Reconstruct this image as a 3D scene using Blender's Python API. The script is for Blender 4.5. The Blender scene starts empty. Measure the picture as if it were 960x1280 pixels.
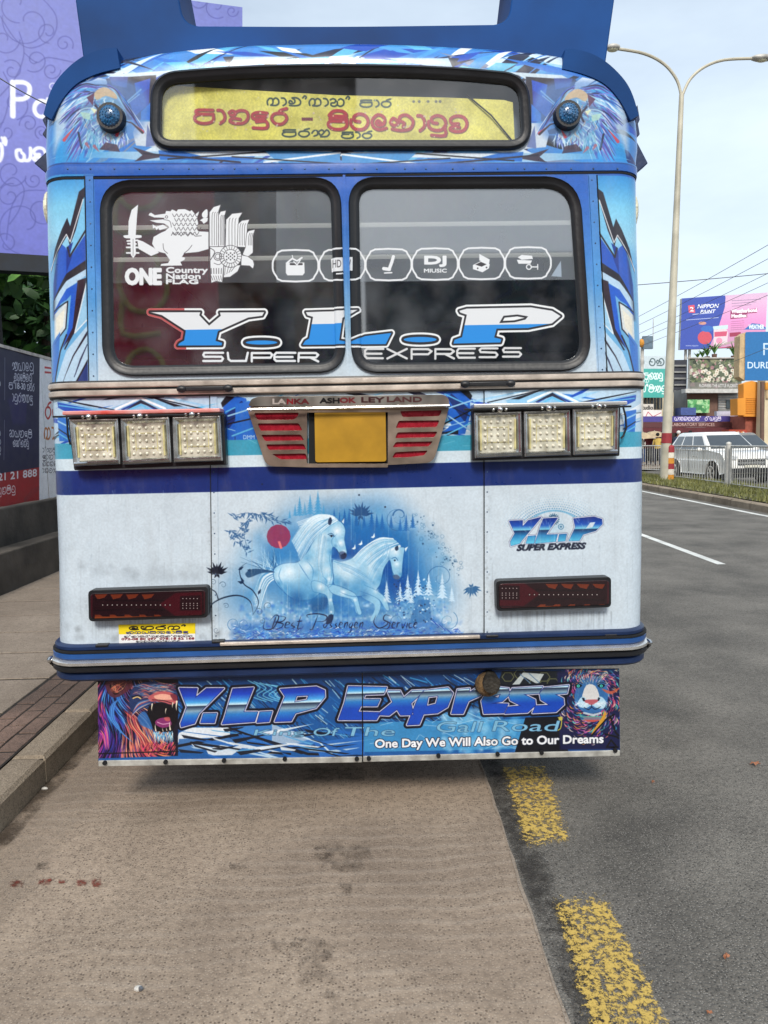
import bpy, bmesh, math, random
import numpy as np
from math import sin, cos, pi, radians, sqrt, atan2
from mathutils import Vector, Matrix
from mathutils.geometry import tessellate_polygon
random.seed(7); rng = np.random.RandomState(5)
S = bpy.context.scene
COL = S.collection

# ---------------------------------------------------------------- camera
FOC, PITCH, YAW, ROLL = 900.0, radians(5.55), radians(1.6), radians(1.2)
CAM = Vector((0.05, -2.95, 1.6))
Fv = Vector((sin(YAW)*cos(PITCH), cos(YAW)*cos(PITCH), -sin(PITCH)))
R0 = Vector((cos(YAW), -sin(YAW), 0)); U0 = R0.cross(Fv)
Rv = R0*cos(ROLL) - U0*sin(ROLL); Uv = R0*sin(ROLL) + U0*cos(ROLL)
cd = bpy.data.cameras.new('camera'); cam = bpy.data.objects.new('camera', cd); COL.objects.link(cam)
cd.sensor_fit = 'HORIZONTAL'; cd.sensor_width = 36; cd.lens = FOC/960*36
cd.clip_start = 0.05; cd.clip_end = 3000
M = Matrix((Rv, Uv, -Fv)).transposed().to_4x4(); M.translation = CAM
cam.matrix_world = M; S.camera = cam
# ---------------------------------------------------------------- sky, sun, exposure
SUN_EL, SUN_AZ = radians(41), radians(184)      # azimuth clockwise from +y
w = bpy.data.worlds.new('World'); S.world = w; w.use_nodes = True
wn = w.node_tree; bg = wn.nodes['Background']
sky = wn.nodes.new('ShaderNodeTexSky'); sky.sky_type = 'NISHITA'; sky.sun_disc = False
sky.sun_elevation = SUN_EL; sky.sun_rotation = SUN_AZ
sky.air_density = 1.0; sky.dust_density = 3.0; sky.ozone_density = 1.0
tcw = wn.nodes.new('ShaderNodeTexCoord'); mpw = wn.nodes.new('ShaderNodeMapping'); mpw.inputs['Scale'].default_value = (1.0, 1.0, 3.0)
nzw = wn.nodes.new('ShaderNodeTexNoise'); nzw.inputs['Scale'].default_value = 1.6; nzw.inputs['Detail'].default_value = 6; nzw.inputs['Roughness'].default_value = .55
crw = wn.nodes.new('ShaderNodeValToRGB'); crw.color_ramp.elements[0].position = .25; crw.color_ramp.elements[0].color = (.36, .36, .36, 1)
crw.color_ramp.elements[1].position = .75; crw.color_ramp.elements[1].color = (.85, .85, .85, 1)
mxw = wn.nodes.new('ShaderNodeMix'); mxw.data_type = 'RGBA'
mxw.inputs[7].default_value = (8.3, 9.6, 10.8, 1)                  # thin bright veil of cloud
wn.links.new(tcw.outputs['Generated'], mpw.inputs[0]); wn.links.new(mpw.outputs[0], nzw.inputs[0]); wn.links.new(nzw.outputs[0], crw.inputs[0])
wn.links.new(crw.outputs[0], mxw.inputs[0]); wn.links.new(sky.outputs[0], mxw.inputs[6]); wn.links.new(mxw.outputs[2], bg.inputs[0])
bg.inputs[1].default_value = 0.11
ld = bpy.data.lights.new('sun', 'SUN'); ld.energy = 2.6; ld.angle = radians(14); ld.color = (1, .95, .87)
sun = bpy.data.objects.new('sun', ld); COL.objects.link(sun)
sd = Vector((sin(SUN_AZ)*cos(SUN_EL), cos(SUN_AZ)*cos(SUN_EL), sin(SUN_EL)))
sun.rotation_euler = sd.to_track_quat('Z', 'Y').to_euler(); sun.location = (0, -5, 20)
S.view_settings.view_transform = 'Standard'; S.view_settings.look = 'None'; S.view_settings.exposure = 0.2; S.view_settings.gamma = 1.0

# ---------------------------------------------------------------- measuring helpers: sight lines of the photograph met with real planes
def ray(x, y): return Fv + Rv*((x-480)/FOC) - Uv*((y-640)/FOC)
def onY(x, y, yy=0.0):
    d = ray(x, y); t = (yy-CAM.y)/d.y; return CAM + d*t
def onZ(x, y, z=0.0):
    d = ray(x, y); t = (z-CAM.z)/d.z; return CAM + d*t
def onX(x, y, xx):
    d = ray(x, y); t = (xx-CAM.x)/d.x; return CAM + d*t
def PX(x, y, yy=0.0):
    p = onY(x, y, yy); return (p.x, p.z)

# ---------------------------------------------------------------- object helpers
def prop(o, label=None, cat=None, group=None, kind=None):
    if label: o['label'] = label
    if cat: o['category'] = cat
    if group: o['group'] = group
    if kind: o['kind'] = kind
    return o
def empty(name, loc=(0, 0, 0), rz=0, label=None, cat=None, group=None):
    o = bpy.data.objects.new(name, None); COL.objects.link(o); o.location = loc; o.rotation_euler = (0, 0, rz); o.empty_display_size = .2
    return prop(o, label, cat, group)
def link(name, me, parent=None):
    o = bpy.data.objects.new(name, me); COL.objects.link(o)
    if parent: o.parent = parent
    return o
class MB:
    """collects verts / faces with material slots, then links them as ONE mesh object"""
    def __init__(s): s.v = []; s.f = []; s.m = []; s.mats = []
    def mi(s, m):
        if m not in s.mats: s.mats.append(m)
        return s.mats.index(m)
    def add(s, vs, fs, m):
        b = len(s.v); k = s.mi(m); s.v += [tuple(v) for v in vs]
        for f in fs: s.f.append(tuple(b+i for i in f)); s.m.append(k)
        return s
    def box(s, a, b, m, rz=0, c=None):
        x0, y0, z0 = a; x1, y1, z1 = b
        vs = [(x, y, z) for z in (z0, z1) for y in (y0, y1) for x in (x0, x1)]
        if rz:
            cx, cy = c if c else ((x0+x1)/2, (y0+y1)/2)
            vs = [(cx+(x-cx)*cos(rz)-(y-cy)*sin(rz), cy+(x-cx)*sin(rz)+(y-cy)*cos(rz), z) for x, y, z in vs]
        return s.add(vs, [(0, 2, 3, 1), (4, 5, 7, 6), (0, 1, 5, 4), (2, 6, 7, 3), (0, 4, 6, 2), (1, 3, 7, 5)], m)
    def cyl(s, p, q, r, m, n=8, r2=None, cap=True):
        p = Vector(p); q = Vector(q); r2 = r if r2 is None else r2
        d = (q-p).normalized(); a = d.orthogonal().normalized(); b = d.cross(a)
        vs = [p+(a*cos(2*pi*i/n)+b*sin(2*pi*i/n))*r for i in range(n)] + [q+(a*cos(2*pi*i/n)+b*sin(2*pi*i/n))*r2 for i in range(n)]
        fs = [(i, (i+1) % n, n+(i+1) % n, n+i) for i in range(n)]
        if cap: fs += [tuple(range(n))[::-1], tuple(range(n, 2*n))]
        return s.add(vs, fs, m)
    def tube(s, pts, r, m, n=6):
        pts = [Vector(p) for p in pts]; rs = r if isinstance(r, (list, tuple)) else [r]*len(pts)
        vs = []; fs = []; ref = None
        for i, p in enumerate(pts):
            d = (pts[min(i+1, len(pts)-1)]-pts[max(i-1, 0)]).normalized()
            a = d.orthogonal().normalized() if ref is None else (ref-d*ref.dot(d)).normalized()
            ref = a; b = d.cross(a)
            vs += [p+(a*cos(2*pi*k/n)+b*sin(2*pi*k/n))*rs[i] for k in range(n)]
        for i in range(len(pts)-1):
            fs += [(i*n+k, i*n+(k+1) % n, (i+1)*n+(k+1) % n, (i+1)*n+k) for k in range(n)]
        fs += [tuple(range(n))[::-1], tuple(range((len(pts)-1)*n, len(pts)*n))]
        return s.add(vs, fs, m)
    def ball(s, c, r, m, nu=8, nv=6, half=None):
        c = Vector(c); rx, ry, rz_ = r if isinstance(r, tuple) else (r, r, r); vs = []; fs = []
        for j in range(nv+1):
            t = pi*j/nv
            for i in range(nu):
                u = 2*pi*i/nu; vs.append((c.x+rx*sin(t)*cos(u), c.y+ry*sin(t)*sin(u), c.z+rz_*cos(t)))
        for j in range(nv):
            for i in range(nu): fs.append((j*nu+i, (j+1)*nu+i, (j+1)*nu+(i+1) % nu, j*nu+(i+1) % nu))
        return s.add(vs, fs, m)
    def slab(s, pts, y0, y1, m, mside=None):
        """polygon given in (x,z), extruded from y0 (front) to y1"""
        n = len(pts); area = sum(pts[i][0]*pts[(i+1) % n][1]-pts[(i+1) % n][0]*pts[i][1] for i in range(n))
        if area < 0: pts = pts[::-1]
        tri = tessellate_polygon([[Vector((x, z, 0)) for x, z in pts]])
        F = [(x, y0, z) for x, z in pts]; B = [(x, y1, z) for x, z in pts]
        s.add(F, [t for t in tri], m); s.add(B, [t[::-1] for t in tri], mside or m)
        return s.add(F+B, [(i, i+n, (i+1) % n+n, (i+1) % n) for i in range(n)], mside or m)
    def obj(s, name, parent=None, smooth=False, uv=None, bevel=0, angle=40):
        me = bpy.data.meshes.new(name); me.from_pydata(s.v, [], s.f)
        for m in s.mats: me.materials.append(m)
        me.polygons.foreach_set('material_index', s.m)
        bm = bmesh.new(); bm.from_mesh(me); bmesh.ops.remove_doubles(bm, verts=bm.verts, dist=1e-5); bmesh.ops.recalc_face_normals(bm, faces=bm.faces)
        bm.to_mesh(me); bm.free()
        if smooth:
            me.polygons.foreach_set('use_smooth', [True]*len(me.polygons)); me.set_sharp_from_angle(angle=radians(angle))
        if uv: uv(me)
        o = link(name, me, parent)
        if bevel:
            b = o.modifiers.new('bevel', 'BEVEL'); b.width = bevel; b.segments = 2; b.limit_method = 'ANGLE'; b.angle_limit = radians(35)
        return o
def catmull(pts, n=6, closed=False):
    P_ = [np.array(p, float) for p in pts]; out = []; L = len(P_)
    for i in range(L if closed else L-1):
        p0 = P_[(i-1) % L] if closed or i > 0 else P_[0]; p1 = P_[i]; p2 = P_[(i+1) % L]; p3 = P_[(i+2) % L] if closed or i+2 < L else P_[-1]
        for k in range(n):
            t = k/n; out.append(tuple(.5*((2*p1)+(-p0+p2)*t+(2*p0-5*p1+4*p2-p3)*t*t+(-p0+3*p1-3*p2+p3)*t**3)))
    if not closed: out.append(tuple(P_[-1]))
    return out
def roundpoly(pts, r, n=7):
    out = []; L = len(pts); rr = r if isinstance(r, (list, tuple)) else [r]*L
    for i in range(L):
        a, b, c = (np.array(pts[(i+k-1) % L], float) for k in range(3))
        d1 = (a-b)/np.linalg.norm(a-b); d2 = (c-b)/np.linalg.norm(c-b)
        k = min(rr[i], np.linalg.norm(a-b)*.49, np.linalg.norm(c-b)*.49)
        p, q = b+d1*k, b+d2*k
        for j in range(n+1):
            t = j/n; out.append(tuple((1-t)**2*p+2*t*(1-t)*(b*.88+.12*(p+q)/2)+t*t*q))
    return out

# ---------------------------------------------------------------- materials
def lin(c):
    c = [v/255 for v in c[:3]]
    return tuple(v/12.92 if v <= .04045 else ((v+.055)/1.055)**2.4 for v in c)
def mat(name, col, rough=.5, metal=0, var=.12, vscale=6, bump=0, bscale=60, spec=.5, dirt=None, emit=None, coat=0):
    m = bpy.data.materials.new(name); m.use_nodes = True; nt = m.node_tree; b = nt.nodes['Principled BSDF']
    c = lin(col); b.inputs['Roughness'].default_value = rough; b.inputs['Metallic'].default_value = metal
    b.inputs['Specular IOR Level'].default_value = spec; b.inputs['Coat Weight'].default_value = coat
    tc = nt.nodes.new('ShaderNodeTexCoord'); nz = nt.nodes.new('ShaderNodeTexNoise'); nz.inputs['Scale'].default_value = vscale; nz.inputs['Detail'].default_value = 5
    nt.links.new(tc.outputs['Object'], nz.inputs['Vector'])
    cr = nt.nodes.new('ShaderNodeValToRGB'); e = cr.color_ramp.elements
    e[0].position = .3; e[1].position = .7
    d = dirt and lin(dirt) or tuple(v*(1-var*2) for v in c)
    e[0].color = (*d, 1) if dirt is None else (*[a*.5+q*.5 for a, q in zip(c, d)], 1); e[1].color = (*[min(1, v*(1+var)) for v in c], 1)
    nt.links.new(nz.outputs[0], cr.inputs[0]); nt.links.new(cr.outputs[0], b.inputs['Base Color'])
    mr = nt.nodes.new('ShaderNodeMapRange'); mr.inputs['To Min'].default_value = max(.02, rough-.08); mr.inputs['To Max'].default_value = min(1, rough+.12)
    nt.links.new(nz.outputs[0], mr.inputs[0]); nt.links.new(mr.outputs[0], b.inputs['Roughness'])
    if bump:
        n2 = nt.nodes.new('ShaderNodeTexNoise'); n2.inputs['Scale'].default_value = bscale; n2.inputs['Detail'].default_value = 4
        nt.links.new(tc.outputs['Object'], n2.inputs['Vector'])
        bp = nt.nodes.new('ShaderNodeBump'); bp.inputs['Strength'].default_value = bump; bp.inputs['Distance'].default_value = .01
        nt.links.new(n2.outputs[0], bp.inputs['Height']); nt.links.new(bp.outputs[0], b.inputs['Normal'])
    if emit: b.inputs['Emission Color'].default_value = (*lin(emit), 1); b.inputs['Emission Strength'].default_value = 1
    return m
# ---------------------------------------------------------------- flat print: a small vector painter whose result is a generated image
class Cv:
    def __init__(s, W, H, fn, unit, bg=(255, 255, 255), alpha=1.0):
        s.W, s.H, s.fn, s.unit = W, H, fn, unit            # fn: input point -> canvas pixel (row 0 at the bottom); unit: canvas px per input px
        s.a = np.zeros((H, W, 4), np.float32); s.a[..., :3] = np.array(bg)/255; s.a[..., 3] = alpha
        s.T = (0, 0, 1, False); s.clip = None
    def at(s, ox=0, oy=0, k=1, mir=None): s.T = (ox, oy, k, mir); return s
    def mp(s, pts):
        ox, oy, k, mir = s.T; out = []
        for p in pts:
            x, y = ox+p[0]/k, oy+p[1]/k
            if mir: x, y = mir(x, y)
            out.append(s.fn(x, y))
        return np.array(out, np.float32)
    def u(s, w): return w*s.unit/s.T[2]
    def box(s, q, pad):
        x0 = max(0, int(q[:, 0].min()-pad)); x1 = min(s.W, int(q[:, 0].max()+pad)+2)
        y0 = max(0, int(q[:, 1].min()-pad)); y1 = min(s.H, int(q[:, 1].max()+pad)+2)
        return x0, x1, y0, y1
    def sdf(s, loops, closed, pad, widths=None):
        """signed distance (negative inside) to the loops, on the window of the canvas around them"""
        allq = np.concatenate(loops); x0, x1, y0, y1 = s.box(allq, pad)
        if x1 <= x0 or y1 <= y0: return None
        X, Y = np.meshgrid(np.arange(x0, x1)+.5, np.arange(y0, y1)+.5); X = X.astype(np.float32); Y = Y.astype(np.float32)
        D = np.full(X.shape, 1e9, np.float32); Wd = np.zeros(X.shape, np.float32); ins = np.zeros(X.shape, bool)
        for q in loops:
            n = len(q); N = n if closed else n-1
            for i in range(N):
                ax, ay = q[i]; bx, by = q[(i+1) % n]; dx, dy = bx-ax, by-ay; L = dx*dx+dy*dy+1e-9
                if closed:
                    m = ((ay > Y) != (by > Y)) & (X < (bx-ax)*(Y-ay)/((by-ay) if abs(by-ay) > 1e-9 else 1e-9)+ax); ins ^= m
                # distance only near the segment
                sx0 = max(0, int(min(ax, bx)-pad)-x0); sx1 = max(0, int(max(ax, bx)+pad)+2-x0); sy0 = max(0, int(min(ay, by)-pad)-y0); sy1 = max(0, int(max(ay, by)+pad)+2-y0)
                if sx1 <= sx0 or sy1 <= sy0: continue
                xs = X[sy0:sy1, sx0:sx1]-ax; ys = Y[sy0:sy1, sx0:sx1]-ay
                if xs.size == 0: continue
                t = np.clip((xs*dx+ys*dy)/L, 0, 1); d = np.sqrt((xs-t*dx)**2+(ys-t*dy)**2)
                Dv = D[sy0:sy1, sx0:sx1]
                if widths is not None:
                    wv = widths[i]*(1-t)+widths[min(i+1, n-1)]*t; d = d-wv
                np.minimum(Dv, d, out=Dv)
        D[D > 1e8] = pad+5
        if closed: D = np.where(ins, -D, D)
        return D, (slice(y0, y1), slice(x0, x1)), X, Y
    def put(s, sl, cov, col, X=None, Y=None):
        if s.clip is not None: cov = cov*s.clip[sl]
        c = cov[..., None]; t = s.a[sl]
        if callable(col): rgb = col(X, Y)
        else: rgb = np.array(col[:3], np.float32)/255
        t[..., :3] = t[..., :3]*(1-c)+rgb*c; t[..., 3] = t[..., 3]+(1-t[..., 3])*cov
    def fill(s, pts, col, a=1.0, soft=0, holes=(), sm=0, grow=0):
        L = [s.mp(catmull(p, sm, True) if sm else p) for p in [pts]+list(holes)]
        sf = max(1.0, s.u(soft)); r = s.sdf(L, True, sf+2+abs(s.u(grow)))
        if r is None: return s
        D, sl, X, Y = r
        s.put(sl, np.clip(.5-(D-s.u(grow))/sf, 0, 1)*a, col, X, Y); return s
    def line(s, pts, w, col, a=1.0, sm=0, taper=False, closed=False, soft=0):
        if sm: pts = catmull(pts, sm, closed)
        if closed: pts = list(pts)+[pts[0]]
        q = s.mp(pts); hw = s.u(w)/2; n = len(q)
        ws = [hw*(sin(pi*(i+.35)/(n-1+.7)) if taper == 2 else (1-i/(n-1)*.92) if taper else 1) for i in range(n)]
        sf = max(1.0, s.u(soft)); r = s.sdf([q], False, hw+sf+2, ws)
        if r is None: return s
        D, sl, X, Y = r
        s.put(sl, np.clip(.5-D/sf, 0, 1)*a, col, X, Y); return s
    def dot(s, x, y, r, col, a=1.0, soft=0, ry=None):
        pts = [(x+r*cos(t), y+(ry or r)*sin(t)) for t in np.linspace(0, 2*pi, 14, False)]
        if soft and not ry:
            q = s.mp([(x, y)]); R_ = s.u(r); x0, x1, y0, y1 = s.box(q, R_+2)
            if x1 <= x0 or y1 <= y0: return s
            X, Y = np.meshgrid(np.arange(x0, x1)+.5, np.arange(y0, y1)+.5)
            d = np.sqrt((X-q[0, 0])**2+(Y-q[0, 1])**2)/R_; s.put((slice(y0, y1), slice(x0, x1)), (np.clip(1-d, 0, 1)**1.3*a).astype(np.float32), col, X, Y); return s
        return s.fill(pts, col, a, soft)
    def ring(s, x, y, r, w, col, a=1.0, ry=None, t0=0, t1=2*pi, n=28):
        return s.line([(x+r*cos(t), y+(ry or r)*sin(t)) for t in np.linspace(t0, t1, n)], w, col, a)
    def vgrad(s, ytop, ybot, stops):
        """vertical gradient between two input heights (current transform)"""
        a = s.mp([(0, ytop), (0, ybot)]); v0, v1 = a[0, 1], a[1, 1]
        ts = [t for t, _ in stops]; cs = np.array([c for _, c in stops], np.float32)/255
        def f(X, Y):
            t = np.clip((Y-v0)/(v1-v0), 0, 1); return np.stack([np.interp(t, ts, cs[:, k]) for k in range(3)], -1).astype(np.float32)
        return f
    def loops(s, L, layers):
        """layers: list of (grow in input px, colour, alpha) painted over one shared distance field"""
        mx = max(abs(s.u(g)) for g, _, _ in layers)+3; r = s.sdf([s.mp(p) for p in L], True, mx)
        if r is None: return s
        D, sl, X, Y = r
        for g, col, a in layers: s.put(sl, np.clip(.5-(D-s.u(g)), 0, 1)*a, col, X, Y)
        return s
    def text(s, t, x0, y0, x1, y1, layers, bold=0, shear=0, slope=0, keep=False):
        L, W, Hh, base = glyphs(t, bold); sx = (x1-x0)/W; sy = (y1-y0)/Hh
        if keep: sx = sy = min(sx, sy)
        out = [[(x0+px*sx+shear*(y1-y0)*(py/Hh-.5), y1-py*sy+slope*(px*sx)) for px, py in lp] for lp in L]
        if not isinstance(layers, list): layers = [(0, layers, 1)]
        return s.loops(out, layers)
    def noise(s, amp, cell=3, mask=None):
        h, w = s.H//cell+2, s.W//cell+2; n = rng.rand(h, w).astype(np.float32)
        n = np.repeat(np.repeat(n, cell, 0), cell, 1)[:s.H, :s.W]
        for ax in (0, 1): n = (np.roll(n, 1, ax)+n+np.roll(n, -1, ax))/3
        s.a[..., :3] = np.clip(s.a[..., :3]*(1+(n-.5)[..., None]*amp), 0, 1)
        return s
    def image(s, name):
        im = bpy.data.images.new(name, s.W, s.H, alpha=True, float_buffer=False); im.pixels.foreach_set(np.clip(s.a, 0, 1).ravel()); im.update(); im.pack()
        return im
_gc = {}
def glyphs(t, bold=0):
    if (t, bold) in _gc: return _gc[(t, bold)]
    c = bpy.data.curves.new('lettering', 'FONT'); c.body = t; c.dimensions = '2D'; c.fill_mode = 'NONE'; c.offset = bold; c.resolution_u = 3
    o = bpy.data.objects.new('lettering', c); COL.objects.link(o)
    dg = bpy.context.evaluated_depsgraph_get(); me = bpy.data.meshes.new_from_object(o.evaluated_get(dg))
    V = [tuple(v.co[:2]) for v in me.vertices]; nb = {}
    for e in me.edges:
        a, b = e.vertices; nb.setdefault(a, []).append(b); nb.setdefault(b, []).append(a)
    seen = set(); L = []
    for k in nb:
        if k in seen: continue
        lp = [k]; seen.add(k); cur = k
        while True:
            nx = [j for j in nb[cur] if j not in seen]
            if not nx: break
            cur = nx[0]; seen.add(cur); lp.append(cur)
        if len(lp) > 2: L.append([V[i] for i in lp])
    bpy.data.objects.remove(o); bpy.data.curves.remove(c); bpy.data.meshes.remove(me)
    xs = [p[0] for l in L for p in l]; ys = [p[1] for l in L for p in l]; x0, y0 = min(xs), min(ys)
    L = [[(x-x0, y-y0) for x, y in l] for l in L]; r = (L, max(xs)-x0, max(ys)-y0, -y0)
    _gc[(t, bold)] = r; return r

# stroke letters for the Sinhala lettering (unit boxes, y up)
SI = {
 'pa': (1.0, [[(.95, .95), (.2, .95), (.06, .8), (.25, .66), (.9, .66)], [(.25, .66), (.03, .5), (.03, .22), (.3, .02), (.7, .02), (.97, .22), (.97, .66)]]),
 'aa': (.42, [[(.1, .95), (.6, .92), (.95, .6), (.9, .25), (.4, .02)]]),
 'na': (1.05, [[(.05, .78), (.2, .92), (.36, .8), (.3, .62), (.12, .6)], [(.36, .8), (.6, .95), (.92, .85), (.98, .4), (.75, .05), (.3, .03), (.08, .2), (.25, .38), (.6, .32)]]),
 'du': (.85, [[(.95, .78), (.4, .82), (.08, .68), (.08, .42), (.4, .3), (.8, .36)], [(.3, .55), (.9, .55)], [(.3, .15), (.9, .18), (.92, -.28), (.1, -.28)]]),
 'ra': (.85, [[(.62, .78), (.2, .72), (.04, .38), (.3, .03), (.7, .03), (.96, .38), (.82, .72), (.5, .8), (.62, 1.0), (.95, 1.12)]]),
 'pi': (1.0, [[(.95, .7), (.2, .7), (.1, .6), (.3, .5), (.9, .5)], [(.2, .5), (.03, .4), (.03, .18), (.3, .0), (.7, .0), (.97, .2), (.97, .65)], [(.05, .85), (.3, 1.12), (.75, 1.12), (.95, .85), (.5, .8), (.05, .85)]]),
 'ta': (.95, [[(.5, .5), (.25, .55), (.2, .8), (.5, .98), (.85, .85), (.98, .45), (.75, .05), (.3, .02), (.04, .3), (.04, .6)]]),
 'e': (.8, [[(.6, .45), (.42, .58), (.3, .42), (.5, .28), (.82, .4), (.8, .8), (.4, .95), (.05, .6), (.12, .2), (.5, .02), (.95, .12)]]),
 'ka': (1.25, [[(.3, .6), (.14, .75), (.03, .5), (.16, .3), (.36, .45), (.42, .85), (.7, .97), (.97, .6), (.85, .12), (.45, .0), (.1, .08)], [(.42, .6), (.6, .45), (.55, .25)]]),
 'tu': (.95, [[(.5, .5), (.25, .55), (.2, .8), (.5, .98), (.85, .85), (.98, .45), (.75, .1), (.3, .08), (.04, .3), (.04, .6)], [(.9, .3), (.95, -.25), (.2, -.25)]]),
 'va': (.95, [[(.5, .5), (.15, .5), (.08, .78), (.4, .98), (.8, .9), (.98, .5), (.8, .1), (.4, .0), (.06, .12), (.15, .28), (.55, .28)]]),
 'ga': (.95, [[(.05, .1), (.0, .5), (.2, .9), (.45, .8), (.48, .3), (.35, .1)], [(.48, .7), (.7, .95), (.95, .7), (.95, .25), (.7, .02), (.3, .05)]]),
 'la': (1.0, [[(.3, .5), (.15, .65), (.05, .4), (.25, .25), (.5, .4), (.5, .75), (.3, .98), (.7, .98), (.97, .6), (.9, .15), (.5, .0), (.1, .05)]]),
 'sa': (1.1, [[(.0, .8), (.2, .95), (.4, .75), (.3, .45), (.08, .4), (.06, .12), (.3, .0), (.5, .2), (.5, .6)], [(.5, .2), (.7, .0), (.95, .2), (.97, .7), (.75, .95), (.6, .8)]]),
 'nna': (1.3, [[(.0, .5), (.12, .85), (.3, .8), (.32, .3), (.12, .1)], [(.32, .6), (.55, .95), (.68, .6), (.5, .2), (.4, .5)], [(.68, .6), (.85, .95), (.99, .5), (.85, .05), (.5, .0)]]),
 'al': (.35, [[(.0, 1.0), (.4, 1.25), (.8, 1.1), (.6, .9)]]),
 'ya': (1.1, [[(.3, .8), (.05, .75), (.04, .35), (.2, .05), (.5, .05), (.55, .4), (.4, .6)], [(.5, .05), (.85, .05), (.98, .4), (.97, .95)]]),
 'ma': (1.0, [[(.25, .75), (.08, .9), (.0, .6), (.1, .3), (.4, .4), (.4, .75), (.65, .95), (.95, .8), (.98, .3), (.7, .0), (.3, .0), (.1, .15)]]),
 ' ': (.55, []), '-': (.7, [[(.15, .45), (.85, .45)]]), '.': (.3, [[(.1, .05), (.2, .05)]]),
 '/': (.4, [[(.1, .0), (.9, 1.0)]]),
}
def sinh(cv, word, x0, y0, x1, y1, col, w, slope=0, shadow=None, so=(.5, .8)):
    L = sum(SI[g][0]+.16 for g in word)-.16; k = (x1-x0)/L; h = y1-y0
    for pas in ((shadow, so[0], so[1], w*1.25), (col, 0, 0, w)):
        if pas[0] is None: continue
        x = x0
        for g in word:
            gw, st = SI[g]
            for p in st:
                cv.line([(x+a*gw*k+pas[1], y1-b*h+pas[2]+slope*(x+a*gw*k-x0)) for a, b in p], pas[3], pas[0], sm=3)
            x += (gw+.16)*k
def rw(n, seed):
    r = random.Random(seed); K = [k for k in SI if k not in (' ', '-', '.', '/')]; return [r.choice(K) for _ in range(n)]

def canvas_plane(x0, y0, x1, y1, ppm, bg, yy=0.0, alpha=1.0):
    """canvas over the plane y=yy spanning the photo box; returns the canvas and the uv rule for meshes lying there"""
    cs = [PX(x, y, yy) for x in (x0, x1) for y in (y0, y1)]; mx0 = min(c[0] for c in cs); mx1 = max(c[0] for c in cs); mz0 = min(c[1] for c in cs); mz1 = max(c[1] for c in cs)
    W = int((mx1-mx0)*ppm); H = int((mz1-mz0)*ppm)
    def fn(x, y):
        p = PX(x, y, yy); return ((p[0]-mx0)*ppm, (p[1]-mz0)*ppm)
    cv = Cv(W, H, fn, ppm*(yy-CAM.y)/FOC, bg, alpha)
    def uv(me, off=(0, 0)):
        l = me.uv_layers.new(name='print') if not me.uv_layers else me.uv_layers[0]
        for lp in me.loops:
            v = me.vertices[lp.vertex_index].co; l.data[lp.index].uv = ((v.x+off[0]-mx0)/(mx1-mx0), (v.z+off[1]-mz0)/(mz1-mz0))
    return cv, uv
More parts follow.
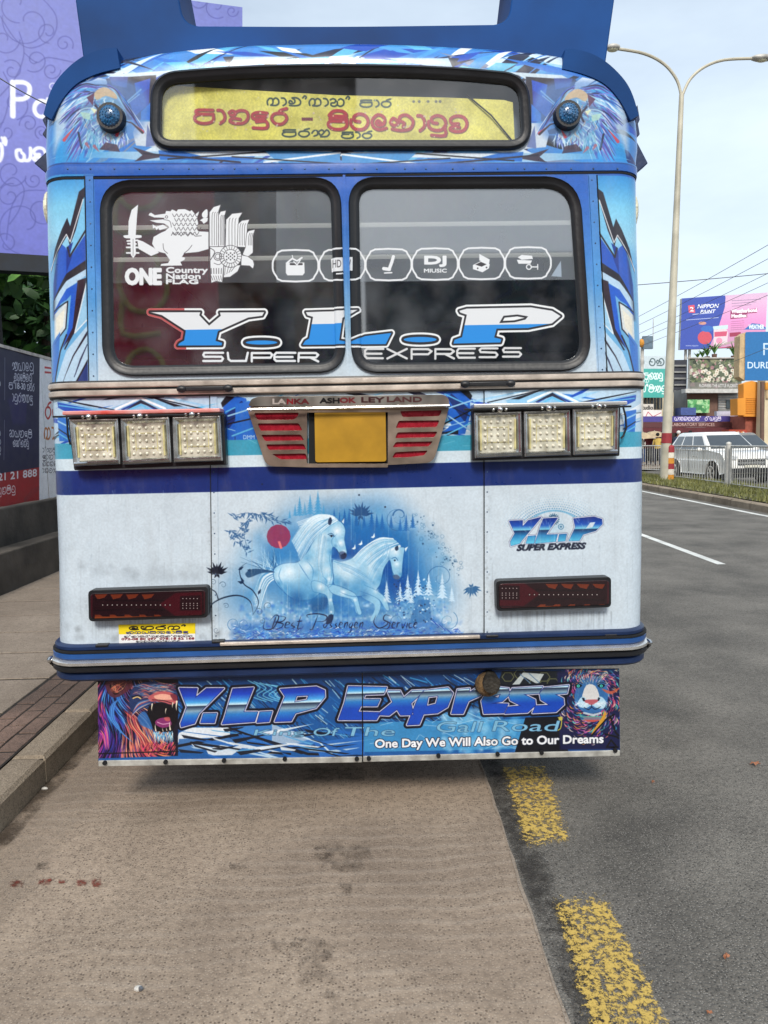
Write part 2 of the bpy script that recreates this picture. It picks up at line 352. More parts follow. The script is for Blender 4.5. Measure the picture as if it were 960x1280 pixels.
def mat_print(name, cv, rough=.4, metal=0, grain=.1, coat=0, bump=.0, dirt=.0, spec=.5):
    m = bpy.data.materials.new(name); m.use_nodes = True; nt = m.node_tree; b = nt.nodes['Principled BSDF']
    im = nt.nodes.new('ShaderNodeTexImage'); im.image = cv.image(name); im.interpolation = 'Cubic'; im.extension = 'EXTEND'
    uvn = nt.nodes.new('ShaderNodeUVMap'); uvn.uv_map = 'print'; nt.links.new(uvn.outputs[0], im.inputs[0])
    tc = nt.nodes.new('ShaderNodeTexCoord'); nz = nt.nodes.new('ShaderNodeTexNoise'); nz.inputs['Scale'].default_value = 9; nz.inputs['Detail'].default_value = 6
    nt.links.new(tc.outputs['Object'], nz.inputs[0])
    mr = nt.nodes.new('ShaderNodeMapRange'); mr.inputs['From Min'].default_value = .3; mr.inputs['From Max'].default_value = .7; mr.inputs['To Min'].default_value = 1-grain*1.6; mr.inputs['To Max'].default_value = 1.0+grain*.3
    nt.links.new(nz.outputs[0], mr.inputs[0])
    mx = nt.nodes.new('ShaderNodeMix'); mx.data_type = 'RGBA'; mx.blend_type = 'MULTIPLY'; mx.inputs[0].default_value = 1
    nt.links.new(im.outputs[0], mx.inputs[6]); nt.links.new(mr.outputs[0], mx.inputs[7]); out = mx.outputs[2]
    if dirt:
        n3 = nt.nodes.new('ShaderNodeTexNoise'); n3.inputs['Scale'].default_value = 3; n3.inputs['Detail'].default_value = 8; n3.inputs['Roughness'].default_value = .7
        mp = nt.nodes.new('ShaderNodeMapping'); mp.inputs['Scale'].default_value = (5, 1, 1); nt.links.new(tc.outputs['Object'], mp.inputs[0]); nt.links.new(mp.outputs[0], n3.inputs[0])
        r3 = nt.nodes.new('ShaderNodeMapRange'); r3.inputs['From Min'].default_value = .5; r3.inputs['From Max'].default_value = .8; r3.inputs['To Max'].default_value = dirt; nt.links.new(n3.outputs[0], r3.inputs[0])
        m3 = nt.nodes.new('ShaderNodeMix'); m3.data_type = 'RGBA'; m3.inputs[7].default_value = (.23, .22, .2, 1); nt.links.new(r3.outputs[0], m3.inputs[0]); nt.links.new(out, m3.inputs[6]); out = m3.outputs[2]
    nt.links.new(out, b.inputs['Base Color']); b.inputs['Metallic'].default_value = metal; b.inputs['Coat Weight'].default_value = coat; b.inputs['Specular IOR Level'].default_value = spec
    r2 = nt.nodes.new('ShaderNodeMapRange'); r2.inputs['To Min'].default_value = max(.02, rough-.1); r2.inputs['To Max'].default_value = rough+.15; nt.links.new(nz.outputs[0], r2.inputs[0]); nt.links.new(r2.outputs[0], b.inputs['Roughness'])
    if bump:
        n2 = nt.nodes.new('ShaderNodeTexNoise'); n2.inputs['Scale'].default_value = 28; n2.inputs['Detail'].default_value = 3; nt.links.new(tc.outputs['Object'], n2.inputs[0])
        n4 = nt.nodes.new('ShaderNodeTexNoise'); n4.inputs['Scale'].default_value = 3.2; n4.inputs['Detail'].default_value = 2; nt.links.new(tc.outputs['Object'], n4.inputs[0])
        b4_ = nt.nodes.new('ShaderNodeBump'); b4_.inputs['Strength'].default_value = .55; b4_.inputs['Distance'].default_value = .02; nt.links.new(n4.outputs[0], b4_.inputs['Height'])
        bp = nt.nodes.new('ShaderNodeBump'); bp.inputs['Strength'].default_value = bump; bp.inputs['Distance'].default_value = .004; nt.links.new(n2.outputs[0], bp.inputs['Height']); nt.links.new(b4_.outputs[0], bp.inputs['Normal']); nt.links.new(bp.outputs[0], b.inputs['Normal'])
    return m, im, b
# ================================================================ PRINT ON THE BUS BODY
BODY, uv_body = canvas_plane(40, 20, 830, 850, 560, (196, 214, 228))
B = BODY
BLK = (18, 22, 34); WHT = (226, 234, 240); ROY = (26, 74, 178); CYA = (92, 178, 222); LBL = (150, 196, 228); DBL = (20, 44, 110); NAVY = (24, 46, 112)
B.at()
def band(y0l, y0r, y1l, y1r, col, a=1.0, x0=40, x1=830):      # a level band given by its heights at the left and right edges of the bus
    B.fill([(x0, y0l), (x1, y0r), (x1, y1r), (x0, y1l)], col, a)
# upper half: blue fading to pale
B.fill([(40, 20), (830, 20), (830, 480), (40, 490)], B.vgrad(200, 478, [(0, (34, 92, 184)), (.18, (36, 98, 190)), (.5, (66, 132, 204)), (.72, (128, 176, 214)), (.9, (188, 208, 224)), (1, (200, 214, 224))]))
def shards(cv, x0, y0, x1, y1, n, seed, cols, dirs, wmax=16, L=(30, 110), a=1.0):
    r = random.Random(seed)
    for _ in range(n):
        x, y = r.uniform(x0, x1), r.uniform(y0, y1); an = radians(r.choice(dirs)+r.uniform(-7, 7)); l = r.uniform(*L); wv = r.uniform(.15, 1)*wmax
        dx, dy = cos(an)*l/2, sin(an)*l/2; nx, ny = -sin(an)*wv/2, cos(an)*wv/2
        k = r.uniform(.0, .7)
        cv.fill([(x-dx, y-dy), (x+nx-dx*k*.3, y+ny), (x+dx, y+dy), (x-nx*r.uniform(0, 1), y-ny)], r.choice(cols), a)
# roof cap print
band(20, 20, 208, 208, (60, 130, 205))
clip = np.zeros((B.H, B.W), np.float32)
v0 = int(B.mp([(430, 206)])[0, 1]); clip[v0:] = 1; B.clip = clip
shards(B, 60, 50, 800, 200, 260, 3, [BLK, (24, 30, 60), ROY, DBL, CYA, LBL, WHT, (200, 220, 235), (40, 110, 200), (70, 150, 215), (120, 130, 160)], [-12, 8, 20, -35, 150], 22, (40, 170))
# traced large shapes along the top and below the route window
for mir in (None, lambda x, y: (852-x, y+2)):
    B.at(mir=mir)
    B.fill([(150, 92), (215, 88), (262, 82), (205, 92), (190, 100), (135, 100)], (190, 210, 224))
    B.fill([(205, 77), (232, 76), (246, 86), (228, 90)], (80, 176, 214)); B.fill([(246, 86), (275, 80), (284, 86), (240, 92)], (120, 196, 214))
    B.fill([(288, 70), (372, 70), (300, 84), (286, 83)], (176, 200, 224)); B.fill([(278, 70), (292, 69), (286, 84)], (46, 52, 70))
    B.fill([(350, 82), (360, 73), (412, 70), (402, 82)], (70, 170, 214)); B.fill([(412, 70), (440, 68), (404, 82)], (230, 238, 244))
    B.fill([(132, 98), (195, 94), (195, 150), (150, 150)], (30, 28, 48)); B.fill([(168, 104), (188, 98), (186, 118), (172, 126)], (28, 76, 190)); B.fill([(136, 96), (160, 96), (158, 110), (140, 106)], (50, 60, 130))
    B.fill([(162, 128), (187, 110), (186, 130), (168, 146)], (40, 60, 160)); B.fill([(176, 140), (188, 128), (188, 150), (176, 150)], (24, 104, 214)); B.line([(158, 128), (176, 112)], 1.6, (150, 210, 235)); B.line([(156, 132), (174, 118)], 1.2, (180, 220, 240))
    B.fill([(172, 152), (200, 152), (205, 182), (240, 188), (170, 182), (166, 166)], (190, 204, 218)); B.fill([(184, 155), (194, 182), (182, 184)], (96, 116, 170))
    B.fill([(60, 196), (120, 190), (240, 189), (235, 200), (180, 201), (150, 198)], (150, 190, 220)); B.fill([(166, 184), (205, 196), (168, 202), (178, 194)], (60, 52, 70))
    B.fill([(198, 188), (320, 192), (316, 200), (200, 200)], (20, 104, 196)); B.fill([(230, 190), (420, 188), (400, 193), (260, 197)], (206, 220, 232)); B.line([(210, 199), (330, 190), (425, 196)], 1.6, BLK); B.line([(180, 192), (300, 203)], 2, (30, 32, 54))
    B.fill([(330, 188), (425, 190), (425, 202), (350, 205)], (60, 140, 205)); B.line([(330, 203), (425, 191)], 2.2, (226, 236, 244)); B.line([(290, 196), (425, 205)], 1.4, BLK)
    # maned head in strokes of blue, violet and white round the little corner lamp
    B.dot(112, 178, 56, (40, 138, 206), .85, 20); B.fill([(70, 112), (110, 98), (170, 104), (186, 140), (160, 176), (90, 172)], (86, 132, 196), .7, sm=4, soft=8); B.fill([(72, 178), (100, 172), (108, 200), (66, 204)], (46, 148, 216), .9)
    B.fill([(66, 130), (84, 112), (84, 160), (66, 190)], (190, 206, 220), .8, soft=8)
    r = random.Random(11); cols = [(64, 92, 190), (92, 80, 170), (110, 120, 205), (150, 200, 228), (212, 228, 240), (38, 84, 170), (70, 56, 130), (60, 150, 210), (34, 30, 70)]
    for k in range(230):                                             # locks swept out to the left and curling down
        u = r.random(); x, y = 127+r.uniform(-8, 6), 106+u*50; L_ = r.uniform(26, 56)*(1-.25*u); amp = r.uniform(1, 3.2); ph = r.uniform(0, 1.5); dr = (-6+30*u)
        B.line([(x-L_*t, y+dr*t+26*t*t*(.4+u*.4)+amp*sin(t*7+ph)) for t in (0, .15, .3, .45, .6, .75, .9, 1)], r.uniform(.9, 2.4), r.choice(cols), .92, sm=2, taper=2)
    for k in range(170):                                             # locks falling to the right
        u = r.random(); x, y = 132+u*10, 106+u*10+r.uniform(-2, 2); L_ = r.uniform(24, 48); amp = r.uniform(.8, 2.6); ph = r.uniform(0, 2)
        B.line([(x+L_*t*.85+amp*sin(t*6+ph), y+L_*(.35*t+.75*t*t)) for t in (0, .15, .3, .45, .6, .75, .9, 1)], r.uniform(.9, 2.2), r.choice(cols), .92, sm=2, taper=2)
    for k in range(150):                                             # beard
        x, y = r.uniform(108, 160), r.uniform(162, 172); an = radians(r.uniform(70, 120)); pts = [(x, y)]; st = r.uniform(1.6, 3.6)
        for _ in range(5): x += st*cos(an); y += st*sin(an); an += r.uniform(-.2, .2); pts.append((x, y))
        B.line(pts, r.uniform(.8, 1.8), r.choice(cols[2:6]+[(200, 220, 235)]), .92, sm=2, taper=2)
    B.fill([(104, 126), (126, 112), (150, 120), (158, 150), (146, 172), (120, 176), (108, 160), (100, 144)], (120, 176, 206), .55, sm=4, soft=4)
    for k in range(60): x, y = r.uniform(106, 152), r.uniform(122, 172); B.line([(x, y), (x+r.uniform(-4, 4), y+4), (x+r.uniform(-6, 6), y+9)], r.uniform(.7, 1.5), r.choice([(40, 60, 120), (206, 226, 236), (90, 70, 140), (180, 150, 130), (60, 150, 190)]), .8, sm=2, taper=2)
    B.fill([(118, 116), (130, 109), (143, 116), (146, 124), (132, 120), (121, 125)], (198, 168, 130), .85, sm=3); B.fill([(108, 122), (118, 116), (116, 132)], (86, 40, 70), .9)
    B.line([(119, 132), (126, 141), (123, 150)], 2.4, (34, 30, 60), sm=4); B.fill([(113, 135), (121, 137), (118, 142)], (216, 226, 190))
    B.fill([(100, 140), (113, 142), (112, 150), (104, 148)], (170, 210, 190), .8)
    for q in (((80, 175), (92, 160)), ((178, 165), (162, 152)), ((146, 169), (151, 160)), ((108, 180), (112, 186)), ((118, 183), (124, 190))): B.line([q[0], q[1]], 4, (196, 60, 72), .9, taper=True)
    B.line([(178, 166), (165, 154), (150, 150)], 2.6, (36, 34, 48), taper=True); B.line([(98, 166), (102, 185)], 4, (30, 40, 70), taper=2)
    B.fill([(105, 160), (118, 168), (126, 188), (112, 190), (100, 180)], (88, 170, 200), .35, sm=4); B.fill([(150, 190), (124, 187), (132, 178), (146, 181)], (60, 36, 52), .8)
B.clip = None; B.at()
band(203, 205, 218, 220, (34, 92, 178)); B.line([(40, 204.5), (830, 204.5)], 1, (24, 60, 120))

# corner posts beside the rear windows
def post(mir, k, ox, oy):
    B.at(ox, oy, k, mir)
    B.fill([(0, 85), (262, 85), (262, 600), (0, 600)], B.vgrad(85, 600, [(0, (52, 140, 208)), (.35, (124, 198, 232)), (.7, (150, 206, 232)), (1, (90, 160, 214))]))
    B.fill([(0, 600), (272, 600), (276, 1300), (0, 1300)], (104, 168, 214))
    B.fill([(262, 420), (165, 570), (145, 500), (110, 470), (60, 700), (60, 900), (262, 600)], (34, 84, 186)); B.fill([(150, 500), (200, 460), (180, 560), (150, 650)], (22, 54, 140))
    B.fill([(262, 150), (222, 182), (172, 380), (155, 330), (120, 400), (75, 505), (40, 640), (75, 560), (155, 432), (170, 490), (205, 400), (250, 215), (262, 205)], (34, 32, 44))
    B.fill([(262, 215), (240, 260), (170, 545), (262, 405)], (120, 190, 228)); B.line([(262, 400), (170, 552), (158, 500)], 9, (34, 32, 44))
    B.line([(40, 620), (90, 520), (150, 425), (172, 468), (246, 225)], 5, (228, 232, 236))
    B.fill([(262, 572), (150, 650), (60, 800), (60, 850), (150, 700), (262, 625)], (30, 28, 40)); B.fill([(266, 622), (150, 692), (66, 800), (66, 860), (150, 742), (264, 660)], (176, 206, 230))
    B.fill([(266, 672), (214, 690), (188, 930), (130, 1070), (196, 990), (236, 830), (264, 760)], (46, 30, 44)); B.fill([(214, 702), (150, 738), (96, 830), (150, 800), (178, 770), (160, 960), (124, 1080), (186, 960)], (32, 90, 196))
    B.fill([(66, 880), (160, 806), (148, 960), (66, 1060)], (206, 214, 216)); B.line([(66, 860), (158, 808), (146, 962), (66, 1050)], 7, (30, 28, 40)); B.fill([(80, 900), (140, 850), (128, 950), (80, 1000)], (232, 226, 206), .8)
    B.fill([(268, 690), (198, 990), (276, 905)], (150, 196, 226)); B.line([(268, 690), (198, 990), (276, 905)], 6, (222, 230, 236)); B.line([(262, 680), (190, 990), (140, 1080)], 8, (34, 30, 44))
    B.fill([(276, 940), (150, 1090), (66, 1300), (276, 1300)], (178, 206, 228)); B.line([(272, 985), (190, 1120), (118, 1290)], 12, (36, 32, 46), taper=True); B.line([(274, 1045), (232, 1140), (196, 1240)], 9, (46, 50, 80), taper=2)
    B.fill([(276, 1140), (206, 1275), (276, 1275)], (40, 60, 120)); B.line([(276, 1140), (204, 1275)], 8, (30, 26, 36)); B.fill([(40, 1050), (110, 980), (90, 1200), (40, 1300)], (48, 108, 196), .9); B.line([(60, 1290), (110, 1090), (150, 1000)], 9, (34, 30, 44))
    B.line([(90, 500), (60, 900)], 16, (34, 32, 44), .5, soft=20)
    B.at()
post(None, 4.573, 50, 200)
post(lambda x, y: (744+(107.3-x)*1.0+(y-220)*.042, y+1), 4.573, 50, 200)
B.at()
# frame strips beside and between the windows
B.fill([(105, 218), (118, 218), (123, 478), (110, 478)], B.vgrad(218, 478, [(0, (58, 116, 190)), (.6, (80, 150, 212)), (1, (176, 202, 222))]))
B.fill([(734, 218), (745, 218), (757, 470), (746, 470)], B.vgrad(218, 470, [(0, (58, 116, 190)), (.6, (80, 150, 212)), (1, (170, 196, 220))]))

# lower half
band(492, 476, 850, 850, (198, 211, 221))
clip = np.zeros((B.H, B.W), np.float32); v0 = int(B.mp([(430, 554)])[0, 1]); v1 = int(B.mp([(430, 476)])[0, 1]); clip[v0:v1] = 1; B.clip = clip
B.fill([(40, 470), (830, 470), (830, 600), (40, 600)], (178, 204, 224))
shards(B, 50, 490, 810, 560, 90, 21, [BLK, ROY, ROY, CYA, LBL, WHT, (40, 110, 200), (24, 30, 60)], [14, -12, 160], 9, (40, 120))
for mir, oy in ((None, 0), (lambda x, y: (866-x, y-9), 0)):
    B.at(60, 470, 3.556, mir)
    B.fill([(30, 110), (260, 150), (420, 92), (620, 140), (600, 170), (100, 170)], (130, 180, 214)); B.fill([(30, 115), (230, 155), (90, 165), (35, 140)], ROY); B.line([(30, 100), (180, 130), (300, 152)], 7, BLK, taper=2); B.line([(40, 130), (250, 158)], 5, CYA)
    B.fill([(440, 88), (600, 135), (560, 136)], BLK); B.line([(300, 148), (410, 98), (520, 145)], 10, WHT); B.line([(330, 150), (412, 112), (480, 150)], 8, (30, 60, 140)); B.line([(360, 152), (414, 128), (450, 150)], 7, CYA)
    B.fill([(340, 155), (412, 106), (500, 152), (412, 122)], (36, 40, 60)); B.line([(450, 92), (700, 150)], 8, BLK, taper=2); B.line([(520, 95), (760, 145)], 9, LBL); B.fill([(600, 90), (760, 92), (740, 120)], (170, 196, 220))
    B.fill([(780, 110), (840, 90), (880, 100), (900, 170), (860, 250), (910, 290), (800, 290), (775, 200)], (30, 96, 196)); B.fill([(790, 90), (830, 92), (775, 140), (768, 120)], BLK); B.fill([(780, 180), (860, 110), (880, 130), (800, 240)], DBL); B.line([(790, 160), (890, 112)], 6, (90, 170, 220)); B.line([(780, 210), (900, 150)], 8, (20, 30, 60), taper=2); B.fill([(830, 270), (925, 288), (830, 292)], BLK); B.line([(800, 235), (900, 262)], 6, LBL, taper=2)
    B.fill([(885, 210), (945, 225), (920, 260)], (24, 70, 170)); B.fill([(30, 180), (90, 190), (95, 290), (40, 290)], (40, 110, 200)); B.line([(32, 200), (92, 225)], 7, LBL); B.line([(36, 235), (96, 268)], 8, BLK, taper=2); B.line([(36, 255), (96, 285)], 6, CYA)
B.at(); B.clip = None
B.fill([(294, 505), (320, 500), (325, 560), (294, 556)], (34, 104, 200)); 
for k, (a, b_) in enumerate([((285, 520), (330, 506)), ((285, 530), (330, 520)), ((290, 545), (330, 530)), ((545, 515), (592, 500)), ((545, 535), (590, 512)), ((548, 548), (590, 528)), ((560, 520), (590, 540))]): B.line([a, b_], 3, [LBL, BLK, CYA][k % 3], taper=2)
# level stripes
def bandz(z1, z0, col):
    a = int((z0-CY0)*560); b = int((z1-CY0)*560); B.a[max(0, a):b, :, :3] = np.array(col)/255
CY0 = min(PX(40, 850)[1], PX(830, 850)[1])
zt = lambda y: PX(437, y)[1]
bandz(zt(547), zt(566), (62, 156, 186)); bandz(zt(566), zt(581), (206, 222, 232)); bandz(zt(581), zt(611), NAVY)
for k in range(26):
    x = random.Random(k).uniform(80, 780); B.line([(x, 547+random.Random(k+50).uniform(0, 12)), (x+14, 550+random.Random(k+9).uniform(0, 12))], .7, (130, 200, 216), .6)
B.text('DMM', 304, 544, 318, 549, (220, 232, 240))

# ---------------------------------------------------------------- mural with the two horses
B.at(260, 600, 2.667)
hx = lambda x, y: (x, y)
r = random.Random(4)
def soft(x, y, rad, c, a): B.dot(x, y, rad, c, a, soft=1)
for x, y, rr, a in [(240, 250, 120, .55), (330, 180, 130, .7), (200, 340, 150, .6), (560, 190, 150, .95), (640, 260, 140, .9), (700, 350, 120, .6), (450, 160, 110, .8), (120, 400, 110, .5), (470, 330, 200, .8), (330, 420, 170, .8), (600, 400, 170, .6), (760, 400, 100, .4), (240, 240, 100, .5), (560, 150, 100, .5), (420, 250, 160, .8), (620, 320, 130, .8)]:
    soft(x, y, rr*1.3, (28, 110, 178), a*1.0)
for x, y, rr in [(520, 260, 150), (590, 300, 140), (640, 350, 90), (455, 250, 110)]: soft(x, y, rr, (16, 72, 150), .95)
for k in range(70):
    t = r.uniform(0, 2*pi); soft(455+r.uniform(.92, 1.06)*330*cos(t), 300+r.uniform(.9, 1.05)*200*sin(t), r.uniform(22, 60), r.choice([(200, 216, 229), (160, 198, 222), (60, 140, 196)]), r.uniform(.2, .5))
def pine(x, yb, h, col, a=1.0, wd=.32):
    for k in range(7):
        t = k/7; yy = yb-h*(1-t)*1.0; ww = h*wd*(.12+t*.9)*.55
        B.fill([(x, yy-h*.1), (x+ww, yy+h*.14), (x+ww*.3, yy+h*.11), (x, yy+h*.17), (x-ww*.3, yy+h*.11), (x-ww, yy+h*.14)], col, a, soft=1.5)
for x, y, h in [(305, 120, 60), (340, 115, 62), (366, 120, 78), (290, 120, 36), (322, 118, 40), (385, 120, 36), (272, 128, 26)]: pine(x, y, h, (62, 146, 198), .75, .5)
for x, y, h in [(420, 150, 50), (438, 150, 40), (455, 155, 56), (470, 150, 50), (494, 155, 48), (545, 165, 60), (562, 160, 44), (580, 165, 50), (610, 160, 40), (660, 170, 52), (682, 160, 44), (520, 160, 40), (640, 170, 40)]: pine(x, y, h, (30, 98, 168), .9, .5)
B.fill([(415, 150), (690, 165), (680, 230), (420, 230)], (30, 104, 172), .6, soft=30)
# red sun, bamboo, twigs
B.dot(235, 188, 40, (140, 50, 88), .95)
for k in range(40): x, y = 235+r.uniform(-28, 28), 188+r.uniform(-28, 28); B.dot(x, y, r.uniform(3, 8), (122, 58, 110), .25, soft=1)
B.fill([(232, 205), (240, 204), (248, 228), (240, 230)], (226, 120, 124))
def leaf(x, y, an, l, w_, c, a=1.0):
    dx, dy = cos(an), sin(an); B.fill([(x, y), (x+dx*l*.4-dy*w_, y+dy*l*.4+dx*w_), (x+dx*l, y+dy*l), (x+dx*l*.4+dy*w_, y+dy*l*.4-dx*w_)], c, a)
for path in ([(85, 120), (130, 110), (180, 120), (225, 135), (262, 140)], [(200, 115), (150, 120), (110, 160), (85, 200)], [(130, 140), (120, 180), (130, 225)], [(75, 170), (100, 190), (125, 240)]):
    B.line(path, 1.6, (44, 84, 130), .9, sm=4)
    for x, y in catmull(path, 3):
        for _ in range(3): leaf(x+r.uniform(-6, 6), y+r.uniform(-5, 5), radians(r.choice([20, 60, 100, 140, 200, 330])+r.uniform(-15, 15)), r.uniform(12, 26), 2.6, (52, 96, 144), .9)
for k in range(34):
    x0_ = 225+r.uniform(-50, 20); y0_ = 300+r.uniform(-20, 10); an = radians(-100+r.uniform(-75, 35)); l = r.uniform(30, 80)
    B.line([(x0_, y0_), (x0_+cos(an)*l*.5+r.uniform(-6, 6), y0_+sin(an)*l*.5), (x0_+cos(an)*l, y0_+sin(an)*l)], 2.2, r.choice([(206, 230, 242), (170, 212, 234), (24, 72, 120)]), .85, sm=3, taper=True)
# ground snow and water
for k in range(900):
    x = r.uniform(70, 850); y = r.uniform(405, 525) if 100 < x < 800 else r.uniform(470, 520); c = r.choice([(220, 234, 244), (150, 200, 230), (60, 130, 200), (30, 80, 180), (196, 220, 238), (90, 160, 214)])
    edge = min(1, (x-60)/80, (860-x)/80)
    B.dot(x, y, r.uniform(3, 12), c, .6*max(0, edge), soft=1)
B.fill([(80, 480), (300, 470), (700, 470), (760, 460), (840, 528), (80, 534)], (40, 104, 184), .7, soft=24)
for k in range(700):
    x = r.uniform(80, 840); y = 532-abs(r.gauss(0, 20)); y = min(y, 531); L_ = r.uniform(4, 20)
    if x > 740: y = max(y, 440+(x-740)*.75)
    B.line([(x, y), (x+L_*.5, y+r.uniform(-4, 4)), (x+L_, y+r.uniform(-7, 7))], r.uniform(1.5, 5), r.choice([(26, 72, 186), (30, 92, 200), (60, 136, 212), (120, 190, 230), (20, 50, 150), (226, 238, 246)]), .75, taper=2)
for k in range(60): x = r.uniform(700, 850); B.line([(x, 440+(x-700)*.6), (x+20, 458+(x-700)*.6)], r.uniform(2, 5), r.choice([(28, 70, 170), (50, 110, 200), (190, 220, 240)]), .8, taper=2)
for x, y, h in [(595, 410, 70), (665, 400, 80), (700, 385, 78), (735, 385, 72), (780, 395, 80), (812, 405, 50), (640, 405, 60), (676, 410, 50)]: pine(x, y, h, (196, 222, 240), .9, .5)
B.fill([(680, 440), (700, 400), (738, 395), (745, 470), (670, 480)], (48, 110, 170), .8, soft=4)
for k in range(160): B.dot(r.uniform(620, 760), r.uniform(330, 480), r.uniform(1, 3.5), r.choice([(200, 226, 242), (26, 50, 90), (60, 120, 180)]), .8)
# horses: first the one behind (right), then the leader
def hair(pts, n, sp, cols, w_=2.2, a=.9, seed=1):
    q = random.Random(seed)
    for _ in range(n):
        o = q.uniform(-1, 1)*sp; o2 = o*q.uniform(.8, 2.0)
        m = [(x+o*(1-i/(len(pts)-1))+o2*i/(len(pts)-1)*.6, y+o*.9+q.uniform(-2, 2)+o2*.5*i/(len(pts)-1)) for i, (x, y) in enumerate(pts)]
        B.line(m, q.uniform(.6, 1)*w_, q.choice(cols), a, sm=4, taper=True)
HL = (222, 236, 244); HM = (138, 190, 220); HD = (62, 136, 190); HS = (22, 84, 148)
def hbody(pts, hol=()): B.fill(pts, HM, 1, sm=4); B.line(pts, 3, HS, .75, sm=4, closed=True, soft=2)
# hind horse
B.fill([(395, 395), (440, 385), (475, 420), (560, 430), (590, 440), (460, 460), (380, 440)], (40, 110, 176), .6, soft=12, sm=3)
hbody([(415, 268), (440, 272), (475, 262), (505, 240), (540, 215), (570, 200), (600, 200), (625, 208), (640, 222), (655, 226), (652, 250), (648, 285), (645, 318), (634, 330), (618, 325), (612, 300), (606, 270), (598, 275), (585, 300), (575, 345), (560, 368), (530, 385), (470, 388), (430, 365), (412, 320)])
for q in ([(520, 350), (560, 368), (590, 392), (604, 430), (598, 436), (588, 425), (572, 400), (540, 385), (510, 378)], [(505, 370), (545, 385), (572, 402), (574, 430), (560, 460), (540, 470), (556, 430), (550, 412), (515, 392)], [(430, 350), (480, 372), (498, 400), (505, 440), (494, 444), (484, 408), (455, 385), (425, 380)]):
    B.fill(q, HM, 1, sm=3); B.line(q[:5], 2, HS, .5, sm=3)
for x, y, rr, c, a in [(470, 300, 60, HL, .9), (440, 290, 40, HL, .6), (530, 250, 40, HL, .8), (545, 300, 36, HL, .6), (625, 240, 24, HL, 1), (628, 280, 18, HL, .9), (600, 240, 24, HL, .6), (490, 365, 50, HD, .8), (575, 330, 30, HD, .7), (520, 340, 36, HD, .6), (560, 370, 14, HL, .8), (590, 400, 12, HL, .8), (500, 310, 30, HD, .35), (575, 270, 26, HD, .5), (640, 315, 12, HD, .8), (430, 340, 30, HD, .8)]: soft(x, y, rr, c, a)
hair([(625, 205), (580, 205), (530, 235), (490, 275)], 60, 10, [(232, 240, 246), HL, HM, (120, 180, 216)], 3, .85, 3)
hair([(635, 215), (600, 230), (560, 255), (530, 285)], 26, 7, [(232, 240, 246), HL, HD], 2.4, .8, 4)
B.fill([(622, 226), (632, 218), (634, 232), (626, 236)], (40, 60, 90), sm=3); B.fill([(655, 228), (666, 222), (658, 240)], HL); B.dot(622, 268, 3, (20, 34, 60)); B.line([(612, 262), (624, 258), (632, 268)], 2.4, HS, .8, sm=3)
B.fill([(616, 318), (630, 316), (640, 326), (630, 332), (618, 328)], (70, 92, 130), .9, sm=3, soft=2); B.line([(606, 270), (612, 300), (620, 320)], 2.5, HS, .8, sm=3); B.line([(585, 300), (575, 345), (560, 368)], 3, HS, .7, sm=3)
# leading horse
hair([(222, 312), (190, 330), (170, 380), (160, 420)], 70, 14, [(226, 238, 246), HL, HM, HD], 4, .85, 8)
B.fill([(340, 400), (400, 390), (390, 430), (350, 440)], (26, 74, 130), .7, soft=10, sm=3)
hbody([(218, 300), (240, 282), (270, 276), (300, 272), (330, 240), (350, 205), (375, 165), (400, 140), (420, 130), (440, 138), (452, 150), (458, 170), (455, 200), (462, 235), (460, 255), (446, 262), (436, 250), (428, 232), (415, 225), (412, 260), (415, 300), (418, 330), (412, 350), (395, 362), (370, 380), (345, 398), (300, 402), (265, 385), (240, 360), (222, 335)])
for q in ([(345, 338), (375, 340), (405, 360), (415, 375), (414, 400), (422, 435), (415, 452), (403, 452), (402, 425), (398, 395), (385, 380), (350, 372)], [(400, 350), (430, 352), (470, 368), (495, 385), (505, 420), (512, 445), (500, 448), (488, 415), (478, 398), (440, 388), (410, 375)]):
    B.fill(q, HM, 1, sm=3); B.line(q, 2, HS, .5, sm=3, closed=True)
B.fill([(402, 450), (418, 450), (412, 475), (392, 480)], (22, 40, 74), .95, sm=2); B.fill([(395, 420), (440, 410), (430, 440), (400, 450)], (36, 96, 150), .3, soft=8)
for x, y, rr, c, a in [(270, 305, 52, HL, 1), (240, 320, 30, HL, .7), (330, 290, 42, HL, .8), (370, 220, 36, HL, .9), (385, 190, 30, HL, .8), (430, 170, 30, (232, 240, 246), 1), (442, 210, 18, (232, 240, 246), 1), (452, 240, 12, HL, .9), (375, 260, 34, HL, .7), (395, 300, 26, HL, .7), (300, 385, 60, HD, .95), (260, 365, 40, HD, .8), (350, 385, 40, HD, .9), (330, 350, 36, HD, .4), (355, 310, 22, HD, .5), (405, 330, 14, HL, .9), (375, 355, 18, HL, 1), (408, 400, 9, HL, 1), (450, 375, 16, HL, 1), (408, 240, 16, HD, .8), (400, 200, 14, HD, .4), (410, 440, 7, HL, 1), (285, 400, 40, HS, .5), (490, 400, 9, HL, .9)]: soft(x, y, rr, c, a)
for q in ([(345, 340), (350, 300), (330, 270)], [(415, 225), (405, 260), (412, 310), (405, 345)], [(245, 290), (236, 320), (250, 350)], [(395, 362), (412, 350), (416, 330)], [(345, 372), (375, 378), (398, 395)], [(430, 180), (412, 200), (416, 226)], [(380, 320), (395, 335), (390, 355)]): B.line(q, 3.2, (58, 132, 186), .6, sm=5, taper=2, soft=2)
hair([(415, 128), (370, 132), (330, 165), (290, 225)], 130, 13, [(236, 243, 248), HL, HL, HM, (110, 176, 214)], 3.2, .85, 5)
hair([(425, 128), (390, 150), (340, 195), (305, 262)], 60, 10, [(236, 243, 248), HL, HM, HD], 2.6, .8, 6)
hair([(420, 126), (380, 122), (340, 135), (300, 150)], 26, 6, [(226, 238, 246), HL], 1.8, .8, 7)
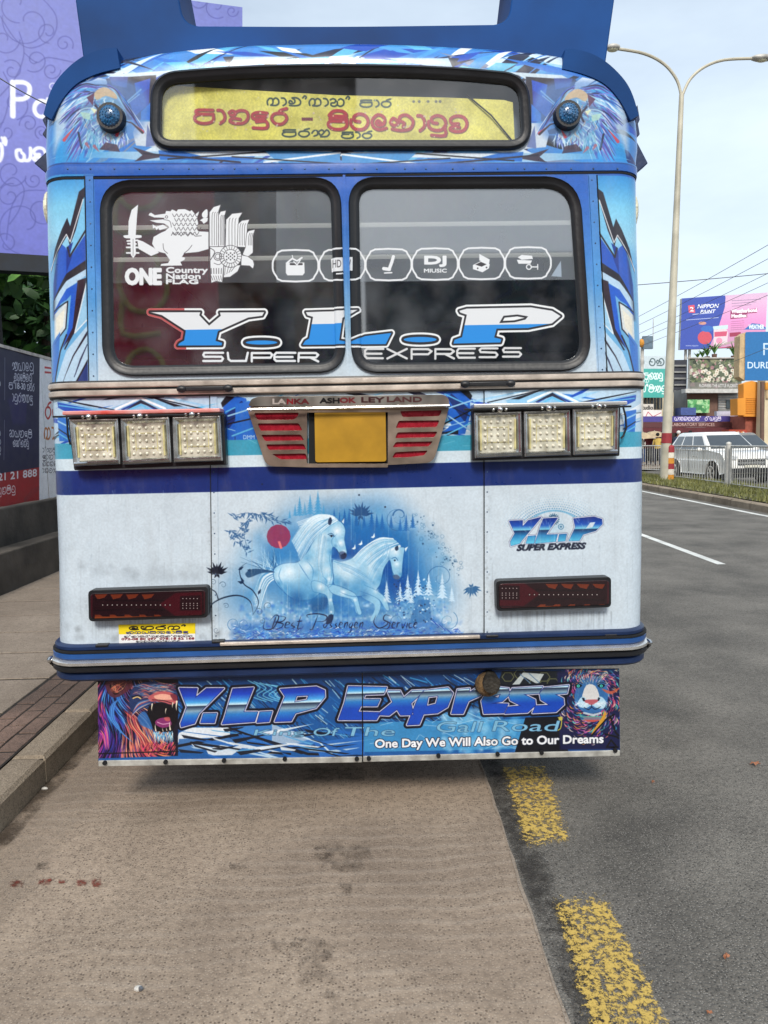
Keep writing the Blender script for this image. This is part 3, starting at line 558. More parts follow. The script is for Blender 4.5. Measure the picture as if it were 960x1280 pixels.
B.fill([(401, 132), (408, 124), (413, 136), (407, 150), (400, 146)], (28, 50, 84), sm=3); B.fill([(444, 138), (454, 126), (452, 146)], (214, 228, 238)); B.line([(444, 140), (454, 126)], 1.4, (40, 70, 110))
B.dot(411, 187, 3.8, (14, 26, 48)); B.line([(404, 186), (411, 183), (419, 189)], 1.6, (30, 60, 100), sm=3); B.line([(400, 182), (412, 178), (420, 188)], 2.5, (30, 74, 124), .9, sm=3); B.fill([(438, 240), (452, 238), (463, 248), (458, 262), (444, 264), (436, 254)], (78, 96, 134), .9, sm=3, soft=3); B.fill([(442, 250), (456, 244), (462, 250), (456, 262), (444, 263)], (36, 44, 74), .9, sm=3); B.dot(455, 246, 2.5, (10, 16, 30)); B.line([(428, 232), (440, 250), (446, 262)], 2.2, (30, 60, 104), sm=3)
B.line([(415, 170), (428, 200), (440, 225)], 2, (120, 170, 204), .6, sm=3)
for x, y, rr, c, a in [(300, 398, 46, HS, .7), (352, 396, 22, HS, .6), (236, 345, 16, HD, .8), (330, 262, 20, HD, .5), (520, 384, 34, HS, .6), (456, 350, 22, HS, .5), (560, 300, 18, HD, .5), (600, 262, 12, HS, .5), (424, 220, 10, HS, .4), (388, 340, 14, HD, .6), (548, 345, 16, HD, .6)]: soft(x, y, rr, c, a)
for q in ([(225, 330), (262, 382), (300, 400), (345, 396)], [(300, 275), (316, 300), (340, 336)], [(436, 372), (480, 388), (530, 384)]): B.line(q, 3, (30, 92, 158), .55, sm=5, taper=2, soft=2)
hair([(380, 180), (372, 230), (366, 280), (376, 310)], 30, 12, [HL, (232, 240, 246), HD, HM], 1.8, .4, 22); hair([(430, 280), (480, 300), (530, 330), (560, 360)], 46, 22, [HL, HM, HD], 1.8, .35, 23); hair([(600, 215), (590, 250), (560, 290), (540, 330)], 36, 12, [HL, HD, HM], 1.8, .35, 24)
# birds, flourishes, flowers, dots
for x, y in ((508, 212), (550, 188), (486, 226)): B.fill([(x-8, y+3), (x, y-2), (x+4, y-12), (x+6, y+2), (x, y+6)], (226, 238, 246))
def lotus(x, y, s_, c, n=9, up=-90):
    for k in range(n):
        an = radians(up-80+160*k/(n-1)); leaf(x, y, an, s_*(1.0 if k % 2 else .82), s_*.14, c)
    leaf(x, y, radians(up+180-30), s_*.4, s_*.1, c); leaf(x, y, radians(up+180+30), s_*.4, s_*.1, c)
lotus(508, 118, 46, (38, 80, 130), 10); B.line([(508, 118), (500, 150)], 2, (38, 80, 130)); lotus(878, 358, 36, (52, 100, 148), 9, 80); lotus(30, 312, 42, (18, 26, 44), 9, -90)
def curl(x, y, R_, t0, turns, w_, c, k=1, a=.9):
    P_ = [(x+R_*(1-i/40*.85)*cos(t0+k*turns*2*pi*i/40), y+R_*(1-i/40*.85)*sin(t0+k*turns*2*pi*i/40)) for i in range(41)]; B.line(P_, w_, c, a, taper=True)
curl(632, 128, 42, pi*.5, 1.4, 2, (40, 96, 150)); curl(640, 118, 24, pi, .9, 5, (36, 92, 148)); curl(775, 325, 46, pi*.9, 1.3, 2.4, (36, 90, 146)); curl(800, 470, 34, -1, 1.5, 2, (50, 110, 160)); curl(630, 470, 24, 2, 1.3, 1.6, (30, 70, 120)); curl(120, 480, 22, 0, 1.6, 2, (40, 100, 160)); curl(85, 480, 22, 2, 1.4, 2, (40, 100, 160))
B.line([(10, 470), (10, 420), (45, 395), (100, 385), (140, 405), (150, 450)], 5, (22, 40, 66), sm=6, taper=2); B.line([(148, 452), (168, 410), (150, 370), (118, 345), (105, 300), (130, 275)], 4, (22, 44, 74), sm=6, taper=2); B.line([(0, 360), (25, 372), (35, 400)], 3, (22, 34, 54), sm=4)
for x, y, an in ((118, 345, 200), (118, 345, 250), (166, 382, -60), (100, 300, -30), (130, 300, 10)): leaf(x, y, radians(an), 22, 5, (24, 48, 80))
B.fill([(125, 310), (150, 296), (200, 300), (222, 308), (180, 310), (140, 325), (128, 322)], (32, 70, 110), .9, sm=3)
for x, y, R_ in ((50, 350, 12), (18, 340, 10), (60, 420, 10), (170, 440, 12), (200, 420, 14), (180, 470, 10), (0, 420, 14), (28, 500, 10)): curl(x, y, R_, r.uniform(0, 6), 1.3, 1.6, (30, 54, 84))
for k in range(80):
    t = r.random(); x = 690+t*150+r.gauss(0, 14); y = 130+t*170+r.gauss(0, 22); rr = r.uniform(1, 3.4)
    (B.dot(x, y, rr, (44, 84, 122), .9) if r.random() < .7 else B.ring(x, y, rr*2, 1, (70, 120, 160), .9))
for x, y in ((503, 50), (590, 90), (180, 14)): B.dot(x, y, 3, (30, 40, 60))
# script lettering along the foot of the mural
def script(seq, col, w_):
    w_ *= 1.25
    for p in seq: B.line(p, w_, col, .95, sm=5, taper=2)
script([[(190, 470), (185, 495), (215, 495), (235, 460), (225, 450), (205, 470)], [(228, 452), (212, 496)], [(228, 452), (258, 458), (246, 472), (226, 474), (250, 480), (240, 494), (212, 496)], [(255, 486), (272, 478), (262, 474), (256, 492), (272, 492)], [(285, 474), (278, 484), (288, 490), (276, 497)], [(310, 452), (298, 494), (308, 494)], [(296, 472), (314, 470)],
        [(335, 460), (330, 450), (365, 446), (395, 454), (388, 470), (360, 472)], [(366, 450), (348, 496), (338, 497)]], (22, 32, 66), 3.4)
x = 385
for ch in 'assenger':
    hh = {'g': 1}.get(ch)
    script([[(x+10, 474), (x, 484), (x+3, 493), (x+11, 484), (x+13, 474)]] if ch in 'ag' else [[(x+12, 476), (x+5, 482), (x+10, 490), (x, 494)]] if ch == 's' else [[(x+1, 486), (x+11, 479), (x+6, 474), (x, 487), (x+6, 494), (x+13, 490)]] if ch == 'e' else [[(x+4, 474), (x, 494)], [(x+1, 486), (x+9, 475), (x+12, 478), (x+8, 494)]], (22, 32, 66), 3)
    if hh: script([[(x+12, 476), (x+4, 506), (x-8, 506)]], (22, 32, 66), 2.6)
    x += 17
script([[(560, 450), (552, 475), (570, 494), (598, 480), (590, 466)], [(610, 455), (590, 450), (585, 466), (606, 478), (596, 496), (574, 492)]], (22, 32, 66), 3.4)
x = 612
for ch in 'ervice':
    script([[(x+1, 486), (x+11, 479), (x+6, 474), (x, 487), (x+6, 494), (x+13, 490)]] if ch == 'e' else [[(x+4, 474), (x, 494)], [(x+3, 478), (x+11, 475)]] if ch == 'r' else [[(x+2, 475), (x+4, 494), (x+14, 474)]] if ch == 'v' else [[(x+5, 475), (x+1, 494)]] if ch == 'i' else [[(x+11, 477), (x+1, 480), (x+2, 493), (x+12, 490)]], (22, 32, 66), 3)
    x += 16 if ch != 'i' else 9

# ---------------------------------------------------------------- YLP lettering shared by the round logo, the flap and the window
LG = {'Y': [[(160, 225), (230, 222), (228, 260), (262, 222), (330, 205), (225, 330), (215, 345), (168, 358), (165, 338), (190, 292)]],
      'd1': [[(262, 308), (302, 305), (292, 345), (250, 345)]], 'L': [[(345, 212), (420, 208), (355, 300), (420, 298), (410, 335), (300, 345), (330, 250)]],
      'd2': [[(432, 298), (470, 295), (462, 332), (425, 335)]], 'P': [[(510, 212), (620, 202), (662, 215), (664, 240), (630, 275), (560, 296), (540, 330), (485, 332), (520, 258)]]}
B.at(600, 600, 4.364)
for k in range(9):
    R_ = 150+k*15; n = 44+k*3
    for j in range(n):
        t = pi+pi*j/(n-1); x, y = 405+R_*1.15*cos(t), 285+R_*.78*sin(t)-k*1
        if y < 258: B.dot(x, y, 3.6-k*.26, (44+k*12, 120+k*8, 176+k*4), .9-k*.07)
B.ring(405, 285, 150, 10, (110, 172, 206), .8, ry=118, t0=pi, t1=2*pi); B.dot(400, 260, 90, (150, 196, 220), .5, soft=1)
for t in range(18): B.line([(400+20*cos(t*pi/9), 215+20*sin(t*pi/9)), (400+30*cos(t*pi/9), 215+30*sin(t*pi/9))], 5, (24, 74, 110))
B.ring(400, 215, 20, 5, (24, 74, 110)); B.ring(440, 255, 14, 4, (60, 120, 160)); B.dot(440, 255, 6, (60, 120, 160))
gY = B.vgrad(205, 345, [(0, (20, 34, 110)), (.35, (26, 78, 176)), (.52, (120, 200, 226)), (.56, (24, 50, 96)), (.75, (40, 128, 186)), (1, (90, 186, 220))])
allL = sum(LG.values(), [])
B.loops(allL, [(9, (30, 30, 66), 1), (7.5, (232, 238, 244), 1), (3.2, (30, 40, 110), 1), (1.6, gY, 1)]); B.fill([(600, 232), (628, 230), (612, 258), (575, 266)], (200, 214, 226)); 
B.text('SUPER EXPRESS', 205, 354, 572, 386, [(3.2, (28, 34, 54), 1)], bold=.02, shear=.35, slope=-.03)
B.at()
for k in range(900):                                                 # rippled, lifted film
    x = r.uniform(78, 798); y = r.uniform(613, 798)
    if 272 < x < 600: continue
    B.line([(x, y), (x+r.uniform(-4, 4), y+r.uniform(3, 9))], r.uniform(.8, 2), r.choice([(206, 220, 232), (172, 188, 202), (214, 226, 236)]), .35, taper=2, soft=1)
# everyday dirt: vertical runs below the lamps, scratches
for k in range(240):
    x = r.uniform(80, 795); y = r.uniform(610, 800); l = r.uniform(10, 70); B.line([(x, y), (x+r.uniform(-1, 1), y+l)], r.uniform(.6, 2.4), r.choice([(170, 184, 194), (216, 228, 236), (150, 160, 168)]), .22, taper=2, soft=1)
for cx in (185, 690):
    for k in range(60): x = cx+r.uniform(-75, 75); B.line([(x, 765), (x, 772+r.uniform(2, 32))], r.uniform(.8, 2.5), (120, 128, 134), .22, taper=True, soft=1)
for k in range(50): x = r.uniform(100, 250); B.dot(x, 715+r.uniform(-8, 8), r.uniform(4, 12), (150, 160, 168), .18, soft=1)
for sx in (266, 609):
    for k in range(40): B.dot(sx+r.uniform(-5, 5), r.uniform(600, 800), r.uniform(1, 3), (120, 124, 126), .3, soft=1)
for k in range(160): B.dot(r.uniform(80, 790), 800-abs(r.gauss(0, 9)), r.uniform(3, 9), (112, 118, 122), .22, soft=1)
B.noise(.07)
M_BODY, IM_BODY, _ = mat_print('printed_vinyl', BODY, rough=.28, grain=.05, coat=.15, bump=.14, dirt=.19)

# ================================================================ PRINT ON THE WINDOW GLASS (film and stickers)
GLS, uv_glass = canvas_plane(110, 210, 760, 480, 640, (150, 160, 170), alpha=0.0)
G = GLS
G.fill([(110, 200), (345, 200), (345, 353), (110, 354)], (96, 84, 84), .16); G.fill([(345, 200), (760, 200), (760, 349), (345, 353)], (138, 146, 154), .36)
for k in range(200): G.dot(r.uniform(130, 735), r.uniform(230, 460), r.uniform(8, 40), (140, 150, 158), .04, soft=1)
W_ = (218, 222, 226); DK = (52, 50, 56)
G.at(150, 250, 5.333)
G.fill([(118, 30), (75, 65), (55, 140), (52, 245), (102, 245), (110, 120)], W_); G.fill([(20, 240), (40, 233), (130, 233), (142, 242), (130, 252), (40, 254)], W_, sm=3)
for a_ in (((46, 272), (112, 268)), ((42, 315), (122, 315)), ((42, 352), (122, 352)), ((50, 290), (105, 292))): G.line(a_, 10, W_)
G.fill([(66, 250), (100, 250), (104, 360), (86, 388), (70, 365)], W_); G.line([(85, 260), (85, 370)], 2, DK)
G.fill([(112, 262), (150, 275), (225, 318), (258, 350), (205, 372), (122, 325)], W_)
G.fill([(195, 88), (205, 84), (230, 100), (300, 90), (305, 72), (335, 74), (345, 62), (375, 75), (385, 62), (430, 60), (465, 75), (475, 66), (500, 95), (525, 75), (512, 120), (520, 160), (508, 190), (520, 208), (590, 212), (590, 325), (520, 345), (425, 354), (410, 380), (432, 382), (428, 398), (400, 412), (412, 435), (268, 438), (272, 426), (318, 420), (330, 400), (300, 355), (240, 340), (212, 290), (222, 245), (270, 218), (300, 205), (325, 182), (318, 172), (290, 155), (240, 150), (195, 135), (240, 132), (288, 128), (296, 118), (225, 115), (188, 100)], W_)
G.fill([(215, 162), (240, 175), (285, 163), (318, 183), (290, 192), (262, 200), (254, 188), (240, 200), (232, 184), (216, 190)], W_)
for row in range(5):
    for c_ in range(6):
        x, y = 348+c_*30+(row % 2)*14, 92+row*30
        if x < 516: G.line([(x, y), (x+12, y+20), (x+26, y)], 3.2, DK, sm=3)
G.line([(340, 235), (352, 215), (370, 235), (385, 212), (405, 240), (425, 212), (450, 240), (470, 215), (500, 240), (540, 238)], 3.5, DK); G.line([(285, 290), (290, 330), (315, 355)], 3, DK, sm=3); G.line([(425, 354), (455, 330), (478, 300)], 3, DK, sm=3); G.ring(308, 112, 8, 3, DK); G.line([(290, 130), (330, 140), (340, 180)], 3, DK, sm=3); G.line([(590, 70), (590, 545)], 4, DK)
G.fill([(578, 60), (545, 88), (552, 116), (580, 112)], W_, sm=3); G.fill([(530, 135), (556, 118), (584, 118), (580, 140), (556, 158), (545, 142)], W_)
F = [[(594, 310), (594, 80), (622, 45), (670, 30), (655, 75), (655, 310)], [(655, 310), (655, 100), (668, 76), (705, 68), (695, 110), (695, 310)], [(700, 310), (705, 130), (745, 90), (815, 82), (790, 122), (780, 312)], [(780, 312), (785, 160), (810, 136), (862, 128), (848, 162), (838, 315)], [(834, 315), (842, 222), (856, 205), (898, 195), (885, 240), (885, 350), (850, 380), (815, 362)], [(806, 365), (850, 375), (885, 400), (893, 428), (885, 458), (862, 438), (806, 435)], [(690, 440), (802, 432), (782, 476), (732, 512), (688, 516)], [(597, 310), (690, 310), (692, 400), (680, 548), (640, 540), (606, 552), (600, 450)]]
for p in F: G.fill(p, W_); G.line(p, 3, DK, .9, closed=True)
for x0_, x1_, yt in ((604, 650, 90), (664, 692, 110), (715, 775, 130), (790, 836, 165), (850, 882, 230)):
    for k in range(3): xx = x0_+(x1_-x0_)*(k+.5)/3; G.line([(xx+8, yt-10), (xx, yt+20), (xx, 300)], 3, DK, .85, sm=3)
G.dot(735, 375, 74, W_); G.ring(735, 375, 74, 3, DK); G.ring(735, 375, 46, 3, DK)
for t in range(22): G.line([(735+48*cos(t*.2856), 375+48*sin(t*.2856)), (735+72*cos(t*.2856), 375+72*sin(t*.2856))], 2.6, DK)
for a_ in range(-2, 3):
    for b_ in range(-2, 3):
        if (a_+b_) % 2 == 0: G.dot(735+a_*13, 375+b_*11, 5, DK)
G.ring(650, 375, 26, 4, DK); G.ring(650, 375, 16, 3, DK); G.line([(600, 320), (630, 345), (600, 400)], 4, DK, sm=3); G.line([(625, 420), (660, 430), (690, 400)], 3, DK, sm=3)
for k in range(5): G.line([(606+k*17, 455), (608+k*16, 490)], 4, DK); G.line([(605+k*16, 505), (618+k*14, 535)], 3, DK)
for k in range(4): G.line([(700+k*22, 440), (696+k*14, 500-k*8)], 2.6, DK)
G.at()
G.text('ONE', 157, 336, 200.5, 355, [(1.5, W_, 1)]); G.text('Country', 207.5, 334, 259, 343, [(.45, W_, 1)]); G.text('Nation', 207.5, 342, 250, 348.3, [(.45, W_, 1)]); G.text('FLAG', 207.5, 349.4, 247, 354.6, [(.45, W_, 1)])
# six service icons in outlined lozenges
for i, cx in enumerate((369, 427.5, 485.5, 543.5, 602, 660)):
    cy = 332-(cx-369)*.012
    G.line([(cx+a, cy+b) for a, b in [(-17, -19), (17, -19), (24, -13), (28, -6), (28.5, 0), (28, 6), (24, 13), (17, 19), (-17, 19), (-24, 13), (-28, 6), (-28.5, 0), (-28, -6), (-24, -13)]], 2.1, W_, closed=True, sm=2)
    if i == 0:
        G.fill([(cx-12, cy-4), (cx+11, cy-4), (cx+11.5, cy+9), (cx+9, cy+12), (cx-10, cy+12), (cx-12, cy+9)], W_); G.line([(cx-10, cy-4), (cx-4, cy-9), (cx+2, cy-6), (cx+8, cy-10)], 2, W_); G.line([(cx-6, cy-2), (cx+8, cy-2)], 2.4, DK); G.line([(cx-2, cy-5), (cx+2, cy-1), (cx+6, cy-7)], 1.4, W_); G.line([(cx-3, cy-9), (cx-4, cy-13)], 1, W_)
    if i == 1:
        G.fill([(cx-14, cy-8), (cx+13, cy-9), (cx+13, cy+8), (cx-13, cy+9)], W_); G.text('HD TV', cx-12, cy-5.5, cx+11, cy+4, DK, bold=.01); G.line([(cx-7, cy+12), (cx+8, cy+11)], 1.6, W_)
    if i == 2:
        G.line([(cx+6, cy-10), (cx+4, cy-3), (cx+1, cy+5)], 3.8, W_); G.line([(cx-6, cy+5), (cx+1, cy+6)], 4, W_); G.line([(cx-5, cy+10.5), (cx+4, cy+10)], 1.6, W_)
    if i == 3: G.text('DJ', cx-12.5, cy-9.5, cx+13.5, cy+2.7, [(1.0, W_, 1)]); G.text('MIUSIC', cx-13.5, cy+6, cx+14.5, cy+10.5, [(.25, W_, 1)])
    if i == 4:
        G.fill([(cx-11, cy+2), (cx+1, cy-4), (cx+10, cy+1), (cx+9, cy+6), (cx+1, cy+11), (cx-11, cy+7)], W_); G.fill([(cx-3, cy-12), (cx+10, cy-5), (cx+9, cy+2), (cx-3, cy-4)], W_); G.fill([(cx-8, cy+1.5), (cx-1, cy-2), (cx+6, cy+1), (cx, cy+4)], DK); G.dot(cx-5, cy+6, 1, DK); G.dot(cx+6, cy+5, 1, DK)
    if i == 5:
        G.fill([(cx-13, cy-7), (cx-8, cy-10), (cx+5, cy-9), (cx+6, cy-5), (cx-8, cy-4)], W_); G.fill([(cx-14, cy-4), (cx+5, cy-3), (cx+3, cy+1), (cx-12, cy+1)], W_); G.ring(cx+1, cy+5, 3, 1.3, W_); G.line([(cx+4, cy+5), (cx+12, cy+5)], 1.4, W_); G.line([(cx+12, cy+2), (cx+12, cy+8)], 1.2, W_)
G.fill([(689, 345), (701, 326), (702, 346)], (160, 178, 196), .8)
# the large initials, white above and blue below, with their outline
OUTL = (226, 230, 232); BLUE = (34, 134, 214)
def two(pts_list, tf, ysplit, growout, wln, red=False):
    G.at(*tf)
    L_ = pts_list; G.loops(L_, [(growout+wln, OUTL, 1), (growout, (26, 26, 32), .95)])
    if red:  # the foil outline is tinted red at its left end
        x_ = G.clip
        cl = np.zeros((G.H, G.W), np.float32); cl[:, :int(G.mp([(205, 0)])[0, 0])] = 1; G.clip = cl
        G.loops(L_, [(growout+wln, (172, 74, 76), .95), (growout, (26, 26, 32), .95)]); G.clip = x_
    g = G.vgrad(ysplit-.01, ysplit+.01, [(0, (214, 218, 222)), (1, BLUE)]); G.loops(L_, [(0, g, 1)])
def ell(cx, cy, rx, ry): return [(cx+rx*cos(t), cy+ry*sin(t)) for t in np.linspace(0, 2*pi, 28, False)]
tA = (170, 370, 3.4286); tB = (430, 220, 3.0)
two([[(60, 69), (275, 69), (270, 82), (312, 126), (362, 84), (358, 70), (548, 69), (540, 84), (480, 92), (350, 150), (340, 192), (368, 200), (366, 211), (178, 212), (184, 202), (205, 190), (212, 148), (110, 82)]], tA, 148, 8, 8, True)
two([ell(537, 199, 68, 9)], tA, 170, 12, 8)
two([[(382, 390), (447, 388), (437, 394), (428, 398), (424, 426), (437, 428), (456, 420), (489, 416), (482, 430), (378, 431), (381, 426), (386, 423), (391, 396), (384, 394)]], (0, 0, 1), 411.5, 2.2, 2.2)
two([ell(285, 613, 62, 10)], tB, 580, 9, 7)
two([[(432, 505), (460, 497), (700, 492), (780, 505), (812, 525), (780, 552), (690, 570), (572, 572), (563, 605), (590, 612), (586, 624), (410, 628), (414, 614), (442, 604), (460, 520), (436, 512)], [(598, 524), (650, 519), (690, 526), (680, 538), (640, 548), (582, 551)]], tB, 567, 7, 7)
G.at(*tA)
for p in ([(372, 243), (292, 243), (287, 252), (292, 260), (365, 260), (372, 268), (365, 278), (287, 278)], [(392, 243), (395, 270), (405, 278), (470, 278), (478, 243)], [(495, 280), (495, 244), (575, 244), (583, 252), (575, 264), (500, 264)], [(682, 243), (600, 243), (592, 252), (592, 270), (600, 278), (680, 278)], [(592, 261), (670, 261)], [(695, 280), (697, 244), (770, 244), (780, 252), (770, 263), (700, 263)], [(745, 263), (780, 280)]): G.line(p, 9, W_)
G.at(*tB)
for p in ([(147, 648), (85, 648), (78, 655), (78, 675), (85, 683), (145, 683)], [(80, 666), (140, 666)], [(162, 648), (235, 684)], [(235, 648), (162, 684)], [(253, 685), (253, 649), (315, 649), (328, 657), (315, 668), (255, 668)], [(342, 685), (342, 649), (400, 649), (412, 657), (400, 667), (345, 667)], [(380, 668), (412, 684)], [(490, 647), (430, 647), (424, 655), (424, 672), (430, 681), (490, 681)], [(426, 664), (485, 664)], [(575, 646), (515, 646), (508, 652), (512, 660), (568, 662), (575, 670), (568, 679), (508, 679)], [(663, 645), (602, 645), (596, 652), (600, 660), (656, 660), (664, 668), (656, 677), (596, 677)]): G.line(p, 7.5, (206, 208, 210))
G.at()
IM_GLASS = GLS.image('window_print')

# ================================================================ ROUTE BOARD
RTE, uv_route = canvas_plane(195, 95, 655, 190, 640, (240, 230, 112), yy=.03)
Q = RTE
for k in range(500): Q.dot(r.uniform(195, 650), r.uniform(95, 190), r.uniform(3, 16), r.choice([(226, 220, 120), (190, 182, 70), (236, 230, 150), (170, 160, 70)]), .25, soft=1)
RED = (186, 64, 76); PK = (236, 220, 190)
def rword(word, x0, x1, y0, y1, w_, col, sl=.012):
    sinh(Q, word, x0, y0, x1, y1, col, w_, slope=sl, shadow=(150, 136, 90) if col == RED else None, so=(.9, 1.1))
rword(['ga', 'aa', 'la', 'al', 'ga', 'aa', 'sa', 'al'], 334, 438, 122, 132, 2.0, (58, 78, 74)); rword(['pa', 'aa', 'ra'], 450, 489, 125, 134, 2.0, (58, 78, 74), .0)
Q.at()
sinh(Q, ['pa', 'aa', 'na', 'du', 'ra'], 243, 136.5, 359, 154, RED, 3.3, slope=.01, shadow=(120, 84, 70))
Q.fill([(377, 147), (391, 147), (391, 151), (377, 151)], (120, 50, 66)); sinh(Q, ['pi', 'ta', 'e', 'ka', 'aa', 'tu', 'va'], 410, 141, 584, 161, RED, 3.5, slope=.022, shadow=(120, 84, 70))
rword(['pa', 'ra', 'nna'], 353, 412, 162, 171, 2.0, (58, 78, 74), 0); rword(['pa', 'aa', 'ra'], 427, 465, 165, 173, 2.0, (58, 78, 74), .0)
for x in (517, 524, 535, 545, 550): Q.dot(x, 127, 1.8, (90, 96, 100), .8)
for k in range(60): x = r.uniform(200, 600); y = r.uniform(115, 175); Q.dot(x, y, r.uniform(.4, 1.3), (232, 226, 170), .9)
for k in range(40): x = r.uniform(240, 580); y = r.uniform(138, 162); Q.dot(x, y, r.uniform(.5, 1.5), (226, 200, 180), .8)
RTE.noise(.14)

# ================================================================ PRINT ON THE REAR FLAP
FLP, uv_flap = canvas_plane(112, 830, 785, 965, 640, (20, 60, 120), yy=.02)
P = FLP
P.fill([(110, 820), (790, 820), (790, 960), (110, 960)], P.vgrad(845, 950, [(0, (8, 40, 84)), (.4, (16, 78, 144)), (1, (22, 84, 150))]))
P.at(100, 830, 2.667)
for k in range(420):
    x = r.uniform(280, 960); y = r.uniform(50, 240); an = r.uniform(.6, .9); l = r.uniform(14, 50); P.line([(x, y), (x+l*cos(an), y+l*sin(an))], r.uniform(2, 8), r.choice([(60, 150, 205), (20, 50, 110), (12, 20, 40), (170, 200, 215), (40, 120, 190)]), .75, taper=2)
for k in range(8): P.line([(560+k*20, 55+k*4), (600+k*20, 80), (570+k*20, 105), (620+k*22, 125)], 4, (120, 196, 226), .7, sm=5)
P.fill([(330, 230), (370, 212), (500, 212), (500, 236), (380, 262), (320, 262)], (216, 224, 232)); P.fill([(330, 250), (480, 244), (540, 256), (380, 290), (325, 290)], (60, 110, 170)); P.line([(320, 275), (500, 240), (620, 220)], 10, BLK); P.fill([(500, 260), (560, 270), (700, 300), (430, 305), (420, 285)], (200, 212, 224)); P.line([(370, 262), (560, 290), (700, 300)], 8, BLK)
P.fill([(520, 205), (640, 205), (800, 262), (680, 280), (560, 262)], (56, 120, 190)); P.fill([(640, 200), (770, 250), (700, 268), (640, 262)], (150, 176, 204)); P.line([(480, 205), (570, 240), (760, 300), (940, 305)], 10, BLK, taper=2); P.line([(560, 262), (700, 280), (860, 270)], 6, BLK); P.fill([(780, 262), (940, 240), (950, 300), (800, 310)], (36, 100, 180)); P.line([(700, 230), (800, 262), (840, 300)], 6, (190, 216, 236)); P.fill([(540, 280), (640, 290), (600, 308), (500, 308)], (40, 100, 170))
P.at(440, 820, 2.667)
for k in range(260):
    x = r.uniform(10, 480); y = r.uniform(60, 210); P.line([(x, y), (x+r.uniform(20, 60), y+r.uniform(14, 40))], r.uniform(2, 9), r.choice([(60, 150, 205), (20, 40, 80), (12, 20, 40), (190, 214, 226), (30, 100, 180)]), .75, taper=2)
P.fill([(40, 222), (580, 210), (545, 310), (40, 320)], (60, 142, 196), .85)
for k in range(160): P.dot(r.uniform(300, 560), r.uniform(180, 320), r.uniform(6, 26), r.choice([(180, 214, 234), (120, 190, 226), (60, 150, 205)]), .5, soft=1)
for k in range(30): x = r.uniform(60, 540); y = r.uniform(190, 310); P.line([(x, y), (x+r.uniform(-60, 60), y+r.uniform(-20, 20))], 1.8, (206, 228, 240), .6)
P.fill([(578, 205), (720, 200), (720, 330), (540, 330)], (12, 14, 24)); P.fill([(500, 50), (700, 50), (700, 110), (480, 110)], (20, 26, 34))
for x, y in ((520, 70), (560, 60), (640, 70), (670, 90), (610, 90)): P.line([(x+20*cos(t), y+16*sin(t)) for t in [i*pi/3 for i in range(7)]], 2, (150, 150, 90), .8)
P.fill([(530, 100), (570, 55), (640, 60), (620, 95), (575, 70), (555, 100)], (196, 206, 206), .9); P.line([(560, 60), (600, 96)], 3, (90, 120, 150)); P.line([(590, 58), (625, 90)], 3, (90, 120, 150))
P.at(100, 830, 2.667)
for k in range(46):
    x = r.uniform(320, 860); y = r.uniform(215, 300); l = r.uniform(50, 190); a_ = r.choice([.12, .18, -.16, -.1, .3]); w_ = r.uniform(3, 13); P.fill([(x, y), (x+l, y+l*a_), (x+l*.9, y+l*a_+w_*.4), (x+l*.1, y+w_)], r.choice([(216, 226, 234), (14, 20, 34), (30, 96, 176), (90, 160, 210), (14, 20, 34), (180, 204, 222)]), .92)
# roaring lion head, left
P.at()
cl = np.zeros((P.H, P.W), np.float32); q_ = P.mp([(121, 948), (224, 840)]); cl[int(q_[0, 1]):, int(q_[0, 0]):int(q_[1, 0])] = 1; P.clip = cl
P.at(110, 840, 5.333)
P.fill([(50, 50), (600, 50), (600, 575), (65, 575)], (14, 12, 34), 1)
def hue(x, y, q):
    if x < 110: pal = [(120, 44, 150), (200, 60, 150), (60, 30, 110), (90, 50, 160), (230, 110, 120), (40, 20, 80)]
    elif x < 225: pal = [(50, 120, 210), (80, 170, 230), (36, 70, 170), (90, 60, 170), (30, 40, 110)] if y < 380 else [(70, 40, 140), (40, 60, 160), (150, 60, 150), (30, 20, 70)]
    elif x < 330: pal = [(220, 90, 90), (240, 150, 110), (170, 60, 90), (70, 50, 120), (236, 190, 160)] if y > 230 else [(60, 110, 190), (120, 60, 130), (30, 30, 80), (200, 110, 110)]
    else: pal = [(226, 110, 80), (190, 70, 60), (240, 160, 100), (120, 40, 60), (210, 60, 110)] if y > 400 else [(60, 120, 190), (190, 90, 90), (30, 40, 90), (236, 170, 130)]
    return q.choice(pal)
for k in range(760):
    x, y = r.uniform(40, 470), r.uniform(40, 540); pts = [(x, y)]; st = r.uniform(9, 17)
    for _ in range(7):
        px_, py_ = pts[-1]; an = radians(112-px_*.17+24*sin(py_*.013+px_*.006)); pts.append((px_+st*cos(an), py_+st*sin(an)))
    P.line(pts, r.uniform(3, 8.5), hue(x, y, r), .88, sm=2, taper=2)
for o_ in range(9): P.line([(250-o_*9, 165+o_*3), (188-o_*5, 200+o_*5), (172-o_*2, 290+o_*4), (205+o_*3, 370+o_*5), (262+o_*5, 440+o_*4)], 8, [(70, 140, 216), (40, 96, 190), (110, 190, 236), (30, 56, 140)][o_ % 4], .9, sm=6, taper=2)
for o_ in range(7): P.line([(262+o_*8, 260+o_*6), (270+o_*11, 340+o_*5), (330+o_*12, 420+o_*6), (372+o_*8, 500+o_*5)], 9, [(226, 110, 90), (180, 60, 70), (244, 176, 130), (120, 40, 70)][o_ % 4], .85, sm=6, taper=2)
for o_ in range(6): P.line([(70+o_*10, 400-o_*14), (100+o_*7, 430-o_*4), (118+o_*5, 520)], 8, [(220, 70, 160), (236, 130, 130), (130, 50, 170)][o_ % 3], .85, sm=5, taper=2)
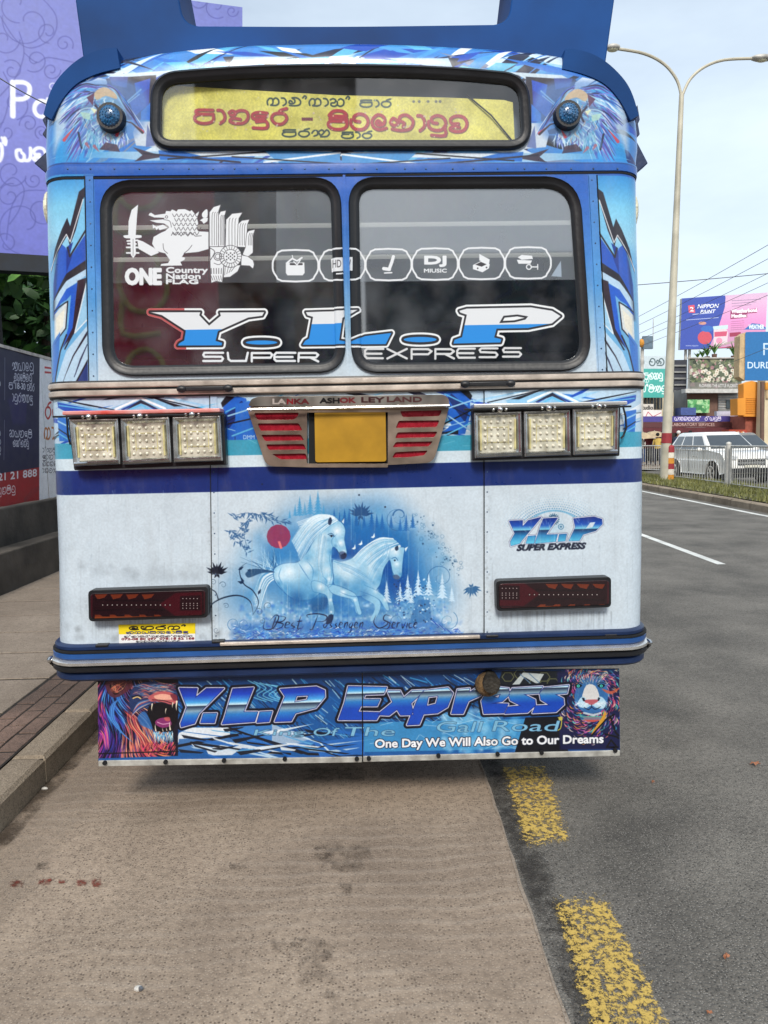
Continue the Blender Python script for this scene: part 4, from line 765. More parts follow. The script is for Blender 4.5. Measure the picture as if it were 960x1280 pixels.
P.fill([(118, 72), (180, 56), (270, 60), (300, 88), (262, 128), (205, 165), (160, 168), (128, 130)], (84, 38, 48), .9, sm=4); P.fill([(150, 84), (236, 74), (250, 96), (212, 138), (178, 150), (152, 120)], (22, 10, 20), 1, sm=4)
for k in range(26): P.line([(r.uniform(128, 280), 66+r.uniform(-4, 8)), (r.uniform(150, 240), 110), (r.uniform(170, 220), 140)], 4, r.choice([(206, 110, 80), (90, 40, 60), (236, 170, 130)]), .7, sm=3, taper=2)
P.fill([(285, 130), (330, 84), (420, 62), (500, 78), (570, 104), (596, 140), (590, 176), (560, 205), (470, 195), (410, 220), (350, 250), (300, 270), (275, 220)], (34, 52, 96), .95, sm=4)
for k in range(130):
    t = r.random(); x = 290+t*270; y0_ = 84+r.uniform(0, 110)*(1-t*.5); P.line([(x, y0_), (x+26, y0_-6), (x+58, y0_+6)], r.uniform(2.5, 7), r.choice([(206, 186, 166), (70, 116, 170), (150, 70, 100), (28, 28, 60), (110, 170, 200), (190, 90, 80), (236, 160, 130)]), .75, sm=3, taper=2)
P.fill([(402, 170), (440, 142), (500, 128), (560, 140), (592, 168), (584, 206), (548, 216), (500, 200), (450, 196), (415, 196)], (188, 92, 96), 1, sm=4); P.fill([(440, 160), (500, 146), (560, 160), (570, 180), (520, 186), (460, 182)], (240, 180, 156), .9, sm=4); P.fill([(548, 150), (588, 152), (596, 186), (570, 190)], (120, 44, 60), .95, sm=3); P.line([(430, 186), (500, 190), (560, 208)], 6, (60, 20, 34), sm=3)
P.line([(300, 176), (330, 166), (352, 178)], 7, (240, 200, 120), sm=3); P.line([(292, 168), (330, 156), (362, 170)], 6, (10, 8, 20), sm=3)
P.fill([(412, 226), (470, 204), (545, 222), (590, 214), (604, 260), (592, 330), (560, 392), (500, 404), (440, 386), (402, 330), (396, 268)], (8, 6, 16), 1, sm=4)
for o_ in range(6): P.line([(286+o_*4, 300-o_*10), (340, 244-o_*8), (420, 206-o_*5)], 6, [(236, 200, 190), (70, 130, 200), (40, 80, 160), (200, 90, 90)][o_ % 4], .85, sm=4, taper=2)
P.fill([(330, 300), (372, 262), (404, 300), (430, 380), (392, 372), (350, 350)], (48, 110, 180), .8, sm=4); P.fill([(448, 330), (480, 308), (530, 306), (556, 336), (548, 360), (500, 372), (458, 356)], (130, 44, 104), 1, sm=4); P.line([(462, 334), (500, 348), (546, 340)], 5, (226, 170, 200), sm=3); P.fill([(506, 306), (540, 300), (548, 322), (522, 328)], (200, 96, 90), .8, sm=3)
for x, y, l, w_ in ((592, 196, 62, 12), (566, 206, 34, 8), (520, 246, 34, 7), (428, 214, 46, 10), (452, 392, -46, 9), (548, 384, -52, 11), (500, 392, -20, 6), (526, 390, -20, 6)): P.line([(x, y), (x-4, y+l*.6), (x-2, y+l)], w_, (236, 222, 196), sm=3, taper=True)
for k in range(110): x = r.uniform(436, 566); y = r.uniform(396, 430); P.line([(x, y), (x+r.uniform(-8, 10), y+r.uniform(14, 26)), (x+r.uniform(-14, 14), y+r.uniform(34, 66))], r.uniform(3, 6.5), r.choice([(110, 190, 226), (230, 240, 246), (40, 110, 190), (150, 214, 236), (240, 190, 150)]), .88, sm=2, taper=True)
for k in range(80): x = r.uniform(380, 585); y = r.uniform(462, 530); P.line([(x, y), (x-6, y+14), (x-16, y+34)], r.uniform(4, 8), r.choice([(206, 84, 80), (150, 40, 90), (240, 150, 90), (230, 60, 130), (110, 30, 60)]), .85, sm=2, taper=2)
P.line([(70, 545), (600, 528)], 9, (14, 14, 24), .9)
# painted cat face, right
P.clip = None; P.at(610, 835, 5.333)
P.fill([(460, 20), (880, 20), (880, 545), (480, 545)], (22, 26, 66), 1, soft=14)
MC = [(200, 60, 100), (230, 150, 60), (60, 170, 200), (40, 80, 170), (120, 50, 140), (230, 210, 190), (240, 120, 100), (30, 30, 60), (90, 200, 190), (226, 120, 190)]
for k in range(620):
    t = r.uniform(0, 2*pi); rr = r.uniform(90, 250); x, y = 690+rr*.85*cos(t), 190+rr*1.25*sin(t)
    if not (455 < x < 885 and 15 < y < 545): continue
    an = t+r.uniform(.4, 1.4); l = r.uniform(18, 60); P.line([(x, y), (x+l*.5*cos(an), y+l*.5*sin(an)), (x+l*cos(an+.4), y+l*sin(an+.4))], r.uniform(3, 8), r.choice(MC), .85, sm=3, taper=2)
P.fill([(600, 110), (650, 60), (740, 60), (790, 120), (800, 200), (770, 270), (720, 300), (650, 300), (600, 260), (575, 200)], (50, 110, 170), .9, sm=4, soft=6)
for k in range(120): x = 690+r.gauss(0, 55); y = 60+abs(r.gauss(0, 35)); P.line([(x, y), (x+(x-690)*.25, y-r.uniform(10, 34))], r.uniform(2, 6), r.choice([(230, 120, 110), (236, 220, 190), (40, 90, 140), (240, 190, 120), (230, 150, 190), (20, 30, 60)]), .8, taper=2)
P.fill([(655, 115), (715, 120), (745, 200), (725, 225), (640, 220), (625, 200)], (206, 206, 206), 1, sm=3); P.fill([(600, 225), (635, 190), (690, 240), (745, 190), (785, 225), (770, 270), (720, 265), (690, 250), (650, 268), (605, 255)], (170, 206, 226), 1, sm=4)
P.fill([(640, 215), (690, 210), (738, 212), (722, 232), (690, 246), (655, 234)], (176, 90, 100), 1, sm=3); P.line([(690, 245), (690, 262)], 5, (16, 20, 40)); P.line([(640, 262), (670, 278), (690, 262), (715, 276), (750, 258)], 5, (16, 20, 40), sm=3); P.fill([(625, 198), (642, 200), (648, 220), (634, 222)], (16, 20, 40)); P.fill([(735, 195), (748, 200), (740, 220), (730, 216)], (16, 20, 40))
for ex, s_ in ((602, -1), (755, 1)):
    P.fill([(ex-26, 118), (ex, 104), (ex+26, 116), (ex, 134)], (14, 20, 36), 1, sm=3); P.dot(ex, 120, 10, (70, 206, 190)); P.dot(ex, 120, 3.5, (8, 10, 16)); P.line([(ex-30, 108), (ex, 94), (ex+28, 104)], 6, (30, 40, 70), sm=3)
for k in range(40): x = r.uniform(600, 680); P.line([(x-10, 235), (x-30, 228+r.uniform(-10, 40))], 2, (226, 236, 242), .6); x = r.uniform(700, 780); P.line([(x, 235), (x+30, 228+r.uniform(-10, 40))], 2, (226, 236, 242), .6)
P.fill([(640, 330), (750, 325), (730, 355), (665, 358)], (190, 80, 80), 1, sm=3); P.line([(615, 300), (620, 325), (770, 325), (770, 290)], 5, (120, 200, 100)); P.fill([(600, 300), (660, 320), (780, 320), (790, 300), (770, 345), (620, 345)], (60, 150, 190), .5); P.line([(640, 300), (700, 312), (750, 300)], 14, (214, 226, 232), .8, sm=3)
P.line([(690, 440), (760, 350), (785, 290)], 26, (206, 150, 50), sm=3, taper=2); P.line([(760, 140), (820, 165), (880, 130)], 22, (200, 90, 60), .8, sm=3, taper=2)
for q in (((690, 450), (790, 340), (840, 310)), ((815, 320), (850, 430), (870, 450)), ((780, 440), (860, 460), (870, 470)), ((790, 530), (820, 480), (858, 525)), ((800, 528), (865, 528))): P.line(q, 11, (14, 12, 14))
P.line([(468, 330), (490, 345), (484, 400), (465, 415)], 6, (190, 180, 60), sm=3); P.dot(484, 338, 14, (190, 180, 80))
# big slanted lettering
P.at(110, 840, 5.333)
def big(L_, y0_, y1_, lw=1.0):
    g = P.vgrad(y0_, y1_, [(0, (20, 26, 110)), (.28, (24, 64, 186)), (.46, (70, 160, 226)), (.54, (206, 234, 244)), (.565, (30, 44, 70)), (.68, (130, 160, 180)), (.8, (40, 120, 196)), (1, (20, 70, 180))])
    P.loops(L_, [(26*lw, (8, 12, 28), 1), (12*lw, (20, 30, 70), 1), (9*lw, (226, 224, 232), 1), (4*lw, (20, 34, 110), 1), (0, g, 1)])
c2 = lambda pts: [((100+x/2.667-110)*5.333, (830+y/2.667-840)*5.333) for x, y in pts]
c3 = lambda pts: [((440+x/2.667-110)*5.333, (820+y/2.667-840)*5.333) for x, y in pts]
YL = [[(610, 108), (728, 110), (716, 172), (790, 110), (905, 110), (740, 275), (710, 342), (622, 366), (618, 345), (660, 235)], [(770, 278), (858, 276), (842, 338), (752, 338)],
      c2([(510, 83), (578, 79), (545, 160), (592, 160), (582, 192), (474, 200), (482, 180)]), c2([(600, 160), (640, 158), (630, 192), (590, 195)]),
      c2([(668, 84), (788, 76), (815, 88), (816, 110), (786, 146), (718, 164), (704, 190), (650, 192), (684, 108)]), c2([(722, 106), (762, 104), (757, 120), (714, 128)])]
big(YL, 105, 365)
EX = [c2([(895, 75), (1022, 78), (1012, 100), (950, 102), (944, 118), (1000, 118), (990, 140), (936, 140), (926, 160), (1002, 162), (988, 186), (862, 186), (882, 130)]),
      c3([(118, 116), (160, 116), (172, 140), (200, 116), (243, 114), (196, 158), (206, 196), (162, 197), (150, 178), (124, 198), (84, 196), (136, 154)]),
      c3([(236, 116), (320, 106), (336, 124), (318, 170), (285, 190), (238, 194), (224, 228), (184, 230), (216, 150)]), c3([(254, 136), (288, 132), (280, 160), (248, 168)]),
      c3([(352, 112), (392, 108), (390, 122), (416, 106), (440, 106), (428, 132), (388, 150), (370, 192), (332, 192)]),
      c3([(432, 150), (452, 116), (486, 104), (522, 108), (526, 128), (500, 152), (462, 158), (520, 160), (506, 190), (440, 192)]), c3([(468, 136), (496, 126), (488, 140)]),
      c3([(535, 108), (635, 102), (624, 124), (572, 128), (610, 146), (612, 164), (585, 188), (510, 192), (520, 170), (564, 166), (528, 148), (522, 128)]),
      c3([(640, 106), (722, 98), (716, 124), (676, 128), (704, 142), (706, 162), (680, 186), (602, 190), (612, 166), (660, 164), (630, 146), (626, 124)])]
big(EX, 75, 300)
P.at()
lay = [(.55, (14, 34, 70), .9), (.12, (120, 176, 206), 1)]
P.text('King', 318, 912, 381, 921.5, lay, shear=.3); P.text('Of', 392, 910, 423, 920, lay, shear=.3); P.text('The', 430, 909, 494, 920, lay, shear=.3); P.text('Gall', 546, 902, 602, 915, lay, shear=.3); P.text('Road', 617, 901, 698, 914, lay, shear=.3)
P.text('One Day We Will Also Go to Our Dreams', 469, 924.5, 754, 938, [(1.5, (16, 24, 44), 1), (.6, (232, 234, 238), 1)], bold=.015, slope=-.022)
FLP.noise(.08)
# ================================================================ MATERIALS
M_RUB = mat('black_rubber', (24, 25, 29), .42, bump=.08, bscale=60, var=.12)
M_BLKP = mat('black_plastic', (30, 30, 33), .35, bump=.1)
M_CHR = mat('chrome', (205, 205, 205), .14, 1, var=.1, vscale=20)
M_CHRB = mat('bumper_chrome_metal', (226, 224, 220), .2, .75, var=.1, vscale=20)
M_STL = mat('dull_steel', (176, 172, 164), .34, 1, var=.25, vscale=14, bump=.15, bscale=30)
M_ALU = mat('aged_aluminium', (196, 184, 172), .4, .25, var=.18, vscale=12, bump=.2, dirt=(96, 88, 78))
M_BLUE = mat('blue_paint', (34, 84, 150), .38, var=.12, bump=.1, dirt=(30, 56, 96), coat=.2)
M_SPO = mat('spoiler_paint', (26, 72, 132), .6, var=.22, vscale=1.6, bump=.05, bscale=8, spec=.12)
M_DBLUE = mat('dark_blue_paint', (22, 44, 84), .4, var=.2, bump=.1)
M_NAVYK = mat('dark_gap', (14, 15, 18), .8)
M_INT = mat('cabin_lining', (92, 90, 88), .8); M_SEAT = mat('seat_cloth', (38, 34, 44), .9, bump=.3)
M_REDL = mat('red_reflector', (150, 22, 40), .25, var=.15, vscale=40)
M_LED = mat('led_lens', (232, 226, 206), .18, var=.1, spec=.8, coat=.6)
M_LENS = mat('lamp_backing', (226, 223, 206), .3, .35, var=.22, vscale=30, dirt=(120, 110, 70))
M_BEZ = mat('smoked_bezel', (190, 190, 188), .2, .85, var=.25, vscale=18)
M_PLT = mat('amber_plate', (176, 132, 20), .45, var=.15, vscale=7)
M_LAMPB = mat('blue_lens', (26, 96, 146), .25, var=.3, vscale=60, spec=.7, coat=.5)

def mat_glass(name, im=None, tint=.32, refl=.11):
    m = bpy.data.materials.new(name); m.use_nodes = True; nt = m.node_tree; nt.nodes.remove(nt.nodes['Principled BSDF']); out = nt.nodes['Material Output']
    tr = nt.nodes.new('ShaderNodeBsdfTransparent'); tr.inputs[0].default_value = (tint, tint*1.02, tint*1.04, 1)
    gl = nt.nodes.new('ShaderNodeBsdfGlossy'); gl.inputs['Roughness'].default_value = .03; gl.inputs[0].default_value = (.9, .93, .96, 1)
    lw = nt.nodes.new('ShaderNodeFresnel'); lw.inputs[0].default_value = 1.55
    ad = nt.nodes.new('ShaderNodeMath'); ad.operation = 'ADD'; ad.inputs[1].default_value = refl-.045; nt.links.new(lw.outputs[0], ad.inputs[0])
    mx = nt.nodes.new('ShaderNodeMixShader'); nt.links.new(ad.outputs[0], mx.inputs[0]); nt.links.new(tr.outputs[0], mx.inputs[1]); nt.links.new(gl.outputs[0], mx.inputs[2]); last = mx
    tc = nt.nodes.new('ShaderNodeTexCoord'); nz = nt.nodes.new('ShaderNodeTexNoise'); nz.inputs['Scale'].default_value = 5; nz.inputs['Detail'].default_value = 8; nt.links.new(tc.outputs['Object'], nz.inputs[0])
    rr = nt.nodes.new('ShaderNodeMapRange'); rr.inputs['From Min'].default_value = .45; rr.inputs['From Max'].default_value = .8; rr.inputs['To Max'].default_value = .2; nt.links.new(nz.outputs[0], rr.inputs[0])
    du = nt.nodes.new('ShaderNodeBsdfDiffuse'); du.inputs[0].default_value = (.35, .35, .36, 1); m2 = nt.nodes.new('ShaderNodeMixShader')
    nt.links.new(rr.outputs[0], m2.inputs[0]); nt.links.new(last.outputs[0], m2.inputs[1]); nt.links.new(du.outputs[0], m2.inputs[2]); last = m2
    if im:
        ti = nt.nodes.new('ShaderNodeTexImage'); ti.image = im; uvn = nt.nodes.new('ShaderNodeUVMap'); uvn.uv_map = 'print'; nt.links.new(uvn.outputs[0], ti.inputs[0])
        pb = nt.nodes.new('ShaderNodeBsdfPrincipled'); pb.inputs['Roughness'].default_value = .35; nt.links.new(ti.outputs[0], pb.inputs['Base Color'])
        m3 = nt.nodes.new('ShaderNodeMixShader'); nt.links.new(ti.outputs[1], m3.inputs[0]); nt.links.new(last.outputs[0], m3.inputs[1]); nt.links.new(pb.outputs[0], m3.inputs[2]); last = m3
    nt.links.new(last.outputs[0], out.inputs[0]); return m
M_GLASS = mat_glass('tinted_glass', IM_GLASS, .5, .24)
M_CLEAR = mat_glass('route_glass', None, .92, .07)
def mat_rubber_print():
    m = mat('printed_rubber', (22, 23, 27), .42, bump=.08, bscale=60); nt = m.node_tree; b = nt.nodes['Principled BSDF']; src = b.inputs['Base Color'].links[0].from_socket
    ti = nt.nodes.new('ShaderNodeTexImage'); ti.image = IM_GLASS; ti.extension = 'CLIP'; uvn = nt.nodes.new('ShaderNodeUVMap'); uvn.uv_map = 'print'; nt.links.new(uvn.outputs[0], ti.inputs[0])
    gt = nt.nodes.new('ShaderNodeMath'); gt.operation = 'GREATER_THAN'; gt.inputs[1].default_value = .7; nt.links.new(ti.outputs[1], gt.inputs[0])
    mx = nt.nodes.new('ShaderNodeMix'); mx.data_type = 'RGBA'; nt.links.new(gt.outputs[0], mx.inputs[0]); nt.links.new(src, mx.inputs[6]); nt.links.new(ti.outputs[0], mx.inputs[7]); nt.links.new(mx.outputs[2], b.inputs['Base Color']); return m
M_SEAL = mat_rubber_print()

# ================================================================ THE BUS
bus = empty('bus', (0, 0, 0), label='blue and white city bus seen from behind, covered in printed graphics, parked at the kerb', cat='bus')
RFIL = .12
SIL = [(78, 812), (77, 700), (73, 600), (69, 500), (66, 400), (63, 300), (62, 217), (61, 190), (64, 150), (74, 122), (95, 102), (125, 88), (160, 79), (220, 70), (300, 63), (370, 61), (430, 60), (490, 61), (560, 64), (640, 69), (690, 75), (725, 84), (757, 100), (778, 122), (790, 150), (794, 190), (792, 217), (793, 300), (796, 400), (799, 500), (800, 600), (799, 700), (797, 812)]
OUT = [PX(x, y, RFIL) for x, y in SIL]
def halfx(z, side):
    pts = [p for p, s in zip(OUT, SIL) if (s[0] < 430) == (side < 0) and s[1] > 140]; pts.sort(key=lambda p: p[1])
    return float(np.interp(z, [p[1] for p in pts], [p[0] for p in pts]))
sm_out = [OUT[0]] + catmull(OUT[1:-1], 4) + [OUT[-1]]
O = np.array(sm_out); nO = len(O)
T = np.gradient(O, axis=0); T /= np.linalg.norm(T, axis=1)[:, None]; N = np.stack([T[:, 1], -T[:, 0]], 1)     # inward normals
cen = O.mean(0)
if ((cen-O[nO//2])@N[nO//2]) < 0: N = -N
N[0] = (1, 0); N[-1] = (-1, 0)
def inset(d): return O+N*d
# window openings
WL = [PX(*p) for p in roundpoly([(127, 228), (424, 224), (431, 464), (131, 469)], [36, 30, 30, 36])]
WR = [PX(*p) for p in roundpoly([(437, 224), (722, 223), (738, 462), (441, 465)], [30, 40, 36, 30])]
RW = [PX(*p) for p in roundpoly([(194, 97), (300, 88), (430, 85.5), (560, 89), (656, 98), (661, 184), (430, 184), (192, 184)], [26, 60, 100, 60, 26, 24, 1, 24])]
def prng(pts):   # stretch a loop about its centre for the opening
    return pts
inner = [tuple(p) for p in inset(RFIL)]
mb = MB()
tri = tessellate_polygon([[Vector((x, z, 0)) for x, z in L] for L in (inner, WL, WR, RW)])
flat = [p for L in (inner, WL, WR, RW) for p in L]
mb.add([(x, 0, z) for x, z in flat], tri, M_BODY)
rings = []
K = 8
for k in range(K+1):
    a = k/K*pi/2; d = RFIL*(1-sin(a)); rings.append([(p[0], RFIL*(1-cos(a)), p[1]) for p in inset(d)])
rings.append([(p[0], 2.2, p[1]) for p in O]); rings.append([(p[0], 5, p[1]) for p in O]); rings.append([(p[0], 9.5, p[1]) for p in O])
vs = [v for rg in rings for v in rg]
mb.add(vs, [(i*nO+j, i*nO+j+1, (i+1)*nO+j+1, (i+1)*nO+j) for i in range(len(rings)-1) for j in range(nO-1)], M_BODY)
mb.slab([(p[0]*.995, p[1]) for p in O], 9.5, 9.6, M_BODY)
body = mb.obj('body', bus, smooth=True, uv=uv_body, angle=50)

def ringmesh(name, loop, w_out, w_in, h, m, par, uv=None, y=0):
    """rubber section following an opening: from w_out outside to w_in inside, h proud"""
    L = np.array(loop); n = len(L); c = L.mean(0)
    t = np.roll(L, -1, 0)-np.roll(L, 1, 0); t /= np.linalg.norm(t, axis=1)[:, None]; nn = np.stack([t[:, 1], -t[:, 0]], 1)
    if ((L-c)*nn).sum() < 0: nn = -nn
    prof = [(w_out, .002), (w_out*.9, -h*.7), (w_out*.3, -h), (0, -h*.75), (-w_in*.55, -h*.8), (-w_in*.95, -h*.35), (-w_in, .012)]
    vs = [(L[i, 0]+nn[i, 0]*o, y+d, L[i, 1]+nn[i, 1]*o) for o, d in prof for i in range(n)]
    fs = [(k*n+i, k*n+(i+1) % n, (k+1)*n+(i+1) % n, (k+1)*n+i) for k in range(len(prof)-1) for i in range(n)]
    return MB().add(vs, fs, m).obj(name, par, smooth=True, uv=uv, angle=70)
def pane(name, loop, y, m, par, uv=None):
    tri = tessellate_polygon([[Vector((x, z, 0)) for x, z in loop]])
    return MB().add([(x, y, z) for x, z in loop]+[(x, y+.005, z) for x, z in loop], list(tri), m).obj(name, par, uv=uv)
for lp in (WL, WR):
    pn = pane('rear_window', lp, .004, M_GLASS, bus, uv_glass)
    ringmesh('window_seal', lp, .006, .037, .016, M_SEAL, pn, uv_glass)
rw_ = pane('route_window', RW, .006, M_CLEAR, bus)
ringmesh('window_seal', RW, .014, .026, .02, M_RUB, rw_)
# route board behind its glass
M_ROUTE, _, _ = mat_print('painted_route_board', RTE, rough=.6, grain=.14)
bd = [PX(x, y, .03) for x, y in [(203, 106), (300, 112), (420, 119), (560, 122), (630, 125), (641, 128), (644, 186), (203, 186)]]
MB().slab(bd, .03, .034, M_ROUTE, M_NAVYK).obj('route_board', bus, uv=uv_route)
MB().slab([PX(195, 92, .06), PX(655, 92, .06), PX(655, 188, .06), PX(195, 188, .06)], .07, .08, mat('route_box', (112, 124, 136), .8)).obj('route_box_back', bus)
q0, q1 = onY(583, 118, .025), onY(642, 178, .025)
MB().tube([q0, (q0+q1)/2+Vector((.004, -.004, .01)), q1], .003, M_BLKP, 5).obj('wiring', bus)

# cabin seen through the tinted panes
mb = MB(); zf = .95
mb.box((-1.1, .16, zf), (1.1, 8.5, zf+.02), M_INT); mb.box((-1.12, .2, zf), (-1.1, 8.5, 1.75), M_INT); mb.box((1.1, .2, zf), (1.12, 8.5, 1.75), M_INT); mb.box((-1.08, .16, 2.62), (1.08, 8.5, 2.64), M_INT); mb.box((-1.1, 8.4, zf), (1.1, 8.45, 2.6), M_INT)
mb.obj('cabin_lining', bus)
for i in range(5):
    x = -.9+i*.45
    m_ = MB(); m_.box((x-.2, .24, 1.3), (x+.2, .32, 1.98), M_SEAT); m_.box((x-.12, .25, 1.98), (x+.12, .31, 2.12), M_SEAT); m_.obj('rear_seat', bus, bevel=.03)
for r_ in range(4):
    for x in (-.7, .65):
        m_ = MB(); m_.box((x-.36, 1.2+r_*.8, 1.2), (x+.36, 1.28+r_*.8, 2.0), M_SEAT); m_.obj('passenger_seat', bus, bevel=.03)
M_RAIL = mat('glowing_rail', (226, 224, 212), .3, emit=(190, 190, 180))  # cabin rails with an added glow, so they show through the tinted panes
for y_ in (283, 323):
    a = onY(128, y_+2, .06); b = onY(734, y_-5, .06); MB().cyl(a, b, .009, M_RAIL, 8).obj('glowing_rail', bus, smooth=True)

# joint covers with rivets
zat = lambda y, x=437, yy=0: PX(x, y, yy)[1]
side_k = 1.0
def around(z, off, back=.9):
    """path round the rear at height z, off metres outside the skin"""
    xl, xr = halfx(z, -1), halfx(z, 1); so = off*side_k; p = [(xl-so, back)]
    for k in range(9): a = k/8*pi/2; p.append((xl+RFIL-(RFIL+so)*cos(a), RFIL-(RFIL+off)*sin(a)))
    for k in range(9): a = k/8*pi/2; p.append((xr-RFIL+(RFIL+so)*sin(a), RFIL-(RFIL+off)*cos(a)))
    return p+[(xr+so, back)]
def sweep(name, z, prof, m, par=bus, back=.9, uv=None, mats=None, ends=True):
    """prof: closed loop of (outward, dz); one material per profile side if mats is given"""
    rows = [[(x, y, z+dz) for x, y in around(z, o, back)] for o, dz in prof]; n = len(rows[0]); k = len(prof); mb = MB()
    for i in range(k):
        a, b = rows[i], rows[(i+1) % k]; mm = mats[i] if mats else m
        mb.add(a+b, [(j, j+1, n+j+1, n+j) for j in range(n-1)], mm)
    if ends: mb.add([rw[0] for rw in rows]+[rw[-1] for rw in rows], [tuple(range(k)), tuple(range(2*k-1, k-1, -1))], m)
    return mb.obj(name, par, smooth=True, uv=uv, angle=35)
z0, z1 = zat(217), zat(205)
sweep('roof_joint_strip', (z0+z1)/2, [(-.004, -(z1-z0)/2), (.005, -(z1-z0)/2), (.006, 0), (.005, (z1-z0)/2), (-.004, (z1-z0)/2)], M_BODY, uv=uv_body)
sweep('drip_groove', z0-.006, [(-.003, -.004), (.002, -.004), (.002, .003), (-.003, .003)], M_NAVYK)
def vstrip(p0, p1, wpx, name='joint_strip', m=None):
    (xa, za), (xb, zb) = PX(*p0), PX(*p1); w_ = wpx*.00328/2
    return MB().add([(xa-w_, -.0045, za), (xa+w_, -.0045, za), (xb+w_, -.0045, zb), (xb-w_, -.0045, zb), (xa-w_, .002, za), (xa+w_, .002, za), (xb+w_, .002, zb), (xb-w_, .002, zb)], [(0, 3, 2, 1), (0, 1, 5, 4), (1, 2, 6, 5), (2, 3, 7, 6), (3, 0, 4, 7)], m or M_BODY).obj(name, bus, uv=uv_body)
vstrip((112, 219), (117, 478), 9); vstrip((740, 219), (753, 469), 9); vstrip((430, 219), (435, 474), 3)
vstrip((267, 493), (270, 800), 8); vstrip((609, 486), (609, 796), 8)
vstrip((262.5, 493), (265.5, 800), 1.2, 'panel_gap', M_NAVYK); vstrip((605, 486), (605, 796), 1.2, 'panel_gap', M_NAVYK); vstrip((106, 219), (111.5, 478), 1, 'panel_gap', M_NAVYK); vstrip((746, 219), (759, 469), 1, 'panel_gap', M_NAVYK)
mb = MB(); M_RIV = mat('rivet_heads', (70, 96, 130), .4, .4, var=.3, vscale=40)
def rivet(x, y, rr=.0035, yy=-.0045): p = onY(x, y, yy); mb.ball((p.x, yy, p.z), (rr, .0022, rr), M_RIV, 6, 4)
for x in range(84, 775, 30): rivet(x+r.uniform(-3, 3), 211+(x-430)*-.0005, .004, -.006)
for (p0, p1) in (((112, 225), (117, 470)), ((740, 225), (753, 462))):
    for k in range(10): rivet(p0[0]+(p1[0]-p0[0])*k/9, p0[1]+(p1[1]-p0[1])*k/9)
for (p0, p1) in (((267, 590), (270, 795)), ((609, 590), (609, 790))):
    for k in range(9): rivet(p0[0]+(p1[0]-p0[0])*k/8, p0[1]+(p1[1]-p0[1])*k/8, .0032)
prop(mb.obj('rivets', bus, smooth=True), kind='stuff')
# waist moulding: two rounded bands with a dark groove
zw = zat(481); hh = (zat(472.5)-zat(489.5))/2
def half(s_, c0, c1): return [(.0, c0), (.012, c0), (.0155, c0*.85+c1*.15), (.016, (c0+c1)/2), (.0155, c0*.15+c1*.85), (.012, c1), (.0, c1)]
sweep('waist_moulding', zw, half(1, .005, hh), M_ALU); sweep('waist_moulding', zw, half(-1, -hh, -.004), M_ALU); sweep('moulding_groove', zw, [(-.002, -.006), (.008, -.006), (.008, .007), (-.002, .007)], M_NAVYK)
sweep('moulding_seal', zw+hh+.003, [(-.002, -.003), (.012, -.003), (.010, .004), (-.002, .004)], M_RUB); sweep('moulding_seal', zw-hh-.003, [(-.002, -.004), (.010, -.004), (.012, .003), (-.002, .003)], M_RUB)
for x, y in ((256, 486), (610, 480)):
    p = onY(x, y, -.03); mb = MB(); mb.box((p.x-.1, -.034, p.z-.008), (p.x+.1, -.018, p.z+.01), M_RUB)
    for s_ in (-1, 1): mb.ball((p.x+s_*.092, -.03, p.z+.001), (.022, .014, .015), M_RUB, 8, 6)
    mb.obj('latch_handle', bus, smooth=True, bevel=.004)

# bumper
side_k = .55
zb = zat(822, yy=-.1); s3 = .00318
def zz(y): return (822-y)*s3
def bband(name, y0, y1, o0, o1, m, mid=None):
    a, b = zz(y1), zz(y0); sweep(name, zb, [(o0, a), (o1-.012, a), (mid or o1, a+(b-a)*.25), (mid or o1, a+(b-a)*.75), (o1-.012, b), (o0, b)], m, back=.55)
def bumper(name, y0, y1, o, m): bband(name, y0, y1, -.002, o, m)
bumper('bumper_cap', 803, 811, .028, M_DBLUE); bumper('bumper_band', 811, 822, .042, M_BLUE); bumper('bumper_chrome', 822, 829, .056, M_CHRB); bumper('bumper_rubber', 829, 838, .05, M_RUB); bumper('bumper_skirt', 838, 851, .03, M_DBLUE)
sweep('bumper_seal', zb+zz(811)+.0, [(-.001, -.004), (.044, -.004), (.044, .003), (-.001, .003)], M_NAVYK, back=.5)
for sgn in (-1, 1):
    x = (halfx(zb, sgn)+sgn*.028); mb = MB()
    for k in range(3): mb.ball((x-sgn*.012, .04+k*.02, zb-.012-.014*k), (.014, .03, .014), M_CHR if k == 0 else M_BLKP, 7, 5)
    mb.obj('bumper_end', bus, smooth=True)
p0, p1 = onY(275, 805, -.03), onY(600, 797, -.03)
MB().box((p0.x, -.035, p0.z-.008), (p1.x, .0, p0.z+.006), M_ALU).obj('boot_sill', bus, bevel=.003)
for x, y in ((128, 808), (273, 803), (615, 796), (763, 795)): p = onY(x, y, -.02); MB().box((p.x-.026, -.03, p.z-.002), (p.x+.026, .0, p.z+.01), M_RUB).obj('body_bracket', bus, bevel=.003)

side_k = 1.0
